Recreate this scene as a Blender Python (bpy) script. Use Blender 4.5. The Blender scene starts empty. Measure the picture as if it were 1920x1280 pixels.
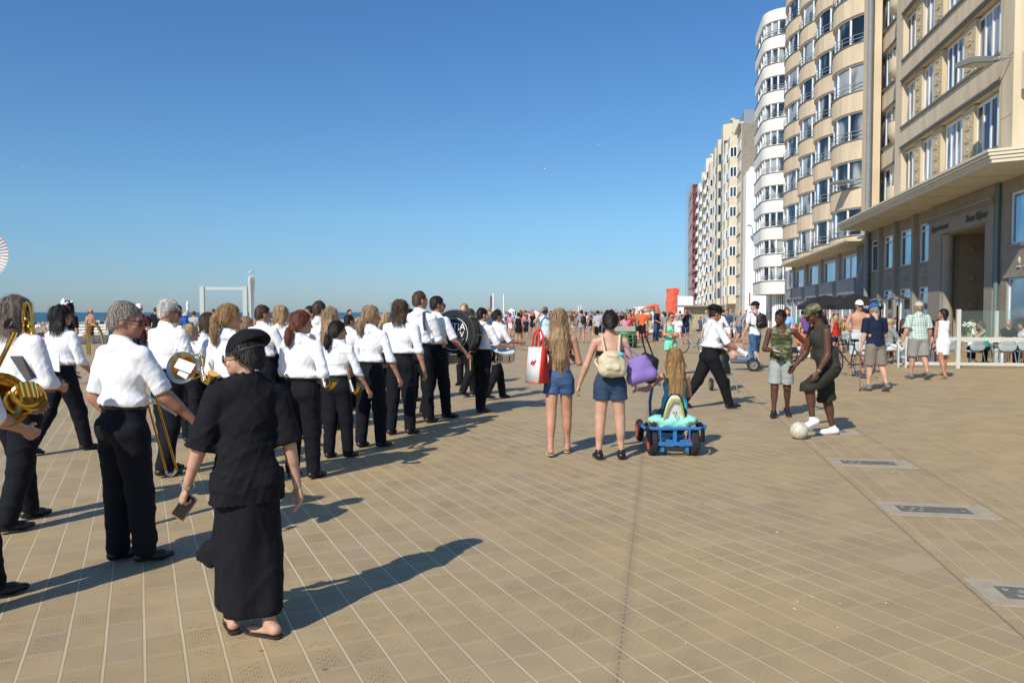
import bpy, math, random
import numpy as np
from math import sin, cos, tan, atan, atan2, radians as R, degrees, pi, sqrt
S = bpy.context.scene
rnd = random.Random(7)

# ------------------------------------------------------------------ camera
# World frame: +Y runs along the promenade, +X towards the apartment blocks, Z up.
EYE = 1.62; FPX = 1460.0; YAW = R(10.67); PITCH = math.atan(55/FPX)
cam = bpy.data.objects.new('camera', bpy.data.cameras.new('camera')); S.collection.objects.link(cam)
cam.location = (0, 0, EYE); cam.rotation_euler = (pi/2 - PITCH, 0, YAW)
cam.data.sensor_width = 36; cam.data.lens = FPX/1920*36
cam.data.clip_start = .05; cam.data.clip_end = 20000
S.camera = cam

# ------------------------------------------------------------------ light
SKY_LOW = (.43, .585, .90, 1); SKY_MID = (.53, .79, 1.0, 1); SKY_TOP = (.45, .82, 1.17, 1)
SUN_EL = R(39); SUN_AZ = R(22.5)          # shadows run 22.5 deg right of +Y
S.world = bpy.data.worlds.new('World'); S.world.use_nodes = True
wt = S.world.node_tree; wt.nodes.clear()
sky = wt.nodes.new('ShaderNodeTexSky'); sky.sky_type = 'NISHITA'; sky.sun_disc = False
sky.sun_elevation = SUN_EL; sky.sun_rotation = SUN_AZ + pi
sky.air_density = 1.0; sky.dust_density = .25; sky.ozone_density = 2.2; sky.altitude = 0
bg = wt.nodes.new('ShaderNodeBackground'); bg.inputs[1].default_value = .105
wo = wt.nodes.new('ShaderNodeOutputWorld')
# sea air: the low sky over the water is bluer than the dust model gives
tcw = wt.nodes.new('ShaderNodeTexCoord'); spw = wt.nodes.new('ShaderNodeSeparateXYZ'); rmp = wt.nodes.new('ShaderNodeValToRGB'); mlt = wt.nodes.new('ShaderNodeMix'); mlt.data_type = 'RGBA'; mlt.blend_type = 'MULTIPLY'; mlt.inputs[0].default_value = 1
e_ = rmp.color_ramp.elements; e_[0].position = 0; e_[0].color = SKY_LOW; e_[1].position = .5; e_[1].color = SKY_TOP; q_ = e_.new(.12); q_.color = SKY_MID
wt.links.new(tcw.outputs['Generated'], spw.inputs[0]); wt.links.new(spw.outputs[2], rmp.inputs[0]); wt.links.new(sky.outputs[0], mlt.inputs[6]); wt.links.new(rmp.outputs[0], mlt.inputs[7])
wt.links.new(mlt.outputs[2], bg.inputs[0]); wt.links.new(bg.outputs[0], wo.inputs[0])
sl = bpy.data.lights.new('sun', 'SUN'); sl.energy = 4.3; sl.angle = R(.53); sl.color = (1, .93, .82)
sun = bpy.data.objects.new('sun', sl); S.collection.objects.link(sun)
sun.location = (-30, -60, 60)
# lamp shines along its local -Z
from mathutils import Vector, Matrix
sd = Vector((sin(SUN_AZ)*cos(SUN_EL), cos(SUN_AZ)*cos(SUN_EL), -sin(SUN_EL)))
sun.rotation_euler = sd.to_track_quat('-Z', 'Y').to_euler()
S.view_settings.view_transform = 'Standard'; S.view_settings.look = 'None'
S.view_settings.exposure = .12; S.view_settings.gamma = 1
S.cycles.max_bounces = 6; S.cycles.diffuse_bounces = 3; S.cycles.transparent_max_bounces = 12
S.cycles.use_denoising = True

# pixel of the 1920x1280 photograph -> point on the horizontal plane z
def ray(px, py):
    v = Vector(((px-960)/FPX, (640-py)/FPX, -1))
    v.rotate(cam.rotation_euler); return v
def G(px, py, z=0.0):
    v = ray(px, py); t = (z-EYE)/v.z
    return Vector((v.x*t, v.y*t, z))
def PD(px, py, dist):                     # point at camera depth dist
    v = ray(px, py); v *= dist; return Vector((v.x, v.y, v.z+EYE))
def topz(px, fy, ty):                     # height of a thing standing at (px,fy) whose top shows at ty
    g = G(px, fy); v = ray(px, ty); hd = sqrt(g.x**2+g.y**2); return EYE + v.z*hd/sqrt(v.x**2+v.y**2)
def yx(px, X):                            # distance along the street where column px meets the plane x=X
    v = ray(px, 585); return X/v.x*v.y
def zx(px, py, X):
    v = ray(px, py); return EYE + v.z*X/v.x
# ------------------------------------------------------------------ materials
MATS = {}
def mat(name, col, rough=.7, metal=0., bump=0., bscale=20., var=0., vscale=6., spec=.5, sss=0., tr=0., stretch=None):
    if name in MATS: return MATS[name]
    m = bpy.data.materials.new(name); m.use_nodes = True; nt = m.node_tree
    b = nt.nodes['Principled BSDF']; L = nt.links.new
    c = tuple(col)+(1,)
    b.inputs['Base Color'].default_value = c; b.inputs['Roughness'].default_value = rough
    b.inputs['Metallic'].default_value = metal; b.inputs['Specular IOR Level'].default_value = spec
    if tr: b.inputs['Transmission Weight'].default_value = tr
    if sss:
        b.inputs['Subsurface Weight'].default_value = sss; b.inputs['Subsurface Radius'].default_value = (.01, .004, .002)
        b.inputs['Subsurface Scale'].default_value = 1.0
    if var or bump:
        tc = nt.nodes.new('ShaderNodeTexCoord'); src = tc.outputs['Object']
        if stretch:
            mp = nt.nodes.new('ShaderNodeMapping'); mp.inputs['Scale'].default_value = stretch
            L(src, mp.inputs[0]); src = mp.outputs[0]
    if var:
        n = nt.nodes.new('ShaderNodeTexNoise'); n.inputs['Scale'].default_value = vscale; n.inputs['Detail'].default_value = 5
        L(src, n.inputs[0])
        mx = nt.nodes.new('ShaderNodeMix'); mx.data_type = 'RGBA'
        mx.inputs[6].default_value = tuple(x*(1-var) for x in col)+(1,)
        mx.inputs[7].default_value = tuple(min(1, x*(1+var)) for x in col)+(1,)
        rp = nt.nodes.new('ShaderNodeMapRange'); rp.inputs[1].default_value = .3; rp.inputs[2].default_value = .7
        L(n.outputs[0], rp.inputs[0]); L(rp.outputs[0], mx.inputs[0]); L(mx.outputs[2], b.inputs['Base Color'])
    if bump:
        n2 = nt.nodes.new('ShaderNodeTexNoise'); n2.inputs['Scale'].default_value = bscale; n2.inputs['Detail'].default_value = 4
        L(src, n2.inputs[0]); bp = nt.nodes.new('ShaderNodeBump'); bp.inputs['Strength'].default_value = 1
        bp.inputs['Distance'].default_value = bump; L(n2.outputs[0], bp.inputs['Height']); L(bp.outputs[0], b.inputs['Normal'])
    MATS[name] = m; return m
def lin(r, g, b):                          # sRGB 0-255 -> linear
    f = lambda c: (c/255/12.92) if c < 10 else ((c/255+.055)/1.055)**2.4
    return (f(r), f(g), f(b))
def cloth(name, col, bump=.009): return mat('cloth_'+name, col, .85, bump=bump, bscale=15, var=.05, vscale=9, spec=.2, stretch=(1, 1, .45))
WHITE = cloth('white', (.83, .84, .86))
BLACK = cloth('black', (.009, .009, .012)); NAVYB = cloth('dark_navy', (.008, .009, .0135))
SKIN = [mat('skin_%d' % i, c, .5, var=.08, vscale=14, sss=.0, spec=.35) for i, c in enumerate([(.50, .26, .17), (.42, .20, .125), (.56, .32, .22), (.33, .155, .09)])]
SKIND = mat('skin_dark', (.105, .046, .026), .48, var=.12, vscale=10, spec=.35)
def hairmat(name, col, stripe=True):
    m = mat('hair_'+name, col, .55, var=.45, vscale=38, bump=.004, bscale=90, spec=.4, stretch=(1, 1, .12)); return m
HAIR = {'brown': (.085, .048, .026), 'dark': (.016, .011, .009), 'black': (.006, .005, .005), 'auburn': (.15, .045, .018), 'blond': (.48, .33, .16),
        'darkblond': (.34, .225, .115), 'grey': (.26, .225, .19), 'white': (.66, .62, .56), 'greybrown': (.17, .13, .10), 'honey': (.33, .19, .08)}
HAIR = {k: hairmat(k, v) for k, v in HAIR.items()}
BRASS = mat('brass', (.72, .44, .10), .22, 1., bump=.001, bscale=30); SILVER = mat('silver', (.75, .75, .73), .2, 1.)
CHROME = mat('chrome', (.8, .8, .8), .12, 1.)
RUBBER = mat('rubber', (.018, .018, .018), .8, bump=.003, bscale=60)
PAPER = mat('paper', (.8, .8, .82), .7)

# ------------------------------------------------------------------ object helpers
def tag(o, label=None, cat=None, group=None, kind=None):
    if label: o['label'] = label
    if cat: o['category'] = cat
    if group: o['group'] = group
    if kind: o['kind'] = kind
    return o
def thing(name, loc=(0, 0, 0), rz=0., label=None, cat=None, group=None):
    o = bpy.data.objects.new(name, None); S.collection.objects.link(o)
    o.location = loc; o.rotation_euler = (0, 0, rz); o.empty_display_size = .2
    return tag(o, label, cat, group)
def mesh_np(name, V, F, m=None, smooth=True):
    me = bpy.data.meshes.new(name); V = np.asarray(V, dtype=np.float32); F = np.asarray(F, dtype=np.int32)
    me.vertices.add(len(V)); me.vertices.foreach_set('co', V.ravel())
    me.loops.add(F.size); me.loops.foreach_set('vertex_index', F.ravel())
    me.polygons.add(len(F)); k = F.shape[1]
    me.polygons.foreach_set('loop_start', np.arange(0, F.size, k, dtype=np.int32))
    me.update(calc_edges=True)
    if smooth: me.polygons.foreach_set('use_smooth', np.ones(len(F), dtype=bool))
    if m: me.materials.append(m)
    return me
def link(name, me, parent=None):
    o = bpy.data.objects.new(name, me); S.collection.objects.link(o)
    if parent: o.parent = parent
    return o
class MB:
    """collects simple solids, builds ONE mesh object"""
    def __init__(s, off=(0, 0, 0)): s.v = []; s.f = []; s.off = off
    def add(s, V, F):
        n = len(s.v); s.v += [tuple(v) for v in V]; s.f += [tuple(i+n for i in f) for f in F]; return s
    def box(s, x0, x1, y0, y1, z0, z1):
        V = [(x, y, z) for z in (z0, z1) for y in (y0, y1) for x in (x0, x1)]
        return s.add(V, [(0, 2, 3, 1), (4, 5, 7, 6), (0, 1, 5, 4), (2, 6, 7, 3), (0, 4, 6, 2), (1, 3, 7, 5)])
    def obox(s, c, size, rz=0., rx=0., ry=0.):
        M = Matrix.Rotation(rz, 3, 'Z') @ Matrix.Rotation(ry, 3, 'Y') @ Matrix.Rotation(rx, 3, 'X'); c = Vector(c)
        h = [d/2 for d in size]
        V = [c + M @ Vector((x*h[0], y*h[1], z*h[2])) for z in (-1, 1) for y in (-1, 1) for x in (-1, 1)]
        return s.add(V, [(0, 2, 3, 1), (4, 5, 7, 6), (0, 1, 5, 4), (2, 6, 7, 3), (0, 4, 6, 2), (1, 3, 7, 5)])
    def prism(s, poly, z0, z1):           # poly counter-clockwise in plan
        n = len(poly); V = [(x, y, z0) for x, y in poly] + [(x, y, z1) for x, y in poly]
        F = [tuple(range(n-1, -1, -1)), tuple(range(n, 2*n))] + [(i, (i+1) % n, (i+1) % n+n, i+n) for i in range(n)]
        return s.add(V, F)
    def tube(s, pts, r, n=8, closed=False):
        P = [Vector(p) for p in pts]; m = len(P); rr = r if isinstance(r, (list, tuple)) else [r]*m
        V = []; F = []; up = None
        for i, p in enumerate(P):
            if closed: t = P[(i+1) % m]-P[i-1]
            else: t = P[min(i+1, m-1)]-P[max(i-1, 0)]
            t.normalize()
            if up is None: up = t.orthogonal().normalized()
            else:
                up = up - t*up.dot(t)
                up = up.normalized() if up.length > 1e-6 else t.orthogonal().normalized()
            w = t.cross(up)
            for k in range(n):
                a = 2*pi*k/n; V.append(p + (up*cos(a)+w*sin(a))*rr[i])
        for i in range(m if closed else m-1):
            a = i*n; b = ((i+1) % m)*n
            for k in range(n): F.append((a+k, a+(k+1) % n, b+(k+1) % n, b+k))
        if not closed: F.append(tuple(range(n-1, -1, -1))); F.append(tuple(range((m-1)*n, m*n)))
        return s.add(V, F)
    def lathe(s, prof, c=(0, 0, 0), axis=(0, 0, 1), n=20, cap=True):   # prof: (r, h)
        q = Vector(axis).normalized().to_track_quat('Z', 'Y'); c = Vector(c); V = []; F = []
        for r, h in prof:
            for k in range(n):
                a = 2*pi*k/n; V.append(c + q @ Vector((max(r, 1e-4)*cos(a), max(r, 1e-4)*sin(a), h)))
        for i in range(len(prof)-1):
            for k in range(n): F.append((i*n+k, i*n+(k+1) % n, (i+1)*n+(k+1) % n, (i+1)*n+k))
        if cap: F.append(tuple(range(n-1, -1, -1))); F.append(tuple(range((len(prof)-1)*n, len(prof)*n)))
        return s.add(V, F)
    def ball(s, c, r, n=12, sc=(1, 1, 1)):
        V = []; F = []; m = n//2
        for i in range(1, m):
            th = pi*i/m
            for k in range(n): a = 2*pi*k/n; V.append((c[0]+r*sc[0]*sin(th)*cos(a), c[1]+r*sc[1]*sin(th)*sin(a), c[2]+r*sc[2]*cos(th)))
        V.append((c[0], c[1], c[2]+r*sc[2])); V.append((c[0], c[1], c[2]-r*sc[2])); T = len(V)-2
        for i in range(m-2):
            for k in range(n): F.append((i*n+k, (i+1)*n+k, (i+1)*n+(k+1) % n, i*n+(k+1) % n))
        for k in range(n): F.append((T, k, (k+1) % n)); F.append((T+1, (m-2)*n+(k+1) % n, (m-2)*n+k))
        return s.add(V, F)
    def build(s, name, m, parent=None, smooth=False, world=True, bevel=0):
        me = bpy.data.meshes.new(name); o = parent.location if (parent and world) else Vector((0, 0, 0))
        me.from_pydata([(v[0]-o[0], v[1]-o[1], v[2]-o[2]) for v in s.v], [], s.f)
        if m: me.materials.append(m)
        if smooth: me.polygons.foreach_set('use_smooth', [True]*len(me.polygons))
        me.update(); ob = link(name, me, parent)
        if smooth:
            try: me.set_sharp_from_angle(angle=R(40))
            except Exception: pass
        if bevel:
            b = ob.modifiers.new('bevel', 'BEVEL'); b.width = bevel; b.segments = 2; b.limit_method = 'ANGLE'
        return ob
def text_obj(name, txt, size, m, parent=None, M=None, ext=.004, align='CENTER'):
    cu = bpy.data.curves.new(name, 'FONT'); cu.body = txt; cu.size = size; cu.extrude = ext; cu.align_x = align; cu.align_y = 'CENTER'
    t = bpy.data.objects.new(name, cu); S.collection.objects.link(t)
    dg = bpy.context.evaluated_depsgraph_get(); me = bpy.data.meshes.new_from_object(t.evaluated_get(dg))
    bpy.data.objects.remove(t); me.materials.clear(); me.materials.append(m)
    if M is not None: me.transform(M)
    return link(name, me, parent)
def copy_tree(o, parent=None):
    c = o.copy(); S.collection.objects.link(c); c.parent = parent
    for ch in o.children: copy_tree(ch, c)
    return c

# ------------------------------------------------------------------ signed-distance volumes -> one smooth skin
def un0(v): v = np.array(v, float); return v/max(np.linalg.norm(v), 1e-9)
class Vol:
    def __init__(s, lo, hi, v):
        s.lo = np.array(lo, float)-2*v; s.v = v; s.n = np.ceil((np.array(hi, float)+2*v-s.lo)/v).astype(int)+1
        s.F = np.full(s.n, 1.0, np.float32)
        s.ax = [s.lo[i]+np.arange(s.n[i])*v for i in range(3)]
    def sub(s, lo, hi):
        a = np.clip(np.floor((np.array(lo)-s.lo)/s.v).astype(int), 0, s.n); b = np.clip(np.ceil((np.array(hi)-s.lo)/s.v).astype(int)+1, 0, s.n)
        sl = tuple(slice(a[i], b[i]) for i in range(3))
        if min(b-a) <= 0: return None, None
        return sl, np.meshgrid(*[s.ax[i][sl[i]] for i in range(3)], indexing='ij')
    def comb(s, sl, d, k, op='u'):
        f = s.F[sl]
        if op == 'u':
            h = np.clip(.5+.5*(f-d)/k, 0, 1); s.F[sl] = f*(1-h)+d*h-k*h*(1-h)
        elif op == 's': s.F[sl] = np.maximum(f, -d)
        else: s.F[sl] = np.maximum(f, d)
    def cap(s, a, b, ra, rb, k=.01, op='u', flat=None):
        a = np.array(a, float); b = np.array(b, float); m = max(ra, rb)+k*2+.02
        sl, g = s.sub(np.minimum(a, b)-m, np.maximum(a, b)+m)
        if sl is None: return s
        X = [g[i]-a[i] for i in range(3)]; ab = b-a
        sc = 1.
        if flat is not None:                # flat = (unit normal, factor)
            nrm, fac = np.array(flat[0], float), flat[1]
            dn = X[0]*nrm[0]+X[1]*nrm[1]+X[2]*nrm[2]; X = [X[i]+(1/fac-1)*dn*nrm[i] for i in range(3)]; ab = ab+(1/fac-1)*ab.dot(nrm)*nrm; sc = .5+.5*fac
        t = np.clip((X[0]*ab[0]+X[1]*ab[1]+X[2]*ab[2])/max(ab.dot(ab), 1e-9), 0, 1)
        d = np.sqrt(sum((X[i]-t*ab[i])**2 for i in range(3)))-(ra+(rb-ra)*t)
        s.comb(sl, d*sc, k, op); return s
    def ell(s, c, r, Rm=None, k=.01, op='u'):
        c = np.array(c, float); m = max(r)+k*2+.02
        sl, g = s.sub(c-m, c+m)
        if sl is None: return s
        X = [g[i]-c[i] for i in range(3)]
        if Rm is not None: X = [Rm[0][i]*X[0]+Rm[1][i]*X[1]+Rm[2][i]*X[2] for i in range(3)]   # R^T x
        q = np.sqrt(sum((X[i]/r[i])**2 for i in range(3))); q2 = np.sqrt(sum((X[i]/r[i]**2)**2 for i in range(3)))
        d = q*(q-1)/np.maximum(q2, 1e-6); s.comb(sl, d, k, op); return s
    def plane(s, p, n):                    # keep the side the normal points away from
        n = np.array(n, float); n /= np.linalg.norm(n); g = np.meshgrid(*s.ax, indexing='ij', sparse=True)
        d = (g[0]-p[0])*n[0]+(g[1]-p[1])*n[1]+(g[2]-p[2])*n[2]; s.F = np.maximum(s.F, d).astype(np.float32); return s
    def noise(s, amp, freq, seed=0, st=(1, 1, 1)):
        r = np.random.RandomState(seed); g = np.meshgrid(*s.ax, indexing='ij', sparse=True); t = 0
        w = .35*np.sin(g[2]*9+r.rand()*6)+.25*np.sin(g[0]*13+g[1]*7)
        for i in range(5):
            k = r.randn(3)*freq*np.array(st); t = t+np.sin(k[0]*g[0]+k[1]*g[1]+k[2]*g[2]+r.rand()*6.3+w*2.2)/5
        s.F = (s.F+amp*(1.6*t-np.abs(t))).astype(np.float32); return s
    def crease(s, amp, freq, seed=0, st=(1, 1, 1), n=3):
        r = np.random.RandomState(seed+77); g = np.meshgrid(*s.ax, indexing='ij', sparse=True); t = 0
        w = np.sin(g[2]*11+r.rand()*6)*.5+np.sin(g[0]*15+g[1]*9+r.rand()*6)*.4
        for i in range(n):
            k = r.randn(3)*np.array(st); k = k/np.linalg.norm(k)*freq*(.7+.6*r.rand()); q = 1-np.abs(np.sin(k[0]*g[0]+k[1]*g[1]+k[2]*g[2]+r.rand()*6.3+w))
            m = .5+.5*np.sin(g[2]*(7+5*r.rand())+g[0]*9*r.randn()+r.rand()*6); t = t+q**3*m
        s.F = (s.F-amp*t+amp*.4).astype(np.float32); return s
    def cutend(s, p, d, R_, L):
        p = np.array(p, float); d = un0(d); sl, g = s.sub(p-L-R_, p+L+R_)
        if sl is None: return s
        X = [g[i]-p[i] for i in range(3)]; a = X[0]*d[0]+X[1]*d[1]+X[2]*d[2]; rad = np.sqrt(np.maximum(sum(x*x for x in X)-a*a, 0))
        dc = np.maximum(np.maximum(-a, rad-R_), a-L); s.F[sl] = np.maximum(s.F[sl], -dc); return s
    def mesh(s):
        F = s.F; n = s.n; ins = F < 0
        if not ins.any(): return np.zeros((0, 3)), np.zeros((0, 4), int)
        c = [ins[i:n[0]-1+i, j:n[1]-1+j, k:n[2]-1+k] for i in (0, 1) for j in (0, 1) for k in (0, 1)]
        cnt = sum(x.astype(np.int8) for x in c); act = (cnt > 0) & (cnt < 8); I = np.argwhere(act)
        idx = -np.ones(act.shape, np.int64); idx[act] = np.arange(len(I))
        P = np.zeros((len(I), 3)); W = np.zeros(len(I))
        cor = [(i, j, k) for i in (0, 1) for j in (0, 1) for k in (0, 1)]
        val = {q: F[I[:, 0]+q[0], I[:, 1]+q[1], I[:, 2]+q[2]] for q in cor}
        for a in cor:
            for ax in range(3):
                if a[ax] == 0:
                    b = list(a); b[ax] = 1; b = tuple(b); fa, fb = val[a], val[b]; m = (fa < 0) != (fb < 0)
                    t = np.where(m, fa/np.where(m, fa-fb, 1), 0)
                    p = np.array(a, float)[None, :].repeat(len(I), 0); p[:, ax] += t; P += p*m[:, None]; W += m
        V = (I+P/np.maximum(W, 1)[:, None])*s.v+s.lo; Q = []
        for ax in range(3):
            u, w = [(1, 2), (2, 0), (0, 1)][ax]
            A = [slice(None)]*3; B = [slice(None)]*3; A[ax] = slice(0, -1); B[ax] = slice(1, None)
            ch = ins[tuple(A)] != ins[tuple(B)]; e = np.argwhere(ch)
            e = e[(e[:, u] > 0) & (e[:, w] > 0) & (e[:, u] < n[u]-1) & (e[:, w] < n[w]-1)]
            d = [(0, 0), (-1, 0), (-1, -1), (0, -1)]; q = []
            for du, dw in d:
                f = e.copy(); f[:, u] += du; f[:, w] += dw; q.append(idx[f[:, 0], f[:, 1], f[:, 2]])
            q = np.stack(q, 1); fl = ~ins[e[:, 0], e[:, 1], e[:, 2]]
            q[fl] = q[fl][:, ::-1]; Q.append(q)
        Q = np.concatenate(Q); Q = Q[(Q >= 0).all(1)]
        return V, Q
def join(*L):
    V = []; F = []; n = 0
    for v, f in L: V.append(v); F.append(f+n); n += len(v)
    return np.concatenate(V), np.concatenate(F)
# ------------------------------------------------------------------ people
def rot(ax, a): return np.array(Matrix.Rotation(a, 3, ax))
def un(v): v = np.array(v, float); return v/max(np.linalg.norm(v), 1e-9)
class Fig:
    """joint positions (metres, local: +Y is where the person faces) for a pose"""
    def __init__(s, H, p, fem=False, w=1.):
        s.H = H; s.fem = fem; s.w = w; s.p = p; g = p.get
        s.P = np.array((0, 0, .525))*H
        s.U = rot('X', -R(g('lean', 2))) @ rot('Y', R(g('side', 0))) @ rot('Z', R(g('twist', 0)))
        s.hpv = s.up((0, -.010, .862)); s.Hd = s.U @ rot('Z', -R(g('hy', 0))) @ rot('X', -R(g('hp', 0)))
        sw = (.096 if fem else .106)*(1+.35*(w-1)); s.sw = sw; s.leg = []; s.arm = []; s.foot = []
        for sd, lk, ak, fk in ((-1, 'L', 'aL', 'fL'), (1, 'R', 'aR', 'fR')):
            fl, ab, kn = [R(a) for a in g(lk, (2, 2, 4))]
            hip = np.array((sd*.046*(.5+.5*w), 0, .50))*H
            t = un((sd*sin(ab), sin(fl)*cos(ab), -cos(fl)*cos(ab))); knee = hip+t*.228*H
            sh = un((sd*sin(ab)*.6, sin(fl-kn), -cos(fl-kn))); ank = knee+sh*.232*H
            s.leg.append([hip, knee, ank])
            fp, fy = g(fk, (0, 8)); fp = R(fp); fy = R(fy)
            f = np.array((sd*sin(fy)*cos(fp), cos(fy)*cos(fp), -sin(fp))); u = np.array((sd*sin(fy)*sin(fp), cos(fy)*sin(fp), cos(fp)))
            s.foot.append([ank-f*.024*H-u*.022*H, ank+f*.060*H-u*.026*H, ank+f*.098*H-u*.030*H, f, u])
            fl, ab, el, ro = [R(a) for a in g(ak, (2, 8, 15, 15))]
            sh_ = s.up((sd*sw, -.002, .797))
            u0 = un((sd*sin(ab), sin(fl)*cos(ab), -cos(fl)*cos(ab)))
            b0 = un(np.cross((1, 0, 0), u0)); inn = np.array((-sd, 0, 0))-np.dot((-sd, 0, 0), u0)*u0; inn = un(inn)
            b = cos(ro)*b0+sin(ro)*inn; fo = cos(el)*u0+sin(el)*b
            u1 = s.U @ u0; f1 = s.U @ fo
            elb = sh_+u1*.172*H; wr = elb+f1*.148*H
            n = s.U @ np.array((-sd, 0, 0)); 
            if ak+'n' in p: n = np.array(p[ak+'n'], float)
            n = un(n-n.dot(f1)*f1)
            s.arm.append([sh_, elb, wr, f1, n, wr+f1*.055*H])
        lo = min(min(f[0][2]-.0185*H, f[2][2]-.013*H) for f in s.foot)
        s.dz = -lo+g('lift', 0)
        if 'seat' in p: s.dz = p['seat']-(.455*H)
        o = np.array((0, 0, s.dz)); s.P = s.P+o; s.hpv = s.hpv+o
        for L in s.leg: L[:] = [q+o for q in L]
        for L in s.arm: L[0] = L[0]+o; L[1] = L[1]+o; L[2] = L[2]+o; L[5] = L[5]+o
        for L in s.foot: L[0] = L[0]+o; L[1] = L[1]+o; L[2] = L[2]+o
    def up(s, c):
        P0 = np.array((0, 0, .525)); return s.P+s.U @ ((np.array(c, float)-P0)*s.H)
    def hd(s, c): return s.hpv+s.Hd @ ((np.array(c, float)-np.array((0, -.010, .862)))*s.H*(1.0 if 'kid' not in s.p else 1.15))
    def ext(s, m=.14):
        pts = [q for L in s.leg for q in L]+[q for L in s.arm for q in (L[0], L[1], L[2], L[5])]+[q for L in s.foot for q in L[:3]]+[s.P, s.hpv, s.hd((0, 0, 1.0))]
        P = np.array(pts); return P.min(0)-m*s.H*.6, P.max(0)+m*s.H*.6

def torso(V, f, i=0., upper=True, lower=True, belly=0.):
    H = f.H; w = f.w; k = .02*H; U = f.U; fw = f.U @ np.array((0, 1, 0))
    E = lambda c, r, Rm=U: V.ell(f.up(c), [x*H+i for x in r], Rm, k)
    I3 = np.eye(3)
    if lower:
        V.ell(f.P+np.array((0, -.002, .006))*H, [(.086 if f.fem else .080)*w*H+i, .058*w*H+i, .070*H+i], I3, k)
        for sd in (-1, 1): V.ell(f.P+np.array((sd*.036*w, -.017*w, -.016))*H, [.045*w*H+i, .040*w*H+i, .048*H+i], I3, k*1.5)
    E((0, 0, .615), ((.072 if f.fem else .081)*w, .052*w, .095))
    if belly: E((0, .035, .60), (.07*w, .05+belly, .075))
    if upper:
        E((0, .0, .725), ((.083 if f.fem else .094)*(.4+.6*w), .056*(.3+.7*w), .095))
        if f.fem:
            for sd in (-1, 1): E((sd*.038, .048*w, .728), (.036*w, .030*w, .034))
        else: E((0, .028, .755), (.078, .034, .045))
        for sd in (-1, 1): V.cap(f.up((sd*.020, -.008, .806)), f.up((sd*f.sw*.86, -.003, .793)), .034*H+i, .031*H+i, k, flat=(fw, .9))
        for sd in (-1, 1): V.cap(f.up((sd*.062, -.012, .806)), f.up((sd*.012, -.012, .85)), .019*H+i, .023*H+i, k)
def legs(V, f, i=0., to=2., r=(.047, .033, .019), calf=True, k=None):
    H = f.H; w = f.w; k = k or .014*H
    for L, F in zip(f.leg, f.foot):
        a, b, c = L; t1 = min(to, 1); V.cap(a, a+(b-a)*t1, r[0]*w*H+i, (r[0]*w*(1-t1)+r[1]*sqrt(w)*t1)*H+i, k)
        if to > 1:
            t2 = to-1; V.cap(b, b+(c-b)*t2, (r[1]-(.004 if calf else 0))*sqrt(w)*H+i, ((r[1])*sqrt(w)*(1-t2)+r[2]*t2)*H+i, k*1.6)
            if calf:
                bk = un(np.cross(un(c-b), (1, 0, 0))); bk = bk*(1 if bk[1] < 0 else -1)
                V.ell(b+(c-b)*.30+bk*.010*H, (.0255*sqrt(w)*H, .0265*sqrt(w)*H, .065*H), np.stack([un(np.cross(bk, un(c-b))), bk, un(c-b)], 1), .025*H)
def arms(V, f, i=0., to=2., r=(.028, .023, .0145), k=None):
    H = f.H; k = k or .01*H; w = .6+.4*f.w; m = .86 if f.fem else 1.
    for A in f.arm:
        a, b, c = A[:3]; t1 = min(to, 1); V.cap(a, a+(b-a)*t1, r[0]*w*m*H+i, (r[0]*(1-t1)+r[1]*t1)*w*m*H+i, k)
        if to > 1:
            t2 = to-1; V.cap(b, b+(c-b)*t2, r[1]*w*m*H+i, (r[1]*w*m*(1-t2)+r[2]*t2)*H+i, k)
            if to >= 2 and i == 0: V.cap(b+(c-b)*.12, b+(c-b)*.4, .024*w*m*H, .021*w*m*H, k)
def hand(f, A, sd, v, curl=.35, spread=0):
    H = f.H; w, d, n = A[2], A[3], A[4]; lat = np.cross(d, n)*sd
    lo = w-.13*H; hi = w+.13*H; V = Vol(lo, hi, v); k = .004*H
    V.cap(w-d*.03*H, w+d*.004*H, .0158*H, .0138*H, k, flat=(n, .85))
    V.cap(w+d*.006*H, w+d*.042*H, .0165*H, .0205*H, k, flat=(n, .5))
    V.cap(w+d*.020*H-lat*.012*H, w+d*.040*H-lat*.014*H, .0095*H, .009*H, k)
    L = (.045, .050, .046, .036)
    for j, o in enumerate((.0150, .0052, -.0046, -.0142)):
        b = w+d*(.050-.004*abs(j-1))*H+lat*o*H*(1+spread); c = curl*(1+.13*j); l = L[j]
        p = b
        for q, (fr, aa) in enumerate(((.46, .75), (.30, 1.9), (.24, 2.6))):
            a = c*aa; dd = d*cos(a)+n*sin(a)+lat*(o*2.5*spread); e = p+un(dd)*l*fr*H
            V.cap(p, e, (.0056-.0005*q)*H, (.0052-.0006*q)*H, .0018*H); p = e
    b = w+d*.014*H+lat*.013*H+n*.004*H; e = b+un(d*.75+lat*.55+n*.35)*.026*H; t = e+un(d*.9+lat*.1+n*.45)*.024*H
    V.cap(b, e, .0078*H, .0062*H, .004*H); V.cap(e, t, .0062*H, .0046*H, .002*H)
    return V.mesh()
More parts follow.
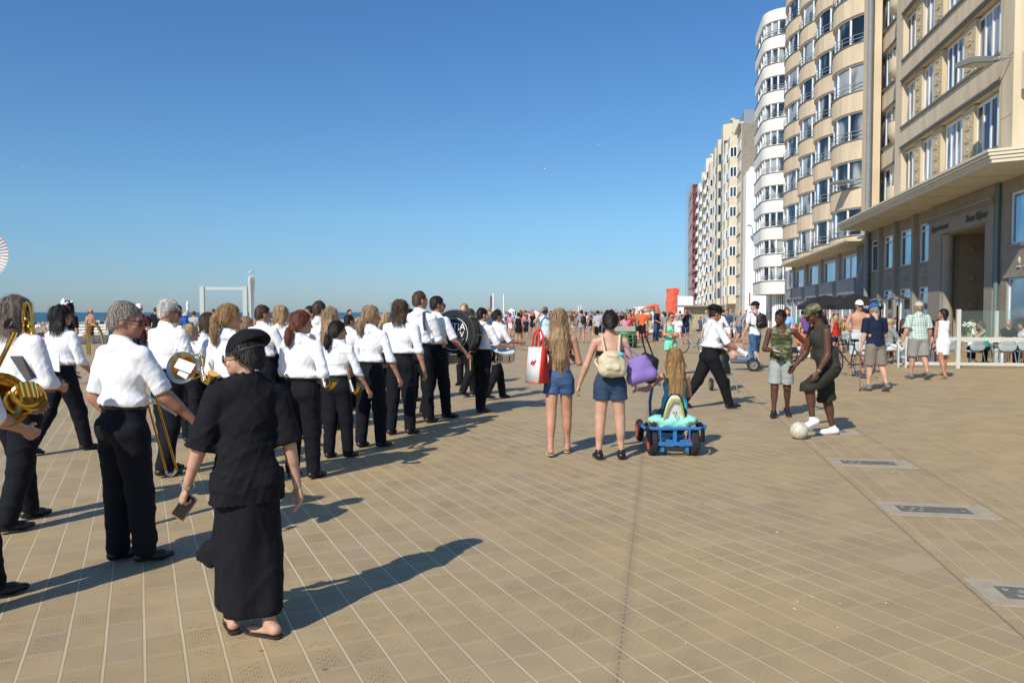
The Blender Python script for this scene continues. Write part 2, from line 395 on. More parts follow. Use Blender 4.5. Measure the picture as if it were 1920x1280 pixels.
def head(V, f, k=None):
    H = f.H; h = f.hd; M = f.Hd; k = .012*H
    V.cap(f.up((0, -.012, .815)), h((0, -.012, .895)), (.030 if f.fem else .036)*H, (.027 if f.fem else .033)*H, .016*H)
    e = lambda c, r, kk=k, op='u': V.ell(h(c), [x*H for x in r], M, kk, op)
    e((0, -.010, .944), (.0425, .054, .053)); e((0, .010, .918), (.036, .038, .042))
    e((0, .026, .896), (.028, .026, .028), .010*H); V.ell(h((0, .041, .880)), (.013*H, .011*H, .010*H), M, .008*H)
    V.cap(h((-.020, .041, .937)), h((.020, .041, .937)), .0095*H, .0095*H, .006*H)
    for sd in (-1, 1):
        V.ell(h((sd*.0175, .052, .925)), (.0095*H, .008*H, .0065*H), M, .004*H, 's')
        V.ell(h((sd*.0165, .043, .9255)), (.0095*H, .0085*H, .0080*H), M, .002*H)
        V.ell(h((sd*.022, .036, .910)), (.013*H, .011*H, .011*H), M, .008*H)
        V.ell(h((sd*.0435, -.010, .922)), (.005*H, .0115*H, .0175*H), M, .003*H)
    V.cap(h((0, .047, .929)), h((0, .0605, .909)), .0050*H, .0078*H, .005*H)
    V.cap(h((-.006, .0555, .906)), h((.006, .0555, .906)), .005*H, .005*H, .003*H)
    V.ell(h((0, .0505, .8955)), (.0125*H, .0065*H, .0030*H), M, .0025*H); V.ell(h((0, .0495, .8905)), (.0110*H, .0062*H, .0032*H), M, .0025*H)
def hairmesh(f, style, v, seed=0):
    H = f.H; h = f.hd; M = f.Hd; rnd_ = np.random.RandomState(seed)
    fwd = M @ np.array((0, 1, 0)); up = M @ np.array((0, 0, 1)); rt = M @ np.array((1, 0, 0))
    c = h((0, -.01, .93)); ext = .13*H; lo = c-ext; hi = c+ext
    if style in ('long', 'ponytail', 'lowpony', 'shoulder'): lo = lo-np.array((.04, .06, .27))*H; 
    V = Vol(lo, hi, v); t = {'crop': .0030, 'bald': .002}.get(style, .009)
    if style in ('afro',): t = .014
    V.ell(h((0, -.0125, .946)), [(.0425+t)*H, (.053+t)*H, (.0525+t)*H], M, .01*H)
    nape = .885 if style not in ('bald',) else .89
    if style not in ('crop', 'bald', 'afro'): V.ell(h((0, -.030, .918)), [(.036+t)*H, (.034+t)*H, .045*H], M, .015*H)
    else: V.ell(h((0, -.030, .912)), [(.032+t)*H, (.030+t)*H, .036*H], M, .012*H)
    V.noise(.0024*H, 45, seed, (1, 1, .35)); V.crease(.0022*H, 130, seed, (1, 1, .5), 3)
    # face opening
    V.plane(h((0, .012, .940)), fwd*1.0-up*.85)
    if style not in ('long', 'shoulder', 'bob'):
        V.plane(h((0, -.012, .91)), fwd*.55-up*.83)
    V.plane(h((0, 0, nape)), -up)
    if style == 'bald': V.plane(h((0, 0, .965)), up)
    if style == 'bob':
        for sd in (-1, 0, 1): V.cap(h((sd*.030, -.028, .93)), h((sd*.036, -.032, .872)), .028*H, .024*H, .014*H)
    if style == 'bun': V.ell(h((0, -.070, .940)), [.030*H, .026*H, .030*H], M, .008*H); V.noise(.004*H, 60, seed)
    if style == 'lowbun':
        V.ell(h((0.004, -.060, .905)), [.030*H, .024*H, .026*H], M, .010*H)
    if style in ('ponytail', 'lowpony'):
        z0 = .945 if style == 'ponytail' else .905; ln = .15 if style == 'ponytail' else .10
        p = [h((0, -.055, z0)), h((.0, -.084, z0-.012))]; bk = f.U @ np.array((0, -1, 0))
        for j in range(1, 7): p.append(p[1]+np.array((.004*sin(j), 0, -ln*j/6))*H+bk*H*.008*sin(j*.5))
        rr = [.012, .014, .020, .022, .021, .018, .013, .006]
        for a in range(7): V.cap(p[a], p[a+1], rr[a]*H, rr[a+1]*H, .006*H)
        V.noise(.0025*H, 60, seed+3, (1, 1, .12))
    if style in ('long', 'shoulder'):
        ln = .27 if style == 'long' else .10
        for j in range(9):
            x = (j-4)/4.; z = ln*(1-.15*abs(x)+.12*rnd_.rand()); bk = (1-x*x)
            a = h((x*.032, -.030-.022*bk, .945)); b = h((x*.044, -.026-.026*bk, .885)); cc = f.up((x*.047, -.048-.022*bk, .80))
            pts = [a, b, cc] if style == 'long' else [a, b, b*.5+cc*.5]
            if style == 'long': pts += [f.up((x*.034+.006*sin(j*3), -.062-.012*bk, .80-.6*(z-.06))), f.up((x*.020+.010*sin(j*5), -.062, .80-(z-.06)))]
            rr = [.017, .020, .018, .014, .004] if style == 'long' else [.018, .02, .012]
            for q in range(len(pts)-1): V.cap(pts[q], pts[q+1], rr[q]*H, rr[q+1]*H, .006*H)
        V.noise(.0032*H, 70, seed+5, (1.4, 1.4, .10))
    return V.mesh()
def strands(vf, f, st, seed):
    V, F = vf
    if len(V) == 0: return vf
    r = np.random.RandomState(seed+5); N = np.zeros_like(V); fn = np.cross(V[F[:, 1]]-V[F[:, 0]], V[F[:, 2]]-V[F[:, 0]])
    for j in range(4): np.add.at(N, F[:, j], fn)
    N /= np.maximum(np.linalg.norm(N, axis=1), 1e-9)[:, None]; c = V.mean(0)
    if np.sum((V-c)*N) < 0: N = -N
    n = {'long': 2600, 'ponytail': 1700, 'lowpony': 1500, 'shoulder': 1700}.get(st, 1100); n = int(n*(1 if f.D < 12 else .55 if f.D < 18 else .3))
    ok = np.where((N[:, 2] > -.55))[0]
    if len(ok) == 0: return vf
    i = r.choice(ok, n); P = V[i]; Nn = N[i]; L = (.026 if st in ('crop', 'bald', 'short', 'lowbun', 'bun') else .034 if st in ('ponytail', 'lowpony') else .07)*(.5+.9*r.rand(n))[:, None]
    part = P-f.hd((0, .01, 1.0)); part[:, 2] *= .3; part *= (P[:, 2:3] > f.hd((0, 0, .90))[2]); d = np.array((0, 0, -1.))*1.0+part*4+r.randn(n, 3)*.28; d -= (d*Nn).sum(1)[:, None]*Nn; d /= np.maximum(np.linalg.norm(d, axis=1), 1e-6)[:, None]
    w = np.cross(d, Nn)*(.0013 if f.D < 7 else .0018); rows = []
    for t, lift, ws in ((0, -.001, 1), (.35, .0025, 1), (.7, .0035, .8), (1, .0045+.0, .25)):
        q = P+d*L*t+Nn*(lift+.004*t*t*r.rand(n)[:, None]); q[:, 2] -= (L[:, 0]*t)**2*2.5; rows.append(q-w*ws); rows.append(q+w*ws)
    S_ = np.stack(rows, 1).reshape(-1, 3); b = np.arange(n)*8; Q = np.concatenate([np.stack([b+2*k, b+2*k+1, b+2*k+3, b+2*k+2], 1) for k in range(3)])
    return join((V, F), (S_, Q))
def foot_vol(f, v, i=0., style='shoe', which=(0, 1)):
    H = f.H; FS = [f.foot[j] for j in which]; LS = [f.leg[j] for j in which]; lo = np.min([q for F in FS for q in F[:3]], 0)-.09*H; hi = np.max([q for F in FS for q in F[:3]], 0)+.09*H
    V = Vol(lo, hi, v)
    for F, L in zip(FS, LS):
        h, b, t, fw, u = F; lat = np.cross(fw, u)
        if style in ('shoe', 'sneaker'):
            g = .004*H if style == 'sneaker' else 0
            V.cap(h+u*.006*H, b+u*.002*H, .0225*H+g, .0235*H+g, .012*H, flat=(u, .85)); V.cap(b, t, .0225*H+g, .0165*H+g*.5, .01*H, flat=(u, .72))
            V.cap(h+u*.012*H+fw*.014*H, L[2]+u*.012*H, .024*H+g, .0225*H+g*.5, .012*H)
            V.plane(L[2]+u*(.030 if style == 'sneaker' else .020)*H, u)
        else:
            V.cap(h+u*.004*H, b, .018*H, .018*H, .01*H, flat=(u, .8)); V.cap(b, t-fw*.012*H, .020*H, .012*H, .01*H, flat=(u, .55))
            V.cap(h+u*.008*H, L[2]+u*.004*H, .019*H, .0195*H, .012*H)
    return V
def sole_mb(f, i=.0, th=.010, which=(0, 1)):
    mb = MB()
    for F in [f.foot[j] for j in which]:
        h, b, t, fw, u = F; H = f.H; lat = np.cross(fw, u); base = h-u*.0185*H
        P = []
        for (a, w) in ((-.024, .010), (-.016, .019), (.01, .0195), (.055, .0235), (.09, .024), (.115, .019), (.128, .008)): P.append((a, w))
        z0 = -.001*H; ring = [(a, w) for a, w in P]+[(a, -w) for a, w in P[::-1]]
        n = len(ring); V = [base+fw*a*H+lat*w*H+u*z for z in (z0, z0+th) for a, w in ring]
        mb.add(V, [tuple(range(n)), tuple(range(2*n-1, n-1, -1))]+[(q, (q+1) % n+0, (q+1) % n+n, q+n)[::-1] for q in range(n)])
    return mb

def vox(D): return .0075 if D < 9.8 else .0095 if D < 14 else .013 if D < 22 else .018
PEOPLE = {}
def person(key, loc, H, face, label, pose=None, fem=False, w=1., skin=SKIN[0], hair=('crop', 'brown'), wear=(), group=None, D=None, curl=(.35, .35), belly=0., feet='shoe', shoe=None, eyes=False, seed=None, rz=None, cat='person'):
    pose = pose or {}; loc = Vector(loc); seed = (abs(hash(key)) % 1000 if seed is None else seed)
    seed = sum(ord(c) for c in key) if True else seed
    D = D or (loc.length); v = vox(D); f = Fig(H, pose, fem, w); f.D = D
    root = thing('person', loc, (YAW-R(face)) if rz is None else rz, label, cat, group)
    bare = {g[0] for g in wear}
    # body: head, trunk and limbs in one skin
    lo, hi = f.ext(); V = Vol(lo, hi, v if D < 14 else v)
    torso(V, f, -.013 if ({'shirt', 'top', 'jacket', 'dress'} & {g[0] for g in wear}) else 0, belly=belly); legs(V, f); arms(V, f); head(V, f)
    for F, L in zip(f.foot, f.leg):
        h, b, t, fw, u = F
        V.cap(h+u*.004*H, b, .018*H, .0175*H, .01*H, flat=(u, .8)); V.cap(b, t-fw*.010*H, .0175*H, .010*H, .01*H, flat=(u, .55)); V.cap(h+u*.008*H, L[2]+u*.004*H, .018*H, .0185*H, .012*H)
    parts = [V.mesh()]; hv = .0042 if D < 10 else .0055 if D < 16 else .009
    for A, sd, c in zip(f.arm, (-1, 1), curl): parts.append(hand(f, A, sd, hv, c))
    link('body', mesh_np('body', *join(*parts), skin), root)
    if hair:
        st, hc = hair; link('hair', mesh_np('hair', *strands(hairmesh(f, st, max(.0065, v*.8), seed), f, st, seed), HAIR[hc]), root)
    cv = v*1.15
    for gi, g in enumerate(wear):
        kind, m = g[0], g[1]; o = g[2] if len(g) > 2 else {}; V = None; nm = o.get('name', kind)
        if kind in ('shirt', 'top', 'jacket'):
            V = Vol(lo, hi, cv); i = o.get('i', .008); torso(V, f, i, belly=belly)
            sl = o.get('sleeve', 1.95); hem = o.get('hem', .605); H_ = H
            if sl > 0:
                arms(V, f, i, sl, r=o.get('ar', (.030, .027, .020)))
                if o.get('cuff'):
                    for A in f.arm:
                        a, b, c = A[:3]; q = (a+(b-a)*sl) if sl <= 1 else (b+(c-b)*(sl-1)); dd = un(b-a) if sl <= 1 else un(c-b)
                        V.cap(q-dd*.018*H, q, .030*H+i, .029*H+i, .004*H)
            if o.get('collar', True): V.cap(f.up((0, -.014, .828)), f.up((0, -.012, .862)), .046*H, .039*H, .006*H)
            if hem >= .595: V.ell(f.up((0, 0, .622)), [(.086 if not f.fem else .079)*w*H+.008, .058*w*H+belly*.8+.008, .028*H], f.U, .02*H)
            if hem < .56: V.cap(f.up((0, 0, .60)), f.up((0, 0, hem-.02)), .088*w*H+i, (.092+o.get('flare', 0))*w*H+i, .02*H, flat=(f.U @ np.array((0, 1, 0)), .66))
            V.noise(.003, 15, seed+gi, (1.1, 1.1, .6)); V.crease(o.get('wr', .0062), 30, seed+gi, (1.1, .8, .9), 4)
            V.crease(.0034, 58, seed+gi+40, (1, .8, .7), 3)
            if sl > 0:
                for A in f.arm:
                    a, b, c = A[:3]; q = (a+(b-a)*sl) if sl <= 1 else (b+(c-b)*(sl-1)); dd = un(b-a) if sl <= 1 else un(c-b)
                    if sl < 1.85 or True: V.cutend(q, dd, (.068 if kind == 'jacket' else .075)*H if sl <= 1 else .06*H, .10 if kind == 'jacket' else .07)
            V.plane(f.up((0, 0, hem)), -(f.U @ np.array((0, 0, 1))))
            if o.get('collar', True):
                V.plane(f.up((0, 0, .863)), f.U @ np.array((0, .25, 1)))
            else:
                V.cap(f.up((0, -.0, .835)), f.up((0, .01, .92)), .040*H, .06*H, .01, 's')
                if o.get('scoop'): V.cap(f.up((0, .03, .83)), f.up((0, .12, .80)), o['scoop']*H, o['scoop']*H, .01, 's')
            if sl == 0:
                ss = o.get('hole', .040)
                for sd in (-1, 1): V.cap(f.up((sd*(f.sw+.016), 0, .74)), f.up((sd*(f.sw+.012), 0, .86)), ss*H, (ss+.008)*H, .01, 's')
        elif kind in ('trousers', 'shorts', 'jeans', 'culottes'):
            V = Vol(lo, hi, cv); i = o.get('i', .008); to = o.get('to', 1.96); torso(V, f, i, upper=False, belly=belly*.5)
            legs(V, f, i, to, r=o.get('r', (.050, .041, .036)), calf=False, k=.012*H)
            V.noise(.003, 14, seed+gi+20, (.8, .8, 1.2)); V.crease(o.get('wr', .0055), 26, seed+gi+20, (.7, .7, 1.3), 4)
            if to < 1.9:
                for A in f.leg:
                    a, b, c = A; q = (a+(b-a)*to) if to <= 1 else (b+(c-b)*(to-1)); dd = un(b-a) if to <= 1 else un(c-b); V.cutend(q, dd, .10*H, .09)
            V.plane(f.up((0, 0, o.get('top', .612))), f.U @ np.array((0, 0, 1)))
            if to >= 1.9:
                for F, L in zip(f.foot, f.leg): pass
        elif kind == 'skirt':
            w0 = w; w = o.get('w', w); V = Vol(lo-.05, hi+.05, cv); z0 = o.get('hem', .28); i = .010; torso(V, f, i, upper=False)
            a = f.P.copy(); r0 = .080*w; r1 = o.get('rad', .11)
            mid = (f.leg[0][1]+f.leg[1][1])/2 if z0 > .2 else (f.leg[0][2]+f.leg[1][2])/2
            b = np.array((mid[0]*o.get('follow', .6), mid[1]*o.get('follow', .6), z0*H+(f.dz if 'seat' in pose else 0)-.02))
            V.cap(a, b, r0*H+i, r1*H, .02*H, flat=((0, 1, 0), o.get('flat', .75)))
            for L in f.leg:
                c = L[0]+(L[1]-L[0])*1.0; c2 = c if z0 > .25 else L[2]*.75+L[1]*.25; V.cap(L[0], c, .052*w*H+i, .045*H+i, .02*H)
                if z0 <= .25: V.cap(c, c2, .05*H+i, .05*H, .02*H)
            V.noise(.008, 15, seed+gi, (1, 1, .15)); V.crease(.007, 22, seed+gi, (1.2, 1.2, .25), 3); w = w0; V.plane((0, 0, z0*H), (0, 0, -1)); V.plane(f.up((0, 0, o.get('top', .62))), f.U @ np.array((0, 0, 1)))
        elif kind == 'band':                              # bikini top, vest band
            V = Vol(lo, hi, cv*.8); torso(V, f, .006); u = f.U @ np.array((0, 0, 1)); a, b = o.get('z', (.70, .725)); V.plane(f.up((0, 0, b)), u); V.plane(f.up((0, 0, a)), -u)
        elif kind == 'shoes':
            for j in (0, 1):
                mv = foot_vol(f, cv*.7 if D < 16 else cv, 0, o.get('style', 'shoe'), (j,)).mesh()
                if len(mv[0]): link('shoe', mesh_np('shoe', *mv, m), root)
        if kind == 'trousers' and D < 16 and o.get('belt', True):
            B = Vol(lo, hi, cv); torso(B, f, .016, upper=False, belly=belly*.5); uu = f.U @ np.array((0, 0, 1)); B.plane(f.up((0, 0, .613)), uu); B.plane(f.up((0, 0, .594)), -uu)
            bv = B.mesh(); (link('belt', mesh_np('belt', *bv, mat('belt_leather', (.008, .008, .008), .35)), root) if len(bv[0]) else None)
        if V is not None:
            mv = V.mesh()
            if len(mv[0]): link(nm, mesh_np(nm, *mv, m), root)
    if eyes:
        mb = MB()
        for sd in (-1, 1):
            e = MB(); e.ball(tuple(f.hd((sd*.0170, .0475, .9265))), .0063*H, 10); ob = e.build('eye', mat('eye', (.12, .07, .04), .2), root, True, False)
            b = MB(); b.tube([f.hd((sd*.009, .0535, .939)), f.hd((sd*.018, .0535, .942)), f.hd((sd*.027, .047, .938))], [.0022*H, .0026*H, .0015*H], 6); b.build('eyebrow', HAIR['dark'], root, True, False)
        b = MB(); b.tube([f.hd((-.012, .0535, .8925)), f.hd((-.005, .0572, .8935)), f.hd((.005, .0572, .8935)), f.hd((.012, .0535, .8925))], [.001*H, .0024*H, .0024*H, .001*H], 6); b.build('lips', mat('lips', (.35, .10, .09) if skin is not SKIND else (.12, .035, .03), .45), root, True, False)
    Mw = Matrix.Translation(root.location) @ Matrix.Rotation(root.rotation_euler.z, 4, 'Z')
    f.W = lambda q: Mw @ Vector(tuple(q)); f.root = root; f.D = D; f.sd = seed; PEOPLE[key] = f
    return f
def lens(f, m=None, name='sunglasses', frame=None):
    H = f.H; mb = MB(); mm = m or mat('dark_lens', (.01, .01, .01), .15)
    for sd in (-1, 1):
        c = f.hd((sd*.0175, .0585, .926)); q = MB(); 
        n = f.Hd @ np.array((sd*.25, 1, 0)); mb.lathe([(.0, -.002*H), (.0135*H, -.002*H), (.0145*H, 0), (.0135*H, .0015*H), (0, .0015*H)], tuple(c), tuple(n), 14)
        mb.tube([f.hd((sd*.030, .052, .929)), f.hd((sd*.0455, .028, .930)), f.hd((sd*.0475, -.010, .929)), f.hd((sd*.046, -.022, .920))], .0019*H, 6)
    mb.tube([f.hd((-.006, .062, .929)), f.hd((.006, .062, .929))], .002*H, 6)
    return mb.build(name, mm, f.root, True, False)
def beret(f, m=BLACK, tilt=(.25, .1)):
    H = f.H; v = .007 if f.D < 9 else .01; c = f.hd((0, -.01, .97)); V = Vol(c-.14*H, c+.14*H, v)
    M = f.Hd @ rot('Y', tilt[0]) @ rot('X', tilt[1])
    V.ell(f.hd((tilt[0]*.05, -.024, .973)), [.062*H, .071*H, .046*H], M, .012); V.ell(f.hd((0, -.012, .955)), [.0535*H, .064*H, .045*H], M, .012)
    V.noise(.003, 30, f.sd); V.plane(f.hd((0, 0, .948)), M @ np.array((0, -.25, -1)))
    link('beret', mesh_np('beret', *V.mesh(), m), f.root)
    b = MB(); P = []
    for k in range(28):
        a = 2*pi*k/28; P.append(f.hd((.0525*cos(a), -.011+.0635*sin(a), .950-.25*.0635*sin(a)*.9-.0)))
    b.tube(P, .0032*H, 6, True); b.build('hat_band', mat('hat_band', (.05, .045, .04), .5), f.root, True, False)
def cap_hat(f, m, brim=True, name='cap', back=False):
    H = f.H; v = .007 if f.D < 12 else .01; c = f.hd((0, -.01, .97)); V = Vol(c-.15*H, c+.15*H, v)
    V.ell(f.hd((0, -.012, .953)), [.0535*H, .0655*H, .058*H], f.Hd, .01)
    V.plane(f.hd((0, 0, .946)), f.Hd @ np.array((0, 0, -1)))
    sg = -1 if back else 1
    if brim: V.ell(f.hd((0, sg*.060, .946)), [.042*H, .050*H, .0045*H], f.Hd, .004*H)
    link(name, mesh_np(name, *V.mesh(), m), f.root)
def backpack(f, m, straps=None, loc=(0, -.115, .70), sz=(.085, .055, .11), name='backpack', label=None, cat='backpack'):
    H = f.H; c = f.up(loc); V = Vol(c-.2*H, c+.2*H, .009); U = f.U
    V.ell(c, [sz[0]*H, sz[1]*H, sz[2]*H], U, .02)
    V.cap(f.up((loc[0]-sz[0]*.55, loc[1], loc[2]-sz[2]*.55)), f.up((loc[0]+sz[0]*.55, loc[1], loc[2]-sz[2]*.55)), sz[1]*.8*H, sz[1]*.8*H, .03)
    V.cap(f.up((loc[0]-sz[0]*.45, loc[1], loc[2]+sz[2]*.45)), f.up((loc[0]+sz[0]*.45, loc[1], loc[2]+sz[2]*.45)), sz[1]*.6*H, sz[1]*.6*H, .03)
    V.cap(f.up((loc[0]-sz[0]*.30, loc[1]-sz[1]*.75, loc[2]-sz[2]*.3)), f.up((loc[0]+sz[0]*.30, loc[1]-sz[1]*.75, loc[2]-sz[2]*.3)), sz[1]*.42*H, sz[1]*.42*H, .008)
    V.ell(f.up((loc[0], loc[1]-sz[1]*.35, loc[2]+sz[2]*.62)), [sz[0]*.62*H, sz[1]*.75*H, sz[2]*.30*H], U, .006); V.crease(.006, 34, f.sd, (1, 1, .6), 4)
    V.noise(.004, 24, f.sd+2)
    root = thing(name, f.W(c-np.array((0, 0, sz[2]*H))), f.root.rotation_euler.z, label, cat)
    T = c-np.array((0, 0, sz[2]*H)); Vm, F = V.mesh(); link('bag_body', mesh_np('bag_body', Vm-T, F, m), root)
    for sd in (-1, 1):
        b = MB(); P = [f.up((sd*.045, loc[1]*.8, loc[2]+sz[2]*.75)), f.up((sd*.060, -.040, .838)), f.up((sd*.066, .020, .848)), f.up((sd*.072, .062, .80)), f.up((sd*.080, .066, .72)), f.up((sd*.100, .0, .655)), f.up((sd*.07, loc[1]*.7, loc[2]-sz[2]*.6))]
        P = [np.array(q)-T for q in P]; b.tube(P, .009*H, 6); b.build('strap', straps or m, root, True, False)
    return root
# ------------------------------------------------------------------ setting: promenade, beach, sea
def paving_material():
    m = bpy.data.materials.new('paving'); m.use_nodes = True; nt = m.node_tree; L = nt.links.new; N = nt.nodes.new
    b = nt.nodes['Principled BSDF']; b.inputs['Roughness'].default_value = .62; b.inputs['Specular IOR Level'].default_value = .35
    tc = N('ShaderNodeTexCoord'); P = tc.outputs['Object']
    def M(op, a, c=None, d=None):
        n = N('ShaderNodeMath'); n.operation = op
        for i, q in enumerate((a, c, d)):
            if q is None: continue
            if isinstance(q, (int, float)): n.inputs[i].default_value = q
            else: L(q, n.inputs[i])
        return n.outputs[0]
    def noise(scale, det=4, src=P):
        n = N('ShaderNodeTexNoise'); n.inputs['Scale'].default_value = scale; n.inputs['Detail'].default_value = det; L(src, n.inputs[0]); return n.outputs[0]
    def rng(x, a, c, lo=0, hi=1):
        n = N('ShaderNodeMapRange'); n.interpolation_type = 'SMOOTHSTEP'; L(x, n.inputs[0])
        for i, q in enumerate((a, c, lo, hi)): n.inputs[i+1].default_value = q
        return n.outputs[0]
    def mixc(f, A, B):
        n = N('ShaderNodeMix'); n.data_type = 'RGBA'
        (L(f, n.inputs[0]) if not isinstance(f, float) else None)
        if isinstance(f, float): n.inputs[0].default_value = f
        for i, q in ((6, A), (7, B)):
            if isinstance(q, tuple): n.inputs[i].default_value = q+(1,)
            else: L(q, n.inputs[i])
        return n.outputs[2]
    sp = N('ShaderNodeSeparateXYZ'); L(P, sp.inputs[0]); X, Y = sp.outputs[0], sp.outputs[1]
    a = R(36.3); wob = M('MULTIPLY', M('SUBTRACT', noise(1.3, 1), .5), .010)
    u0 = M('ADD', M('MULTIPLY', X, cos(a)), M('MULTIPLY', Y, sin(a))); v0 = M('SUBTRACT', M('MULTIPLY', Y, cos(a)), M('MULTIPLY', X, sin(a)))
    right = M('GREATER_THAN', X, 1.80)
    def sel(A, B): return M('ADD', M('MULTIPLY', A, M('SUBTRACT', 1, right)), M('MULTIPLY', B, right))
    u = M('ADD', sel(u0, X), wob); v = M('ADD', sel(v0, Y), wob); T = .172
    un_ = M('DIVIDE', u, T); vn = M('DIVIDE', v, T*1.45); fu = M('FRACT', un_); fv = M('FRACT', vn)
    du = M('MINIMUM', fu, M('SUBTRACT', 1, fu)); dv = M('MINIMUM', fv, M('SUBTRACT', 1, fv))
    gu = rng(du, .022, .050, 1, 0); gv = rng(dv, .014, .030, 1, 0)
    idv = N('ShaderNodeCombineXYZ'); L(M('FLOOR', un_), idv.inputs[0]); L(M('FLOOR', vn), idv.inputs[1])
    wn = N('ShaderNodeTexWhiteNoise'); wn.noise_dimensions = '2D'; L(idv.outputs[0], wn.inputs['Vector'])
    base = mixc(wn.outputs[0], (.385, .287, .155), (.475, .355, .196))
    base = mixc(M('MULTIPLY', M('GREATER_THAN', wn.outputs[0], .965), .5), base, (.30, .245, .18)); base = mixc(M('MULTIPLY', M('LESS_THAN', wn.outputs[0], .03), .4), base, (.56, .43, .27))
    big = rng(noise(.33, 5), .38, .66); base = mixc(M('MULTIPLY', big, .75), base, (.50, .36, .165))
    mid = rng(noise(2.2, 6), .35, .75); base = mixc(M('MULTIPLY', mid, .55), base, (.32, .235, .135))
    pink = rng(noise(1.1, 3), .58, .75); base = mixc(M('MULTIPLY', pink, .25), base, (.42, .27, .185))
    # grout: pale sand in the long joints, paler and thinner across
    wear = rng(noise(.55, 4), .35, .62)
    base = mixc(M('MULTIPLY', gu, M('MULTIPLY', M('ADD', .50, M('MULTIPLY', wear, .45)), rng(X, 1.0, 2.2, 1, .55))), base, (.66, .55, .35))
    base = mixc(M('MULTIPLY', gv, M('MULTIPLY', M('ADD', .18, M('MULTIPLY', wear, .50)), rng(X, 1.0, 2.2, 1, .6))), base, (.56, .45, .28))
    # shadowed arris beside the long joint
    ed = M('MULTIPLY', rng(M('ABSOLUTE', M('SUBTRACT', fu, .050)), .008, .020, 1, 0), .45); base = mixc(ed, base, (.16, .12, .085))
    # grooves: short dashes in the middle of each tile
    col = M('ABSOLUTE', M('SUBTRACT', M('FRACT', M('MULTIPLY', fu, 13)), .5)); row = M('FRACT', M('ADD', M('MULTIPLY', fv, 5.0), M('MULTIPLY', M('FLOOR', M('MULTIPLY', fu, 6.5)), .5)))
    inn = M('MULTIPLY', rng(M('ABSOLUTE', M('SUBTRACT', fu, .5)), .26, .34, 1, 0), rng(M('ABSOLUTE', M('SUBTRACT', fv, .5)), .38, .42, 1, 0))
    dash = M('MULTIPLY', M('MULTIPLY', rng(col, .08, .16, 1, 0), M('LESS_THAN', row, .55)), inn)
    wr2 = M('MULTIPLY', M('MULTIPLY', rng(noise(5.5, 3), .40, .60), rng(noise(.9, 3), .38, .60, .1, 1)), rng(X, -1.0, 1.2, 1, .35))
    dash = M('MULTIPLY', dash, wr2); base = mixc(M('MULTIPLY', dash, .60), base, (.12, .092, .066))
    # joints between the paving fields
    def joint(x0, w, thr=None):
        j = rng(M('ABSOLUTE', M('SUBTRACT', M('ADD', X, M('MULTIPLY', wob, .3)), x0)), w*.5, w, 1, 0)
        return j if thr is None else M('MULTIPLY', j, rng(M('FRACT', M('MULTIPLY', Y, 17)), .40, .55))
    base = mixc(M('MULTIPLY', joint(1.80, .010), .55), base, (.07, .065, .06)); base = mixc(M('MULTIPLY', joint(2.69, .008), .5), base, (.09, .075, .06))
    base = mixc(M('MULTIPLY', joint(-.17, .007, 1), .5), base, (.10, .085, .065)); base = mixc(M('MULTIPLY', rng(M('ABSOLUTE', M('SUBTRACT', X, -.17)), .0, .06, 1, 0), .22), base, (.17, .135, .10))
    # spots: chewing gum, scraps of paper
    vo = N('ShaderNodeTexVoronoi'); vo.inputs['Scale'].default_value = 2.3; L(P, vo.inputs['Vector'])
    spot = M('MULTIPLY', rng(vo.outputs['Distance'], .02, .05, 1, 0), M('LESS_THAN', M('FRACT', M('MULTIPLY', vo.outputs['Distance'], 0)), 2))
    pick = N('ShaderNodeSeparateColor'); L(vo.outputs['Color'], pick.inputs[0])
    base = mixc(M('MULTIPLY', M('MULTIPLY', spot, M('GREATER_THAN', pick.outputs[0], .50)), .65), base, (.10, .085, .07))
    fine = noise(160, 2); base = mixc(M('MULTIPLY', rng(fine, .3, .7), .18), base, (.20, .155, .105))
    L(base, b.inputs['Base Color'])
    h = M('SUBTRACT', M('MULTIPLY', noise(60, 3), .25), M('ADD', M('MULTIPLY', dash, .9), M('MULTIPLY', gu, .55)))
    bp = N('ShaderNodeBump'); bp.inputs['Distance'].default_value = .004; bp.inputs['Strength'].default_value = .7; L(h, bp.inputs['Height']); L(bp.outputs[0], b.inputs['Normal'])
    return m
XE = -28.5
mb = MB(); mb.box(XE, 260, -60, 2600, -5, 0); tag(mb.build('promenade', paving_material()), kind='structure')
sand = mat('sand', (.40, .32, .215), .95, var=.12, vscale=.08)
mb = MB(); mb.box(-330, XE+.01, -300, 2600, -5, -4); tag(mb.build('beach', sand), kind='structure')
sea = mat('sea', (.020, .075, .095), .35, bump=.25, bscale=.25, spec=.5)
mb = MB(); mb.add([(-12000, -4000, -4.2), (-325, -4000, -4.2), (-325, 2600, -4.2), (1200, 2700, -4.2), (12000, 12000, -4.2), (-12000, 12000, -4.2)], [(0, 1, 2, 3, 4, 5)]); tag(mb.build('sea', sea), kind='structure')
mb = MB()
for i in range(26): mb.obox((-331-3*sin(i*1.3), -200+i*110, -4.1), (5, 108, .1), .01*sin(i))
tag(mb.build('surf', mat('foam', (.8, .82, .82), .9, var=.2, vscale=.3)), kind='structure')

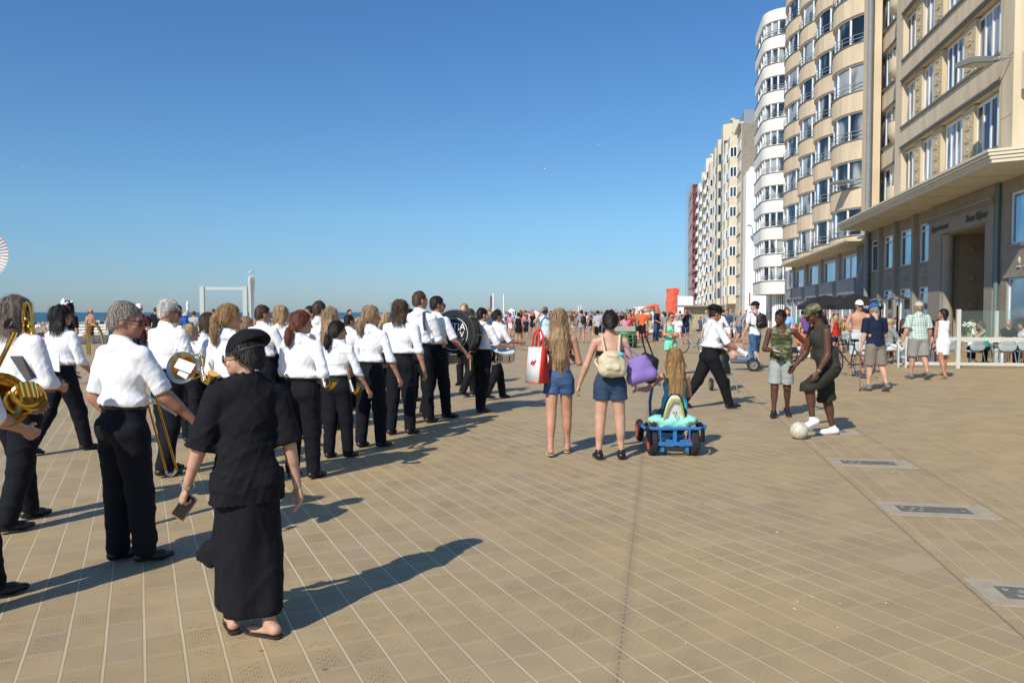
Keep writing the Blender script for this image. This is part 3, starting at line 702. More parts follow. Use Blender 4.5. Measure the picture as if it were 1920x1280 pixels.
# inset light plates in the strip beside the dark joint
frame_m = mat('plate_frame', (.40, .345, .25), .95, var=.12, vscale=8, spec=.1); plate_m = mat('plate_steel', (.13, .13, .115), .45, var=.2, vscale=12)
gl_m = mat('plate_lens', (.26, .28, .26), .25)
nm = ['nearest', 'second', 'third', 'fourth', 'farthest']
for i, (px, py) in enumerate([(1893, 1111), (1739, 955), (1619, 867), (1540, 808), (1478, 770)]):
    c = G(px, py); t = thing('ground_light', (2.245, c.y, 0), 0, 'grey concrete framed steel light plate in the paving, %s of the row from the camera' % nm[i], 'ground light', 'light plates set in the paving')
    mb = MB(); yy = c.y; x0 = 1.83; x1 = 2.66; xa = 1.95; xb = 2.50
    for q in ((x0, x1, yy-.22, yy-.11), (x0, x1, yy+.11, yy+.22), (x0, xa, yy-.11, yy+.11), (xb, x1, yy-.11, yy+.11)): mb.box(*q, -.02, .004)
    mb.build('concrete_frame', frame_m, t)
    mb = MB(); mb.box(xa, xb, yy-.11, yy+.11, -.02, .002); mb.build('plate', plate_m, t)
    for k, (dx, dy) in enumerate(((.05, .05), (.13, .03), (.09, -.05), (.20, .04), (.17, -.04), (.50, .0))):
        mb = MB(); mb.lathe([(.020, 0), (.020, .003)], (xa+dx, yy+dy, .002), n=12); mb.build('lens', gl_m, t)
# scraps of litter
rr = random.Random(4)
for k in range(14):
    px, py = rr.choice([(1545, 1130), (1600, 1150), (1480, 990), (1700, 880), (1250, 1190), (1450, 905), (1870, 910), (1200, 1020), (1620, 1160)]); px += rr.uniform(-60, 60); py += rr.uniform(-30, 30)
    c = G(px, py); mb = MB(); mb.obox((c.x, c.y, .004), (rr.uniform(.01, .022), rr.uniform(.003, .007), .002), rr.uniform(0, 3), rr.uniform(-.2, .2)); o = mb.build('paper_scrap', PAPER)
    tag(o, 'tiny white scrap of paper lying on the tan paving', 'litter', 'scraps of paper on the paving')

# ------------------------------------------------------------------ apartment blocks
beige = mat('beige_render', (.66, .55, .385), .85, var=.13, vscale=2.0, bump=.012, bscale=9, stretch=(1, 1, .14))
beige2 = mat('sand_render', (.66, .54, .375), .85, var=.13, vscale=1.8, stretch=(1, 1, .16))
cream = mat('cream_stone', (.62, .55, .41), .8, var=.08, vscale=1.5)
stone = mat('grey_stone', (.29, .258, .20), .75, var=.12, vscale=1.2, bump=.006, bscale=30)
stone2 = mat('blue_grey_stone', (.30, .315, .34), .75, var=.10, vscale=1.2)
wht = mat('white_render', (.78, .76, .71), .8, var=.05, vscale=.9, stretch=(1, 1, .4))
brightw = mat('bright_white_paint', (.86, .86, .85), .8, var=.03, vscale=.5)
whf = mat('white_frame', (.78, .80, .82), .4)
ledge = mat('grey_ledge', (.17, .165, .155), .8, var=.15, vscale=3)
railm = mat('rail_metal', (.28, .32, .33), .5); pipe_m = mat('pipe_teal', (.12, .19, .19), .5); zinc = mat('zinc', (.24, .25, .26), .5, var=.1, vscale=4)
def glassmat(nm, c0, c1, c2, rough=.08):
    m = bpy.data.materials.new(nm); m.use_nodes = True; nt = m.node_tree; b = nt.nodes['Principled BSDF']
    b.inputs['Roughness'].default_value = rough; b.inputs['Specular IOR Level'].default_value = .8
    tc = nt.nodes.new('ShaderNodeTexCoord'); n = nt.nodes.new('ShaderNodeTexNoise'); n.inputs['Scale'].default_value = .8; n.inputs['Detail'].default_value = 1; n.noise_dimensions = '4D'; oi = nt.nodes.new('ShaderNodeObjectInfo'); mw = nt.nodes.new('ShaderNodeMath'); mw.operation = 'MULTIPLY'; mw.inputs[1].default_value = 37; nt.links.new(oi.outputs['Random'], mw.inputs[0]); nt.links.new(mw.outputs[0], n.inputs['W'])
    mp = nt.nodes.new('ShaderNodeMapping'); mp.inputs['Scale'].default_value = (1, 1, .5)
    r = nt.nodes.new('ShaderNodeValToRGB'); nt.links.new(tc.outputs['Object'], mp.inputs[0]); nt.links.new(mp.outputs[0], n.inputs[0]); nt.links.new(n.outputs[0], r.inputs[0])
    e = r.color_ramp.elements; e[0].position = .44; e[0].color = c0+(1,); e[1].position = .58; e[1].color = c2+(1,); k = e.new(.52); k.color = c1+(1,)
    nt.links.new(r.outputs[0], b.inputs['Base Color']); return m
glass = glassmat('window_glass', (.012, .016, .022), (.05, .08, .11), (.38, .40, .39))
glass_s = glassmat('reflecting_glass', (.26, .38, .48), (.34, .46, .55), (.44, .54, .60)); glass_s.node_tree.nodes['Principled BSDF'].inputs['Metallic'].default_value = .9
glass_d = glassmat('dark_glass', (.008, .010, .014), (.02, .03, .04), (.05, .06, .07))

def grid_wall(mb, X0, X1, y0, y1, z0, z1, holes):
    """solid wall slab between X0..X1 leaving rectangular holes (ya,yb,za,zb)"""
    ys = sorted({y0, y1}|{h[i] for h in holes for i in (0, 1)}); ys = [y for y in ys if y0 <= y <= y1]
    for a, b in zip(ys[:-1], ys[1:]):
        m = (a+b)/2; cuts = sorted((h[2], h[3]) for h in holes if h[0] < m < h[1]); z = z0
        for c, d in cuts:
            if c > z: mb.box(X0, X1, a, b, z, c)
            z = max(z, d)
        if z < z1: mb.box(X0, X1, a, b, z, z1)
def window(par, X, ya, yb, za, zb, nm=2, fr=.07, gm=None, d=.06, transom=None, mu=None):
    """white frame with its glass; faces -X"""
    mb = MB(); m2 = .11 if mu is None else mu
    mb.box(X, X+d, ya, ya+fr, za, zb); mb.box(X, X+d, yb-fr, yb, za, zb); mb.box(X, X+d, ya+fr, yb-fr, za, za+fr); mb.box(X, X+d, ya+fr, yb-fr, zb-fr, zb)
    for k in range(1, nm): c = ya+(yb-ya)*k/nm; mb.box(X-.005, X+d-.005, c-m2/2, c+m2/2, za+fr, zb-fr)
    if transom: mb.box(X+.004, X+d-.01, ya+fr, yb-fr, transom-.03, transom+.03)
    w = mb.build('window', whf, par)
    g = MB((0, 0, 0)); g.box(X+d*.6, X+d*.6+.02, ya+fr*.9, yb-fr*.9, za+fr*.9, zb-fr*.9)
    me = g.build('pane', gm or glass, None); me.data.transform(Matrix.Translation(-par.location)); me.parent = w
    return w

# ---- 1: the beige block on the right, with the stone ground floor and long canopy
W1 = 11.5
b1 = thing('apartment_building', (W1, 35, 0), 0, 'beige apartment block at the right edge with long striped canopy above a grey stone portal', 'building')
wall = MB(); holes = []; YA, YB = yx(1864, W1), yx(1684, W1); Y1 = yx(1672, W1); YE = 28.75
rows = [(7.37+3.2*k, 9.45+3.2*k) for k in range(5)]
for za, zb in rows: holes.append((YA, YB, za, zb))
grid_wall(wall, W1, W1+.4, YE, Y1, 6.42, 24, holes)
wall.box(W1+.4, W1+6, YE, Y1+.3, 6.42, 24)
# recessed part with the little rounded balconies
WR = 12.15; YR = yx(1630, WR)
rholes = [(yx(1671, WR), yx(1641, WR), za+.1, zb) for za, zb in rows]
grid_wall(wall, WR, WR+.3, Y1+.02, YR, 6.42, 24, rholes); wall.box(WR+.3, W1+6, Y1+.3, YR, 6.42, 24)
# oblique face turning away at the near end
ob = [(W1, YE), (W1+6, YE-2.7), (W1+6, YE)]; wall.prism(ob, 6.42, 24)
wall.build('wall', beige, b1)
w2 = MB(); 
for za, zb in rows: w2.box(W1+.30, W1+.39, YA+.003, YB-.003, za-.02, zb+.02)
w2.build('recess_wall', cream, b1)
pm = mat('carved_panel', (.60, .49, .31), .8)
for za, zb in rows:
    lg = MB(); lg.box(W1-.07, W1+.30, YA-.05, YB+.05, za-.10, za); lg.build('sill', ledge, b1)
    lg = MB(); lg.box(W1-.05, W1+.02, YA-.05, YB+.05, zb, zb+.10); lg.box(W1-.10, W1-.02, YA-.07, YB+.07, zb+.10, zb+.16); lg.build('lintel_moulding', mat('grey_moulding', (.23, .215, .18), .8, var=.1, vscale=4), b1)
    for (pa, pb, n) in ((1862, 1822, 3), (1795, 1766, 3), (1740, 1724, 2), (1705, 1690, 2)): window(b1, W1+.22, yx(pa, W1+.2), yx(pb, W1+.2), za+.01, zb-.12, n, .09)
    for (pa, pb) in ((1818, 1797), (1757, 1741), (1720, 1707)):
        mb = MB(); ya, yb = yx(pa, W1+.1), yx(pb, W1+.1); mb.box(W1+.10, W1+.29, ya, yb, za+.003, zb-.05)
        for j in range(4):
            zc = za+.3+j*.48; mb.box(W1+.085, W1+.11, ya+.12, yb-.12, zc, zc+.03); mb.ball((W1+.10, (ya+yb)/2, zc+.16), .06, 8, (.5, 1.4, 1))
            mb.box(W1+.07, W1+.11, (ya+yb)/2-.18, (ya+yb)/2+.18, zc-.05, zc-.02)
        mb.build('carved_panel', pm, b1)
    ya, yb = yx(1671, WR), yx(1641, WR); window(b1, WR+.12, ya, yb, za+.1, zb, 3, .08)
    mb = MB(); mb.box(WR-.08, WR+.1, ya-.1, yb+.1, za, za+.09); mb.build('sill', ledge, b1); mb = MB(); mb.box(WR-.06, WR+.0, ya-.1, yb+.1, zb, zb+.1); mb.build('lintel', ledge, b1)
    # rounded balcony at the near side
    mb = MB(); cy = Y1+.75; prof = [(.05, -.75), (.35, -.62), (.62, -.35), (.74, -.1), (.78, 0), (.78, .55), (.70, .55), (.70, .05)]
    mb.lathe(prof, (WR, cy, za+.05), n=20); mb.build('balcony', beige, b1, True)
    mb = MB(); P = [(WR-.74*cos(t), cy+.74*sin(t), za+.85) for t in [R(-80+10*j) for j in range(17)]]; mb.tube(P, .02, 6)
    mb.tube([(q[0], q[1], q[2]-.15) for q in P], .012, 6)
    for q in P[::3]: mb.tube([q, (q[0], q[1], za+.6)], .012, 5)
    mb.build('balcony_rail', railm, b1)
# vertical joint lines on the near pier
mb = MB()
for z in (8.2, 10.2, 12.3, 14.4, 16.5): mb.box(W1-.004, W1+.01, YE+.02, YA-.15, z, z+.02)
mb.box(W1-.004, W1+.01, YA-.2, YA-.17, 6.6, 24); mb.build('render_joint', mat('joint', (.28, .23, .16), .9), b1)
# stepped canopy
cx0 = 9.55; cyn = 25.5; cyf = yx(1567, 9.55)
dn = un((.91, -.41, 0))
def can(off, z0, z1, mb):
    a = (cx0+off, cyf-off*.6); b_ = (cx0+off, cyn+off*.4); e = (b_[0]+dn[0]*6, b_[1]+dn[1]*6)
    mb.prism([a, b_, e, (W1+5.9, e[1]+3), (W1+.003, YE+.2), (W1+.003, yx(1630, W1)), (cx0+off+.9, cyf-off*.6)], z0, z1)
mb = MB(); can(.14, 6.05, 6.16, mb); can(.09, 6.16, 6.24, mb); can(.12, 6.24, 6.26, mb); can(.04, 6.26, 6.34, mb); can(.07, 6.34, 6.36, mb); can(0, 6.36, 6.44, mb)
mb.build('canopy', mat('canopy_stone', (.66, .60, .45), .8, var=.06, vscale=2), b1)
mb = MB()
for k in range(8): yy = 28+k*2.25; mb.box(9.85, 11.3, yy, yy+.10, 6.035, 6.05)
mb.build('soffit_batten', mat('soffit', (.58, .49, .33), .8), b1)
# ground floor in grey stone
gf = MB(); fh = [(yx(1742, W1), yx(1721, W1)), (yx(1707, W1), yx(1685, W1)), (yx(1675, W1), yx(1655, W1)), (yx(1647, W1), yx(1631, W1))]
PA, PB = yx(1850, W1), yx(1768, W1)
GH = []
for i, (a, b_) in enumerate(fh):
    GH.append((a, b_, 3.82, 5.52))
    if i < 3: GH.append((a, b_, .55, 2.75))
    else: GH.append((a+.1, b_+.3, 0, 2.3))
GH.append((PA, PB, 0, 4.75)); GH += [(26.0, yx(1889, W1), 3.85, 5.58), (25.6, yx(1886, W1), .5, 2.76)]
grid_wall(gf, W1, W1+.55, 20, yx(1629, W1)-.1, 0, 6.05, GH); gf.box(W1+1.9, W1+6, 20, 46, 0, 6.05)
gf.build('ground_floor_wall', stone, b1)
for i, (a, b_) in enumerate(fh):
    window(b1, W1+.05, a, b_, 3.82, 5.52, 1, .07, transom=5.22, gm=glass_s)
    if i < 3: window(b1, W1+.05, a, b_, .55, 2.75, 1, .07, transom=2.5, gm=glass_s)
    mb = MB(); mb.box(W1-.06, W1+.16, a-.1, b_+.1, 3.74, 3.82); mb.build('sill', stone, b1)
    mb = MB()
    mb.box(W1-.16, W1+.0, b_+.28, b_+.62, .0, 6.03)
    mb.box(W1-.10, W1+.0, b_+.18, b_+.28, .0, 6.03); mb.build('pier', stone, b1)
    # carved ornament between the floors
    mb = MB(); c = (a+b_)/2
    for dx in (-.25, 0, .25): mb.ball((W1, c+dx, 3.3), .09, 8, (.4, 1, 1.3)); mb.box(W1-.03, W1+.01, c+dx-.1, c+dx+.1, 3.10, 3.14)
    mb.build('carved_ornament', stone, b1)
window(b1, W1+.06, 26.0, yx(1889, W1), 3.85, 5.58, 2, .08, gm=glass_s); window(b1, W1+.06, 25.6, yx(1886, W1), .5, 2.76, 1, .06, gm=glass_s)
mb = MB(); mb.box(W1-.05, W1+.2, 25.5, yx(1888, W1)+.1, 3.76, 3.85); mb.build('sill', stone, b1); mb = MB(); mb.box(W1-.05, W1+.1, 25.5, yx(1884, W1)+.1, 2.76, 2.86); mb.build('sill', stone, b1)
mb = MB()
for yy in (26.9, 27.5, 28.0): mb.ball((W1, yy, 3.3), .10, 8, (.4, 1, 1.3)); mb.box(W1-.04, W1+.01, yy-.12, yy+.12, 3.08, 3.13)
mb.build('carved_ornament', cream, b1)
mb = MB(); mb.tube([(W1-.10, yx(1872, W1), 0), (W1-.10, yx(1872, W1), 6.0)], .075, 10); mb.build('downpipe', pipe_m, b1)
# portal
mb = MB(); PR0, PR1 = yx(1866, W1), yx(1742, W1)-.15
mb.box(W1-.12, W1, PR0, PA-.02, 0, 5.40); mb.box(W1-.12, W1, PB+.02, PR1, 0, 5.40); mb.box(W1-.12, W1, PA-.02, PB+.02, 4.80, 5.40)
mb.box(W1-.20, W1, PR0-.05, PR1+.05, 5.40, 5.50); mb.box(W1-.26, W1, PR0-.08, PR1+.08, 5.50, 5.60); mb.box(W1-.10, W1, PR0, PR1, 5.60, 6.03)
for k in range(34): yy = PR0+.05+(PR1-PR0-.1)*k/34; mb.box(W1-.245, W1-.19, yy, yy+.07, 5.44, 5.497)
mb.build('portal_surround', stone, b1)
mb = MB(); mb.lathe([(.26, 0), (.26, .3), (.22, .35), (.21, 4.6), (.25, 4.7), (.25, 4.76)], (W1+.10, PB-.15, 0), n=20)
mb.build('column', stone, b1, True)
mb = MB(); mb.box(W1+.55, W1+1.6, PB-.05, PB+.1, 0, 4.75); mb.box(W1+.55, W1+1.6, PA-.1, PA+.0, 0, 4.75); mb.box(W1+.55, W1+1.9, PA-.05, PB+.05, 4.75, 5.0)
dc = mat('door_panel', (.30, .24, .15), .6)
for k in range(4):
    z = .35+k*1.1
    for q, dd in ((0, .012), (.12, .024), (.24, .036)): 
        mb.box(W1+.66+q, W1+.70+q, PB-.05-dd, PB-.048, z+q, z+.95-q); mb.box(W1+1.42-q, W1+1.46-q, PB-.05-dd, PB-.048, z+q, z+.95-q)
        mb.box(W1+.70+q, W1+1.42-q, PB-.05-dd, PB-.048, z+q, z+.04+q); mb.box(W1+.70+q, W1+1.42-q, PB-.05-dd, PB-.048, z+.91-q, z+.95-q)
    mb.ball((W1+1.06, PB-.06, z+.47), .13, 8, (1, .3, 1.2))
mb.build('door_panel', dc, b1)
mb = MB(); mb.box(W1+1.6, W1+1.66, PA, PB, 0, 4.7); mb.build('dark_interior', mat('interior_black', (.008, .008, .009), .5), b1)  # black sheet standing in for the darkness of the open interior behind the porch
tm = Matrix.Translation((0, 0, 0))
for tx, yc, sz in (('Appartement', PR1-1.35, .36), ('Beau-Séjour', PR0+1.45, .40)):
    Mt = Matrix(((0, 0, -1, W1-.14-b1.location.x), (-1, 0, 0, yc-b1.location.y), (0, 1, 0, 5.10), (0, 0, 0, 1))) @ Matrix(((1, .25, 0, 0), (0, 1, 0, 0), (0, 0, 1, 0), (0, 0, 0, 1)))
    text_obj('lettering', tx, sz, mat('letter_grey', (.10, .10, .09), .7), b1, Mt, .012)
# near balcony high at the right edge and its rail
mb = MB(); bx, by = W1+.1, YE-.35
mb.prism([(bx, by), (bx+.25, by-1.0), (bx+4, by-2.6), (bx+4, by-1.6)], 8.9, 10.1); mb.build('balcony', beige, b1)
mb = MB(); P = [(bx+.05, by-.1, 10.2), (bx+.2, by-.8, 10.75), (bx+1.2, by-1.4, 10.8), (bx+4, by-2.5, 10.8)]; mb.tube(P, .03, 6); mb.tube([(bx+.2, by-.8, 10.1), (bx+.2, by-.8, 10.75)], .025, 6); mb.tube([(bx+1.2, by-1.4, 10.1), (bx+1.2, by-1.4, 10.8)], .025, 6); mb.build('balcony_rail', ledge, b1)
# floodlight on its arm
def floodlight(p, d, s, lab):
    t = thing('floodlight', p, 0, lab, 'floodlight', 'floodlights on the facades'); p = Vector(p)
    mb = MB(); mb.obox(p+Vector((-s*.9, d, 0)), (s*1.2, s*.75, .16*s), .5, 0, -.12); mb.obox(p+Vector((-s*.9, d, .08*s)), (s*.9, s*.5, .12*s), .5, 0, -.12); mb.build('lamp_housing', mat('lamp_grey', (.20, .21, .20), .5), t, bevel=.01)
    mb = MB(); mb.obox(p+Vector((-s*.9, d, -.09*s)), (s*1.0, s*.6, .02), .5, 0, -.12); mb.build('lamp_glass', mat('lamp_glass', (.35, .33, .28), .3), t)
    mb = MB(); mb.tube([p, p+Vector((-s*.3, d*.4, .03)), p+Vector((-s*.45, d*.6, .02))], .035, 6); mb.ball(tuple(p+Vector((-s*.3, d*.4, .03))), .08*s, 8); mb.build('bracket', zinc, t)
floodlight((W1-.02, 28.9, 10.1), .4, 1.0, 'grey floodlight on a bracket high on the beige block at the right edge')

# pilaster and drain pipe between the first two blocks
t = thing('drainpipe', (W1+.3, 47, 0), 0, 'tall grey zinc drainpipe running up the pilaster between the two beige blocks', 'drainpipe')
mb = MB(); mb.box(W1-.08, W1+.5, yx(1627, W1), yx(1614, W1), 6.0, 31); mb.build('pilaster', beige2, t)
mb = MB(); mb.tube([(W1-.22, yx(1624, W1-.2), .1), (W1-.22, yx(1624, W1-.2), 31)], .13, 10); mb.build('pipe', zinc, t)
mb = MB(); mb.box(W1-.1, W1+.4, yx(1628, W1), yx(1608, W1), 0, 5.99); mb.build('pier', mat('dark_stone', (.14, .16, .18), .7), t)

# ---- 2: sand coloured block with four stacks of rounded bays
W2 = 11.75
b2 = thing('apartment_building', (W2, 60, 0), 0, 'sand coloured apartment block with four stacks of bulging round bays', 'building')
ye = [yx(1613, W2), yx(1573, W2), yx(1538, W2), yx(1509, W2), yx(1484, W2)+1.5]
P2 = 2.84; zf = [6.15+P2*k for k in range(9)]    # top of parapet below each window
mb = MB(); mb.box(W2+.35, W2+8, ye[0], 78, 5.9, 31.5); core = mb
core.build('wall', beige2, b2)
def arc(y0, y1, sag, X, n=14, inset=0.):
    c = (y1-y0); r = (c*c/4+sag*sag)/(2*sag); xc = X-sag+r; ym = (y0+y1)/2; am = math.asin(min(1, c/2/r)); r -= inset
    return [(xc-r*cos(t), ym+r*sin(t)) for t in [-am+2*am*i/n for i in range(n+1)]]
for bi in range(4):
    y0, y1 = ye[bi], ye[bi+1]; sag = 1.35; X = W2+.2
    A = arc(y0+.05, y1-.05, sag, X)
    mb = MB(); back = [(X+.6, y1-.05), (X+.6, y0+.05)]
    for k in range(-1, 9):
        z1 = 6.15+P2*k; z0 = z1-1.12
        if k < 0: z0, z1 = 5.72, 6.15-P2+1.9; 
        if z1 > z0: mb.prism((A+back)[::-1], max(z0, 5.72), z1)
    mb.prism((A+back)[::-1], 6.15+P2*9-1.12, 6.15+P2*9+.4)
    mb.build('bay_wall', beige2, b2)
    for k in range(9):
        z0 = zf[k]; z1 = z0+P2-1.12; I = arc(y0+.05, y1-.05, sag, X, 14, .16)
        fr = MB(); 
        for j in (0, 3, 6, 9, 13): q = I[j]; fr.obox((q[0]+.02, q[1], (z0+z1)/2), (.10, .13, z1-z0))
        for j in range(14):
            a, b_ = I[j], I[j+1]; m_ = ((a[0]+b_[0])/2, (a[1]+b_[1])/2); an = atan2(b_[1]-a[1], b_[0]-a[0]); ln = sqrt((b_[0]-a[0])**2+(b_[1]-a[1])**2)
            for zz in (z0+.05, z1-.05): fr.obox((m_[0], m_[1], zz), (ln+.02, .10, .10), an)
        w = fr.build('window', whf, b2)
        g = MB(); I2 = arc(y0+.05, y1-.05, sag, X, 14, .20); g.prism((I2+back)[::-1], z0+.001, z1-.001); o = g.build('pane', glass, None); o.data.transform(Matrix.Translation(-b2.location)); o.parent = w
        O = arc(y0+.3, y1-.3, sag+.02, X-.02, 14, 0); rl = MB()
        for zz in (z0+.35, z0+.58): rl.tube([(q[0], q[1], zz) for q in O[:11]], .022, 5)
        for j in (0, 2, 4, 6, 8, 10): rl.tube([(O[j][0], O[j][1], z0), (O[j][0], O[j][1], z0+.58)], .018, 5)
        rl.build('railing', railm, b2)
        sl_ = MB(); S_ = arc(y0+.03, y1-.03, sag+.06, X, 14, 0); sl_.prism((S_+[(X+.3, y1-.05), (X+.3, y0+.05)])[::-1], z0, z0+.07); sl_.build('sill', ledge, b2)
mb = MB(); mb.prism([(10.3, yx(1585, 10.3)), (10.3, 70.5), (W2+.4, 72), (W2+.4, yx(1585, 10.3))][::-1], 5.58, 5.70); mb.prism([(10.45, yx(1585, 10.3)+.15), (10.45, 70.2), (W2+.4, 71.5), (W2+.4, yx(1585, 10.3)+.15)][::-1], 5.48, 5.58)
mb.build('canopy', cream, b2)
# ground floor 2
gw = MB(); WG = W2+.05; gh = []
wins2 = [(1606, 1577), (1565, 1543), (1533, 1515), (1506, 1491), (1487, 1479)]
for a, b_ in wins2: gh += [(yx(a, WG), yx(b_, WG), 3.7, 5.2), (yx(a, WG), yx(b_, WG), .1, 2.5)]
grid_wall(gw, WG, WG+.34, ye[0]-.6, 78, 0, 5.48, gh); gw.box(WG+.8, WG+8, ye[0]-.6, 78, 0, 5.9)
gw.build('ground_floor_wall', stone2, b2)
for a, b_ in wins2:
    window(b2, WG+.05, yx(a, WG), yx(b_, WG), 3.7, 5.2, 1 if a != 1606 else 2, .07, gm=glass_s); window(b2, WG+.05, yx(a, WG), yx(b_, WG), .1, 2.5, 2, .07, gm=glass_s)
    mb = MB(); mb.box(WG-.14, WG, yx(b_, WG)+.25, yx(b_, WG)+.75, 0, 5.45); mb.box(WG-.22, WG, yx(a, WG)-.1, yx(b_, WG)+.2, 2.75, 3.62); mb.box(WG-.26, WG, yx(a, WG)-.15, yx(b_, WG)+.24, 3.62, 3.70); mb.build('pier', stone2, b2)
floodlight((W2-.3, 49.2, 9.35), .5, .9, 'grey floodlight on an arm beside the nearest round bay of the sand coloured block')
floodlight((W2-.3, 71.5, 9.2), .5, .9, 'small floodlight between the sand coloured block and the white round tower')

# ---- 3: white tower with rounded corner
b3 = thing('apartment_building', (11, 84, 0), 0, 'tall white apartment tower with rounded corner and ribbon windows', 'building')
X3 = 10.0; Y3 = 80.0; r3 = 2.2; A = [(15.5, Y3)]+[(X3+r3-r3*sin(t), Y3+r3-r3*cos(t)) for t in [R(90*i/14) for i in range(15)]]+[(X3, 88.)]
def inset(A, d):
    out = []
    for i, p in enumerate(A):
        a = A[max(i-1, 0)]; b_ = A[min(i+1, len(A)-1)]; t = un((b_[0]-a[0], b_[1]-a[1], 0)); n = (-t[1], t[0]); out.append((p[0]-(n[0])*-d, p[1]-n[1]*-d))
    return out
def inset3(d): return [(15.5, Y3+d)]+[(X3+r3-(r3-d)*sin(t), Y3+r3-(r3-d)*cos(t)) for t in [R(90*i/14) for i in range(15)]]+[(X3+d, 88.)]
P3 = 2.65; mb = MB(); bk = [(15.5, 88.)]
for k in range(11):
    z1 = 28.5-P3*k+P3*0; z0 = z1-1.18
    if k == 10: break
    if k == 9: z0 = 3.4
    mb.prism((A+bk)[::-1] if False else (A+bk)[::-1], z0, z1)
mb.prism((A+bk)[::-1], 28.5+1.47, 31.05)
mb.build('band', wht, b3)
mb = MB()
for k in range(10): z1 = 28.5-P3*k; B = [(15.5, Y3-.06)]+[(X3+r3-(r3+.06)*sin(t), Y3+r3-(r3+.06)*cos(t)) for t in [R(90*i/14) for i in range(15)]]+[(X3-.06, 88.)]; mb.prism((B+bk)[::-1], z1, z1+.06)
mb.build('ledge', ledge, b3)
for k in range(10):
    z0 = 28.5-P3*k+.06; z1 = z0+1.41; I = inset3(.16); fr = MB()
    posts = [(12.9, Y3+.10), (12.35, Y3+.10), (11.55, Y3+.1)] if False else []
    pr = MB(); pr.box(12.15, 12.75, Y3+.02, Y3+.4, z0-.001, z1+.001); pr.build('pier', wht, b3)
    for i in (1, 4, 7, 11, 14): q = I[i+1]; fr.obox((q[0], q[1], (z0+z1)/2), (.15, .15, z1-z0), R(-90*i/14))
    for q in ((13.2, Y3+.16), (13.9, Y3+.16), (X3+.16, 84), (X3+.16, 86)): fr.obox((q[0], q[1], (z0+z1)/2), (.14, .14, z1-z0))
    for a_, e_ in zip(I[:-1], I[1:]):
        for zz in (z0+.04, z1-.05): fr.obox(((a_[0]+e_[0])/2, (a_[1]+e_[1])/2, zz), (sqrt((e_[0]-a_[0])**2+(e_[1]-a_[1])**2)+.02, .09, .08), atan2(e_[1]-a_[1], e_[0]-a_[0]))
    w = fr.build('window', whf, b3); g = MB(); g.prism((inset3(.22)+bk)[::-1], z0-.002, z1+.002); o = g.build('pane', glass, None); o.data.transform(Matrix.Translation(-b3.location)); o.parent = w
    rl = MB()
    for zz in (z0+.30, z0+.50): rl.tube([(p[0], p[1], zz) for p in inset3(.05)[1:15]], .02, 5)
    for p in inset3(.05)[1:16:3]: rl.tube([(p[0], p[1], z0), (p[0], p[1], z0+.5)], .016, 5)
    rl.build('railing', railm, b3)
mb = MB(); mb.prism((inset3(1.4)+bk)[::-1], 0, 3.4); mb.build('shopfront', glass_d, b3)
for p in inset3(1.3)[1:16:2]+[(12.9, Y3+1.3), (13.8, Y3+1.3), (X3+1.3, 85)]: mb = MB(); mb.obox((p[0], p[1], 1.7), (.12, .12, 3.38)); mb.build('shopfront_mullion', whf, b3)

# ---- 4: slim bright white slab
b4 = thing('apartment_building', (12.5, 105, 0), 0, 'slim blank bright white slab building left of the white tower', 'building')
mb = MB(); mb.prism([(10.9, 104.5), (11.3, 104), (16, 104), (16, 107.9), (10.9, 107.9)], 0, 19.6); mb.prism([(11.3, 104.3), (16, 104.3), (16, 107.9), (11.3, 107.9)], 19.6, 20.2); mb.build('wall', brightw, b4, bevel=.15)
mb = MB(); mb.box(11.35, 11.5, 103.9, 103.99, 2.6, 4.1); mb.build('red_sign', mat('red_sign', (.6, .05, .04), .5), b4)
mb = MB(); mb.tube([(11.6, 103.9, 12.5), (11.2, 102.6, 12.55)], .05, 6); mb.obox((11.1, 102.3, 12.5), (.5, .7, .12)); mb.build('lamp', zinc, b4)
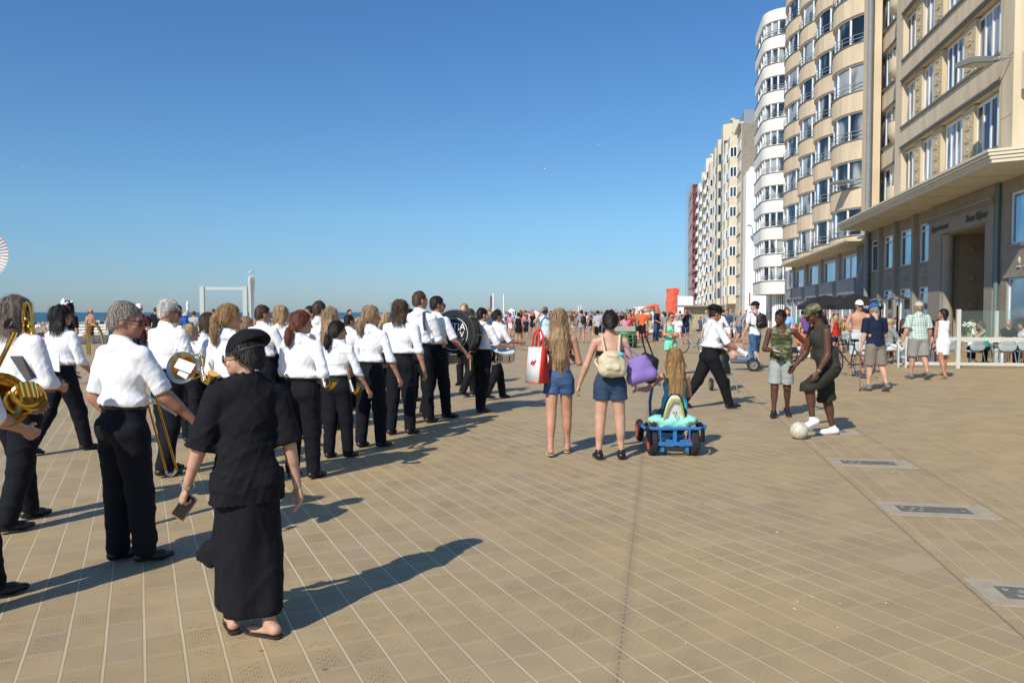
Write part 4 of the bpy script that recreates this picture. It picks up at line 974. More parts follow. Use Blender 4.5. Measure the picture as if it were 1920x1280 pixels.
# ---- far blocks
def block(label, X, y0, y1, top, pitch, wm, cols, z_first=3.6, bay=None, gm=None, wh=1.5, balc=False, extra=None, fm=None, wfrac=.62, rail=True):
    b = thing('apartment_building', (X, (y0+y1)/2, 0), 0, label, 'building'); mb = MB(); mb.box(X, X+14, y0, y1-.02, 0, top)
    nf = int((top-z_first)/pitch); dy = (y1-y0)/cols
    mb.build('wall', wm, b)
    for c in range(cols):
        ya = y0+dy*c; 
        bulge = bay(c) if bay else 0; XX = X-bulge
        if bulge:
            q = MB(); q.prism([(X, ya+dy*.06), (XX, ya+dy*.2), (XX, ya+dy*.8), (X, ya+dy*.94)][::-1], z_first-1.1, top-.4); q.build('bay', wm, b)
        for k in range(nf):
            z = z_first+k*pitch; a = ya+dy*(.5-wfrac/2); e = ya+dy*(.5+wfrac/2)
            if bulge: a = max(a, ya+dy*.22); e = min(e, ya+dy*.78)
            fr = MB(); d = .10
            fr.box(XX-.04, XX+.0, a, e, z, z+.1); fr.box(XX-.04, XX+.0, a, e, z+wh-.1, z+wh)
            for t_ in (0, .34, .66, 1): yy = a+(e-a)*t_; fr.box(XX-.05, XX, yy-.09, yy+.09, z+.1, z+wh-.1)
            if bulge:                          # glass on the near splay as well
                pass
            w = fr.build('window', fm or whf, b); g = MB(); g.box(XX-.03, XX+.01, a+.05, e-.05, z+.05, z+wh-.05); o = g.build('pane', gm or glass_d, None); o.data.transform(Matrix.Translation(-b.location)); o.parent = w
            if balc and (c % 2 == 0):
                q = MB(); q.box(XX-.5, XX, ya+dy*.1, ya+dy*.9, z-.35, z-.2); q.build('balcony', wm, b)
                q = MB(); q.box(XX-.5, XX-.44, ya+dy*.1, ya+dy*.9, z-.2, z+.65); q.box(XX-.44, XX, ya+dy*.1, ya+dy*.1+.06, z-.2, z+.65); q.build('balcony_front', balc, b)
            # near-facing glass of a bay, seen from the promenade
            if bulge > .5:
                q = MB(); n0 = (XX+.0, ya+dy*.2); n1 = (X, ya+dy*.06); mx, my = (n0[0]*.5+n1[0]*.5), (n0[1]*.5+n1[1]*.5); an = atan2(n1[1]-n0[1], n1[0]-n0[0]); ln = sqrt((n1[0]-n0[0])**2+(n1[1]-n0[1])**2)
                q.obox((mx, my, z+wh/2), (ln*.84, .08, wh), an); o = q.build('side_frame', fm or whf, b); q = MB(); ux, uy = cos(an), sin(an); [q.obox((mx+ux*ln*s_, my+uy*ln*s_, z+wh/2), (ln*.30, .10, wh-.24), an) for s_ in (-.2, .2)]; o2 = q.build('pane', gm or glass_d, None); o2.data.transform(Matrix.Translation(-b.location)); o2.parent = o
    q = MB()
    for k in range(nf+1): q.box(X-.08, X, y0, y1-.03, z_first+k*pitch-.12, z_first+k*pitch)
    q.build('ledge', ledge if wm is not beige else ledge, b)
    q = MB(); q.box(X-.3, X+.3, y0+.05, y1-.1, top, top+.25); q.build('cornice', wm, b)
    return b
yell = mat('yellow_render', (.62, .57, .42), .85, var=.06, vscale=.3); tan_r = mat('tan_render', (.56, .50, .38), .85, var=.1, vscale=.6, stretch=(1, 1, .3)); greyw = mat('grey_white_render', (.70, .69, .65), .85, var=.05, vscale=.3)
brick = mat('patched_brick', (.27, .24, .19), .9, var=.22, vscale=3, stretch=(1, 1, 2.5))
b5 = block('cream apartment block with bare patched gable wall behind the white slab', 10.6, 108, 122, 26.6, 2.75, cream, 3, 3.9, gm=glass_d, bay=lambda c: (0, 1.0, 1.2)[c])
mb = MB(); mb.box(10.65, 16, 107.9, 107.998, 0, 26.6); mb.build('gable_wall', brick, b5)
mb = MB(); mb.box(11, 15, 109, 119, 26.85, 28.6); mb.build('penthouse', mat('pale_glass', (.25, .30, .33), .3), b5)
mb = MB()
for yy in range(109, 122, 2): mb.tube([(10.7, yy, 26.8), (10.7, yy, 27.8)], .03, 5)
mb.tube([(10.7, 109, 27.8), (10.7, 121, 27.8)], .03, 5); mb.build('roof_rail', railm, b5)
block('pale yellow block with stacks of dark glazed bays', 10.7, 122, 138, 30.4, 2.75, yell, 3, 3.9, bay=lambda c: (1.3, 0, 1.3)[c], gm=glass_d, fm=zinc, wfrac=.8, wh=1.7)
block('beige block with rounded cream balconies farther down the row', 10.9, 138, 165, 31.6, 2.8, tan_r, 4, 3.9, bay=lambda c: (0, 1.2, 0, 1.2)[c], gm=glass_d, balc=cream)
block('off-white far block with narrow stacked bay windows', 10.4, 165, 205, 33.6, 2.8, greyw, 5, 3.9, bay=lambda c: 1.0*(c % 2 == 0), gm=glass_d, balc=greyw)
b9 = block('grey far block wrapped in scaffolding at the end of the row', 10.2, 205, 235, 34.2, 2.9, greyw, 4, 3.9)
sc = thing('scaffold', (8.9, 220, 0), 0, 'grey scaffolding standing against the last block of the row', 'scaffold')
mb = MB()
for yy in range(204, 236, 3):
    for xx in (8.3, 9.6): mb.tube([(xx, yy, 0), (xx, yy, 34.5)], .05, 4)
for z in range(2, 35, 2):
    mb.tube([(8.3, 204, z), (8.3, 235, z)], .05, 4); mb.tube([(8.3, 204, z), (9.6, 204, z+1.8)], .05, 4); mb.box(8.4, 9.5, 204, 235, z-.05, z)
mb.build('scaffold_tubes', zinc, sc)
mb = MB(); 
for z in range(0, 34, 4): mb.box(8.2, 8.25, 206, 234, z+.3, z+3.3)
mb.build('scaffold_net', mat('net', (.45, .44, .42), .9, var=.15, vscale=.8), sc)
def mast(nm, x, y, h, w, m, lab, cat):
    t = thing(nm, (x, y, 0), 0, lab, cat); mb = MB()
    for sx in (-1, 1):
        for sy in (-1, 1): mb.tube([(x+sx*w/2, y+sy*w/2, 0), (x+sx*w/2, y+sy*w/2, h)], w*.07, 4)
    n = int(h/w)
    for k in range(n):
        z = k*w; s_ = 1 if k % 2 else -1
        mb.tube([(x-s_*w/2, y-w/2, z), (x+s_*w/2, y-w/2, z+w)], w*.05, 4); mb.tube([(x-w/2, y-s_*w/2, z), (x-w/2, y+s_*w/2, z+w)], w*.05, 4); mb.tube([(x-w/2, y-w/2, z), (x+w/2, y-w/2, z)], w*.05, 4)
    mb.build('mast_lattice', m, t); return t
m9 = mast('hoist_mast', 8.4, 200, 33.5, .6, mat('red_steel', (.36, .03, .04), .6), 'red lattice hoist mast beside the scaffolding', 'hoist')
mb = MB()
for k in range(18): mb.box(8.1, 8.7, 199.8, 200.2, 1.5+k*1.8, 1.7+k*1.8)
mb.build('hoist_panel', mat('red_steel', (0, 0, 0)), m9)
mast('crane_mast', 7.4, 215, 35.5, .8, zinc, 'thin grey lattice mast left of the red hoist', 'mast')

# ---- boxes, orange structures, kiosk, tents at the far end of the promenade
def far(px, py_top, D, w_px, name, cat, label, m, depth=3., z0=0, part=None):
    p = PD(px, 585, D); z1 = EYE+(585-py_top)*D/FPX; w = w_px*D/FPX
    t = thing(name, (p.x, p.y, 0), YAW, label, cat); mb = MB(); mb.box(-w/2, w/2, -depth/2, depth/2, z0, z1); mb.build(part or 'box', m, t, world=False, bevel=.03); return t, w, z1
t, w, z = far(1278, 556, 110, 28, 'event_box', 'cabin', 'white cube shaped cabin right of the tall orange structure', brightw, 5, part='wall')
mb = MB(); mb.box(w/2-1.3, w/2+.0, -2.56, -2.51, .9, 2.2); mb.build('dark_panel', ledge, t, world=False)
t, w, z = far(1206, 575, 120, 28, 'event_box', 'cabin', 'low white cabin below the curled orange ribbon', brightw, 5, part='wall')
mb = MB(); mb.box(w/2, w/2+.7, -2.4, 2.4, 0, z-.1); mb.build('side_wall', zinc, t, world=False)
orange = mat('orange_skin', (.78, .12, .06), .6, var=.08, vscale=.6)
p = PD(1259, 585, 108); t = thing('orange_sculpture', (p.x, p.y, 0), YAW, 'tall upright orange crumpled structure on the far promenade', 'sculpture')
mb = MB(); ring = [(-.68, -.3), (.10, -.42), (.66, -.26), (.66, .3), (-.68, .3)]; V_ = []; L_ = 9
for k in range(L_):
    z_ = 4.9*k/(L_-1); w_ = 1+.06*sin(k*1.7)+(.06 if k == L_-1 else 0); V_ += [(x*w_+.05*sin(k*1.1), y+.06*sin(k*2.3+x*3), z_+(.10*x if k == L_-1 else 0)) for x, y in ring]
mb.add(V_, [(4, 3, 2, 1, 0), tuple(range((L_-1)*5, L_*5))]+[(k*5+q, k*5+(q+1) % 5, k*5+5+(q+1) % 5, k*5+5+q) for k in range(L_-1) for q in range(5)]); mb.obox((.82, .1, 4.4), (.42, .4, .9), 0, 0, .25)
mb.build('skin', orange, t, world=False, bevel=.04)
p = PD(1224, 585, 117); t = thing('orange_sculpture', (p.x, p.y, 0), YAW, 'curled orange ribbon structure sweeping over the low white cabin', 'sculpture')
V = Vol((-3.2, -1, 0), (1.4, 1, 3.4), .09); P = [(-1.9, 0, 1.95), (-.9, 0, 2.3), (0, 0, 2.6), (.55, 0, 2.5), (.8, 0, 1.6), (.9, 0, .2)]
for a, b_ in zip(P[:-1], P[1:]): V.cap(a, b_, .10+.24*(a[0]+1.9)/2.8, .10+.24*(b_[0]+1.9)/2.8, .1)
link('skin', mesh_np('skin', *V.mesh(), orange), t)
t, w, z = far(1306, 572, 78, 66, 'kiosk', 'kiosk', 'flat roofed promenade kiosk behind the crowd near the end blocks', mat('kiosk_roof', (.30, .32, .29), .7), 4, 2.15, 'roof')
mb = MB(); mb.box(-w/2+.9, w/2-.2, -1.2, 1.6, 0, 2.15); mb.build('wall', mat('kiosk_wall', (.42, .38, .27), .8, var=.2, vscale=1.2), t, world=False)
mb = MB(); mb.box(-w/2+.1, -w/2+.2, -1.9, -1.8, 0, 2.15); mb.box(w/2-.2, w/2-.1, -1.9, -1.8, 0, 2.15); mb.build('post', zinc, t, world=False)
def tent(px, D, w, h, lab):
    p = PD(px, 585, D); t = thing('marquee', (p.x, p.y, 0), YAW, lab, 'tent'); mb = MB(); h2 = h*.62
    mb.add([(-w/2, -2, h2), (w/2, -2, h2), (w/2, 2, h2), (-w/2, 2, h2), (0, 0, h)], [(0, 1, 4), (1, 2, 4), (2, 3, 4), (3, 0, 4), (3, 2, 1, 0)]); mb.build('roof', brightw, t, world=False)
    mb = MB(); mb.box(-w/2+.1, w/2-.1, -1.9, 1.9, 0, h2-.01); mb.build('side_wall', brightw, t, world=False)
tent(959, 105, 2.2, 2.15, 'white peaked tent on the far promenade left of the crowd'); tent(1004, 160, 3, 1.9, 'small pale tent far off beyond the woman in the black dress')
p = PD(1030, 585, 420); t = thing('low_building', (p.x, p.y, -1), YAW, 'long low brown building on the far horizon', 'building'); mb = MB(); mb.box(-19, 17, 0, 9, 0, 2.7); mb.build('wall', mat('brown_far', (.34, .22, .12), .9, var=.2, vscale=.3), t, world=False)
mb = MB(); mb.box(-19.3, 17.3, -.3, 9.3, 2.7, 3.0); mb.build('roof', mat('brown_roof', (.25, .15, .09), .9), t, world=False)
# white pylons and flags
def pylon(px, ytop, D, w_, lab, m=None):
    p = PD(px, 585, D); h = EYE+(585-ytop)*D/FPX; t = thing('pylon', (p.x, p.y, 0), YAW, lab, 'pylon'); mb = MB(); mb.lathe([(w_*.55, 0), (w_*.5, h*.96)], n=10); mb.build('shaft', m or wht, t, world=False, smooth=True)
    mb = MB(); mb.lathe([(w_*.15, h*.96), (w_*.12, h)], n=8); mb.build('tip', zinc, t, world=False)
pylon(925.5, 547, 150, .32, 'left of the two white pylons beyond the drummers'); pylon(944.5, 549, 150, .28, 'right of the two white pylons beyond the drummers')
pylon(1084.5, 571, 260, .35, 'left of the pair of tiny white pylons on the horizon'); pylon(1089.5, 571, 260, .35, 'right of the pair of tiny white pylons on the horizon')
p = PD(919, 585, 120); t = thing('beach_flag', (p.x, p.y, 0), YAW, 'dark red feather flag left of the two white pylons', 'flag'); mb = MB(); mb.tube([(0, 0, 0), (0, 0, 4.1)], .03, 6); mb.build('pole', zinc, t, world=False)
mb = MB(); mb.prism([(0, -.02), (.28, -.03), (.28, .03), (0, .02)], 2.2, 4.1); mb.prism([(-.25, -.02), (0, -.02), (0, .03), (-.25, .03)], .8, 2.3); mb.build('flag_cloth', mat('dark_red_flag', (.16, .05, .09), .8), t, world=False)
# white steel frame by the beach edge
p = PD(420, 585, 38); t = thing('steel_frame', (p.x, p.y, 0), YAW+.1, 'tall pale steel goal shaped frame by the beach edge', 'frame'); hh = EYE+(585-537)*38/FPX; w_ = 78*38/FPX
pfm = mat('pale_steel', (.52, .58, .58), .4)
for sx in (-1, 1): mb = MB(); mb.box(sx*w_/2-.10, sx*w_/2+.10, -.1, .1, 0, hh); mb.build('post', pfm, t, world=False); 
mb = MB(); mb.box(-w_/2+.1, w_/2-.1, -.05, .05, hh-.17, hh-.03); mb.build('crossbar', pfm, t, world=False)
# monument tower and lighthouses on the pier
p = PD(472, 585, 230); t = thing('monument', (p.x, p.y, -4), YAW, 'tall tapering concrete monument with disc top rising from the pier', 'monument'); k = 230/FPX
conc = mat('pale_concrete', (.52, .50, .46), .8); mb = MB(); H_ = (585-509)*k+5.6
prof = [(4.5*k, 0), (4.2*k, H_*.3), (5.0*k, H_*.62), (6.6*k, H_*.85), (6.2*k, H_*.90), (3.2*k, H_*.92)]
mb.lathe(prof, n=4); mb.build('shaft', conc, t, world=False); mb = MB(); mb.lathe([(.8*k, H_*.92), (.8*k, H_*.985), (6*k, H_*.99), (6*k, H_)], n=16); mb.build('disc', wht, t, world=False)
p = PD(352, 585, 600); t = thing('lighthouse', (p.x, p.y, -4), YAW, 'small white lighthouse at the end of the pier', 'lighthouse'); k = 600/FPX; mb = MB(); mb.lathe([(2.8*k, 0), (2.2*k, 5.6+12*k), (2.9*k, 5.6+12.5*k), (2.9*k, 5.6+15*k), (1.8*k, 5.6+15.2*k), (1.8*k, 5.6+19*k), (.3*k, 5.6+21*k)], n=14); mb.build('tower', brightw, t, world=False, smooth=True)
p = PD(120, 585, 800); t = thing('lighthouse', (p.x, p.y, -4), YAW, 'distant white tower on the horizon behind the dark haired musician', 'lighthouse'); k = 800/FPX; mb = MB(); mb.lathe([(3*k, 0), (2.5*k, 5.6+8*k), (5*k, 5.6+12*k), (5*k, 5.6+20*k), (1*k, 5.6+26*k)], n=10); mb.build('tower', brightw, t, world=False)
# pier with balustrade
a = PD(345, 585, 75); b_ = PD(660, 585, 170); t = thing('pier', (a.x, a.y, -4), 0, 'long pale stone pier with arched balustrade running out over the beach', 'pier')
d = Vector((b_.x-a.x, b_.y-a.y, 0)); ln = d.length; an = atan2(d.y, d.x); t.rotation_euler.z = an
mb = MB(); mb.box(0, ln, -1, 1, 0, 3.6); mb.build('wall', conc, t, world=False)
mb = MB(); mb.box(0, ln, -1, -.75, 4.35, 4.6)
for q in range(int(ln/1.4)): mb.box(q*1.4, q*1.4+.45, -.98, -.78, 3.6, 4.35)
mb.build('balustrade', mat('pale_stone', (.50, .49, .45), .8), t, world=False)
t = thing('sea_wall', (XE, 60, 0), 0, 'low white parapet along the beach edge of the promenade', 'wall'); mb = MB(); mb.box(XE-.3, XE, 32, 400, 0, .42); mb.build('parapet', wht, t)
a = G(146, 640); t = thing('bench', (a.x, a.y, 0), .4, 'pale slatted bench near the beach edge at the left', 'bench'); mb = MB()
for q in range(3): mb.box(-1.6, 1.6, -.25+q*.18, -.12+q*.18, .40, .44)
for q in range(3): mb.box(-1.6, 1.6, .30, .34, .5+q*.16, .60+q*.16)
mb.build('seat', wht, t, world=False)
for sx in (-1.3, 1.3): mb = MB(); mb.box(sx-.04, sx+.04, -.25, .34, 0, .395); mb.build('leg', zinc, t, world=False)
# seagulls
def gull(px, py, D, bank, lab):
    p = PD(px, py, D); t = thing('seagull', p, YAW+bank, lab, 'bird', 'gulls in the sky'); mb = MB()
    mb.tube([(0, -.22, 0), (0, -.1, .01), (0, .05, .0), (0, .16, .01), (0, .22, 0)], [.02, .05, .06, .045, .012], 8)
    for sx in (-1, 1):
        mb.add([(0, -.06, .02), (0, .10, .02), (sx*.3, .10, .12), (sx*.3, -.04, .12), (sx*.62, -.04, .05), (0, -.06, .0), (0, .1, .0), (sx*.3, .1, .105), (sx*.3, -.04, .105)], [(0, 1, 2, 3), (3, 2, 4), (5, 8, 7, 6), (8, 4, 7), (1, 6, 7, 2), (0, 3, 8, 5), (2, 7, 4), (3, 4, 8)])
    mb.build('plumage', mat('gull_white', (.7, .7, .7), .7), t, world=False)
gull(46, 316, 95, .3, 'white gull high at the far left of the sky'); gull(224, 462, 110, 1.2, 'small gull low in the sky at the left'); gull(1020, 317, 75, .8, 'white gull in mid sky just right of centre'); gull(1123, 272, 110, 1.6, 'tiny gull highest in the middle of the sky')
# ------------------------------------------------------------------ the people one can tell apart
BG_ = 'marching band musicians in white shirts'
def pp(key, px, fy, ty, face, label, **k):
    if k.get('group') == BG_: k['w'] = k.get('w', 1.)+.07
    loc = G(px, fy); H = k.pop('H', None) or topz(px, fy, ty)/k.pop('hs', 1.012)
    v = ray(px, fy); D = (G(px, fy)-Vector((0, 0, 0))).dot(Vector((-sin(YAW), cos(YAW), 0)))
    return person(key, loc, H, face, label, D=D, **k)
denim = mat('denim', (.035, .085, .19), .85, var=.35, vscale=7, bump=.004, bscale=30); denim_d = mat('denim_dark', (.02, .045, .095), .85, var=.3, vscale=7, bump=.004, bscale=30)
offw = cloth('off_white', (.74, .74, .72)); ltblue = cloth('light_blue', (.55, .68, .78)); greyc = cloth('grey', (.30, .31, .32)); lgrey = cloth('light_grey', (.46, .47, .48)); navy = cloth('navy', (.012, .018, .045)); khaki = cloth('khaki', (.21, .18, .145)); mint = cloth('mint', (.20, .72, .48)); olive = cloth('olive', (.045, .045, .035)); dk_olive = cloth('dark_olive', (.032, .032, .022)); tealc = cloth('teal', (.02, .33, .24)); pinkc = cloth('pink', (.70, .22, .30)); redc = cloth('red', (.50, .03, .02)); bluec = cloth('blue', (.03, .10, .35)); skyc = cloth('sky', (.22, .45, .75)); shoe_b = mat('black_leather', (.012, .012, .012), .4); shoe_w = mat('white_trainer', (.80, .81, .83), .6); shoe_g = mat('grey_trainer', (.16, .15, .14), .8, var=.3, vscale=30)
def camo(nm, cs, sc, st=(.6, .6, 2.2)):
    m = bpy.data.materials.new(nm); m.use_nodes = True; nt = m.node_tree; b = nt.nodes['Principled BSDF']; b.inputs['Roughness'].default_value = .85; b.inputs['Specular IOR Level'].default_value = .2
    tc = nt.nodes.new('ShaderNodeTexCoord'); mp = nt.nodes.new('ShaderNodeMapping'); mp.inputs['Scale'].default_value = st; n = nt.nodes.new('ShaderNodeTexNoise'); n.inputs['Scale'].default_value = sc; n.inputs['Detail'].default_value = 2; n.inputs['Distortion'].default_value = .6
    r = nt.nodes.new('ShaderNodeValToRGB'); r.color_ramp.interpolation = 'CONSTANT'; e = r.color_ramp.elements
    e[0].position = 0; e[0].color = cs[0]+(1,); e[1].position = .43; e[1].color = cs[1]+(1,); q = e.new(.52); q.color = cs[2]+(1,); q = e.new(.60); q.color = cs[3]+(1,)
    L = nt.links.new; L(tc.outputs['Object'], mp.inputs[0]); L(mp.outputs[0], n.inputs[0]); L(n.outputs[0], r.inputs[0]); L(r.outputs[0], b.inputs['Base Color']); return m
camo_m = camo('camouflage', [(.05, .06, .025), (.10, .115, .05), (.17, .17, .09), (.27, .26, .16)], 9); camo_c = camo('camouflage_cap', [(.04, .04, .025), (.09, .09, .05), (.17, .16, .085), (.26, .23, .13)], 11, (1, 1, 1))
def check_mat():
    m = bpy.data.materials.new('checked_cloth'); m.use_nodes = True; nt = m.node_tree; b = nt.nodes['Principled BSDF']; b.inputs['Roughness'].default_value = .85; L = nt.links.new
    tc = nt.nodes.new('ShaderNodeTexCoord'); sp = nt.nodes.new('ShaderNodeSeparateXYZ'); L(tc.outputs['Object'], sp.inputs[0]); outs = []
    for i in (0, 2):
        a = nt.nodes.new('ShaderNodeMath'); a.operation = 'MULTIPLY'; a.inputs[1].default_value = 100; L(sp.outputs[i], a.inputs[0]); s_ = nt.nodes.new('ShaderNodeMath'); s_.operation = 'SINE'; L(a.outputs[0], s_.inputs[0]); outs.append(s_.outputs[0])
    ad = nt.nodes.new('ShaderNodeMath'); L(outs[0], ad.inputs[0]); L(outs[1], ad.inputs[1]); r = nt.nodes.new('ShaderNodeMapRange'); r.inputs[1].default_value = -1.2; r.inputs[2].default_value = 1.2; L(ad.outputs[0], r.inputs[0])
    mx = nt.nodes.new('ShaderNodeMix'); mx.data_type = 'RGBA'; mx.inputs[6].default_value = (.27, .40, .35, 1); mx.inputs[7].default_value = (.62, .68, .60, 1); L(r.outputs[0], mx.inputs[0]); L(mx.outputs[2], b.inputs['Base Color']); return m
TR = ('trousers', NAVYB); TRB = ('trousers', BLACK); SH = ('shoes', shoe_b)
def uni(sl=1.9, **o): return (('shirt', WHITE, dict(sleeve=sl, **o)), TR, SH)
BG = 'marching band musicians in white shirts'
A0 = dict(aL=(5, 10, 30, 25), aR=(5, 10, 30, 25))
def pose(**k): d = dict(A0); d.update(k); return d

# --- band
f = pp('trombonist', 38, 985, 548, 25, 'grey haired trombonist in a white shirt at the left edge of the picture', group=BG, hair=('shoulder', 'greybrown'), wear=uni(1.3, cuff=1), w=1.18, pose=pose(L=(14, 3, 6), R=(-8, 3, 10), aR=(14, 10, 75, 40), aL=(10, 15, 80, 40), hy=10))
f = pp('tuba_player', -60, 1146, 545, 45, 'musician with a brass horn cut off by the left edge, only arm and shoes visible', group=BG, wear=uni(1.15, cuff=1), w=1.2, pose=pose(L=(12, 4, 4), R=(-6, 3, 6), aR=(14, 20, 70, 50), aL=(20, 10, 80, 40)))
f = pp('dark_haired', 118, 848, 565, 22, 'dark haired musician striding with a paper folder in hand at the left', group=BG, hair=('shoulder', 'dark'), fem=True, w=1.15, wear=uni(1.5), pose=pose(L=(-16, 2, 14), R=(20, 2, 8), fL=(12, 8), aL=(10, 14, 50, 30), aR=(12, 12, 50, 30), hy=15))
f = pp('grey_man', 236, 1056, 560, 32, 'broad grey haired man in sunglasses and short rolled sleeves holding a trombone', group=BG, hair=('crop', 'grey'), w=1.16, skin=SKIN[1], wear=uni(.90, cuff=1, wr=.006), pose=pose(L=(2, 1, 3), R=(7, 1, 3), aR=(26, 12, 20, 0), aL=(-8, 13, 55, 45), hy=42, hp=6)); lens(f)
f = pp('white_haired', 316, 888, 556, 30, 'white haired old man in a white shirt carrying a horn with silver rimmed bell', group=BG, hair=('crop', 'white'), w=1.12, skin=SKIN[1], wear=uni(1.7), pose=pose(L=(8, 2, 4), R=(-6, 2, 8), aR=(15, 12, 75, 25), aL=(10, 10, 60, 25), hy=30, hp=6)); lens(f, name='glasses')
f = pp('blond_girl', 358, 830, 609, 15, 'small girl with blond ponytail and dark strap standing in the band', group=BG, hair=('ponytail', 'blond'), fem=True, skin=SKIN[2], wear=uni(1.8), pose=pose(kid=1, L=(6, 2, 3), R=(-4, 2, 6), aR=(15, 10, 70, 25), hy=35))
f = pp('brown_back', 392, 822, 584, 20, 'brown haired musician mostly hidden behind the tall ponytailed woman', group=BG, hair=('bob', 'brown'), fem=True, wear=uni(), pose=pose(hy=20))
f = pp('tall_ponytail', 432, 915, 568, 22, 'tall woman with a long honey blond ponytail right behind the beret', group=BG, hair=('ponytail', 'honey'), fem=True, w=1.12, wear=uni(1.7), pose=pose(aL=(8, 18, 80, 40), aR=(8, 14, 80, 40), hy=30, L=(5, 1, 3)))
f = pp('low_pony_back', 463, 812, 592, 25, 'musician with a low light brown ponytail half hidden above the beret', group=BG, hair=('ponytail', 'darkblond'), fem=True, wear=uni(), pose=pose(hy=30))
f = pp('short_brown', 494, 815, 569, 25, 'young man with cropped brown hair in the second row of the band', group=BG, hair=('crop', 'brown'), wear=uni(), w=1.05, pose=pose(hy=25, aR=(20, 14, 90, 30), aL=(20, 14, 90, 30)))
f = pp('blond_bob', 529, 802, 571, 20, 'musician with short tousled blond hair between the brown haired man and the auburn woman', group=BG, hair=('bob', 'blond'), fem=True, w=1.15, wear=uni(), pose=pose(hy=15, aR=(20, 14, 90, 30)))
f = pp('auburn', 566, 897, 581, 18, 'sturdy woman with auburn low ponytail and a saxophone at her right hip', group=BG, hair=('lowpony', 'auburn'), fem=True, w=1.22, wear=uni(1.35, cuff=1), pose=pose(aL=(12, 14, 85, 40), aR=(-4, 18, 88, 35), hy=35, L=(2, 2, 3), R=(5, 2, 4)))
f = pp('tall_back', 600, 792, 562, 20, 'tall man with cropped hair and light blue strap in the second row', group=BG, hair=('crop', 'brown'), wear=(('shirt', offw, dict(sleeve=1.7)), TR, SH), pose=pose(hy=25))
f = pp('looking_back', 584, 778, 571, 215, 'dark haired youth with his face turned towards the camera in the second row', group=BG, hair=('crop', 'dark'), skin=SKIN[2], wear=uni(), pose=pose(hy=10))
f = pp('wavy_blond', 621, 805, 574, 25, 'woman with long wavy light brown hair behind the short dark ponytail', group=BG, hair=('long', 'darkblond'), fem=True, wear=uni(), pose=pose(hy=30))
f = pp('dark_pony', 634, 858, 600, 22, 'short woman with a dark low ponytail, saxophone on her right side', group=BG, hair=('lowpony', 'dark'), fem=True, w=1.02, wear=uni(1.8), pose=pose(aR=(8, 20, 22, 10), aL=(10, 12, 80, 35), hy=35, L=(-2, 2, 3), R=(7, 2, 5)))
f = pp('blond_loose', 696, 838, 571, 25, 'woman with loosely tied blond hair and rolled sleeve, third from the bass drum', group=BG, hair=('lowpony', 'darkblond'), fem=True, w=1.08, wear=uni(1.25, cuff=1), pose=pose(aR=(6, 17, 22, 15), aL=(10, 12, 70, 35), hy=40, L=(-3, 2, 3), R=(6, 2, 5)))
f = pp('long_brown', 752, 814, 560, 20, 'musician with shoulder length wavy brown hair next to the tallest man', group=BG, hair=('shoulder', 'brown'), w=1.08, wear=uni(1.85), pose=pose(aR=(2, 12, 14, 10), aL=(10, 10, 60, 30), hy=15, L=(-4, 2, 4), R=(6, 2, 5)))
f = pp('tallest', 787, 793, 543, 22, 'tallest man of the band, cropped hair and patterned strap over his right shoulder', group=BG, hair=('crop', 'brown'), w=1.0, wear=uni(1.1, cuff=1), pose=pose(aR=(20, 8, 60, 20), aL=(10, 10, 60, 30), hy=30, L=(-5, 2, 4), R=(7, 2, 5)))
mb = MB(); P = [f.up((.045, .055, .72)), f.up((.052, .02, .845)), f.up((.055, -.045, .835)), f.up((.075, -.075, .76)), f.up((.085, -.07, .70))]
mb.tube(P, .020, 6); mb.build('shoulder_strap', cloth('strap_pattern', (.07, .06, .10)), f.root, True, False)
f = pp('bass_drummer', 819, 783, 552, 48, 'bass drummer with dark cropped hair and mallet in his right hand', group=BG, hair=('crop', 'dark'), w=1.08, skin=SKIN[1], wear=uni(.95, cuff=1), pose=pose(aR=(22, 14, 22, 5), aL=(30, 10, 70, 30), hy=20, L=(-6, 3, 8), R=(8, 3, 4))); lens(f, name='glasses'); BASS = f
f = pp('background_fair', 871, 722, 567, 200, 'fair haired man facing the camera beyond the bass drum', hair=('crop', 'darkblond'), skin=SKIN[2], wear=uni(), pose=pose())
f = pp('suspender_man', 882, 742, 574, 40, 'drummer in white suspenders left of the black haired snare drummer', group=BG, hair=('crop', 'brown'), w=1.05, skin=SKIN[2], wear=(('shirt', WHITE, dict(sleeve=1.2)), TRB, SH), pose=pose(L=(20, 2, 10), R=(-18, 2, 14), fR=(14, 8), aR=(25, 12, 70, 20), aL=(25, 12, 70, 20), hy=10))
f = pp('snare_drummer', 904, 772, 575, 52, 'black haired snare drummer with a shoulder harness and rolled sleeves', group=BG, hair=('crop', 'black'), w=1.1, wear=(('shirt', WHITE, dict(sleeve=.98, cuff=1)), TRB, SH), pose=pose(L=(4, 2, 4), R=(-5, 2, 6), aR=(25, 14, 62, 12), aL=(35, 14, 60, 20), hy=15)); SN = f
for g_, nm_ in ((f, 'harness'), (PEOPLE['suspender_man'], 'suspenders')):
    for sd in (-1, 1):
        mb = MB(); mb.tube([g_.up((sd*.055, .078, .70)), g_.up((sd*.066, .035, .842)), g_.up((sd*.066, -.045, .842)), g_.up((sd*.045, -.083, .75)), g_.up((sd*-.01, -.083, .66))], .010, 6); mb.build('harness_strap', lgrey, g_.root, True, False)
f = pp('behind_snare', 931, 748, 577, 60, 'musician with glasses hidden behind the snare drummer, one shoe showing', group=BG, hair=('crop', 'dark'), skin=SKIN[1], wear=(('shirt', WHITE, dict(sleeve=1.0)), TRB, SH), pose=pose(L=(18, 2, 8), R=(-14, 2, 14), aR=(30, 12, 60, 15), aL=(30, 12, 60, 15))); lens(f, name='glasses')
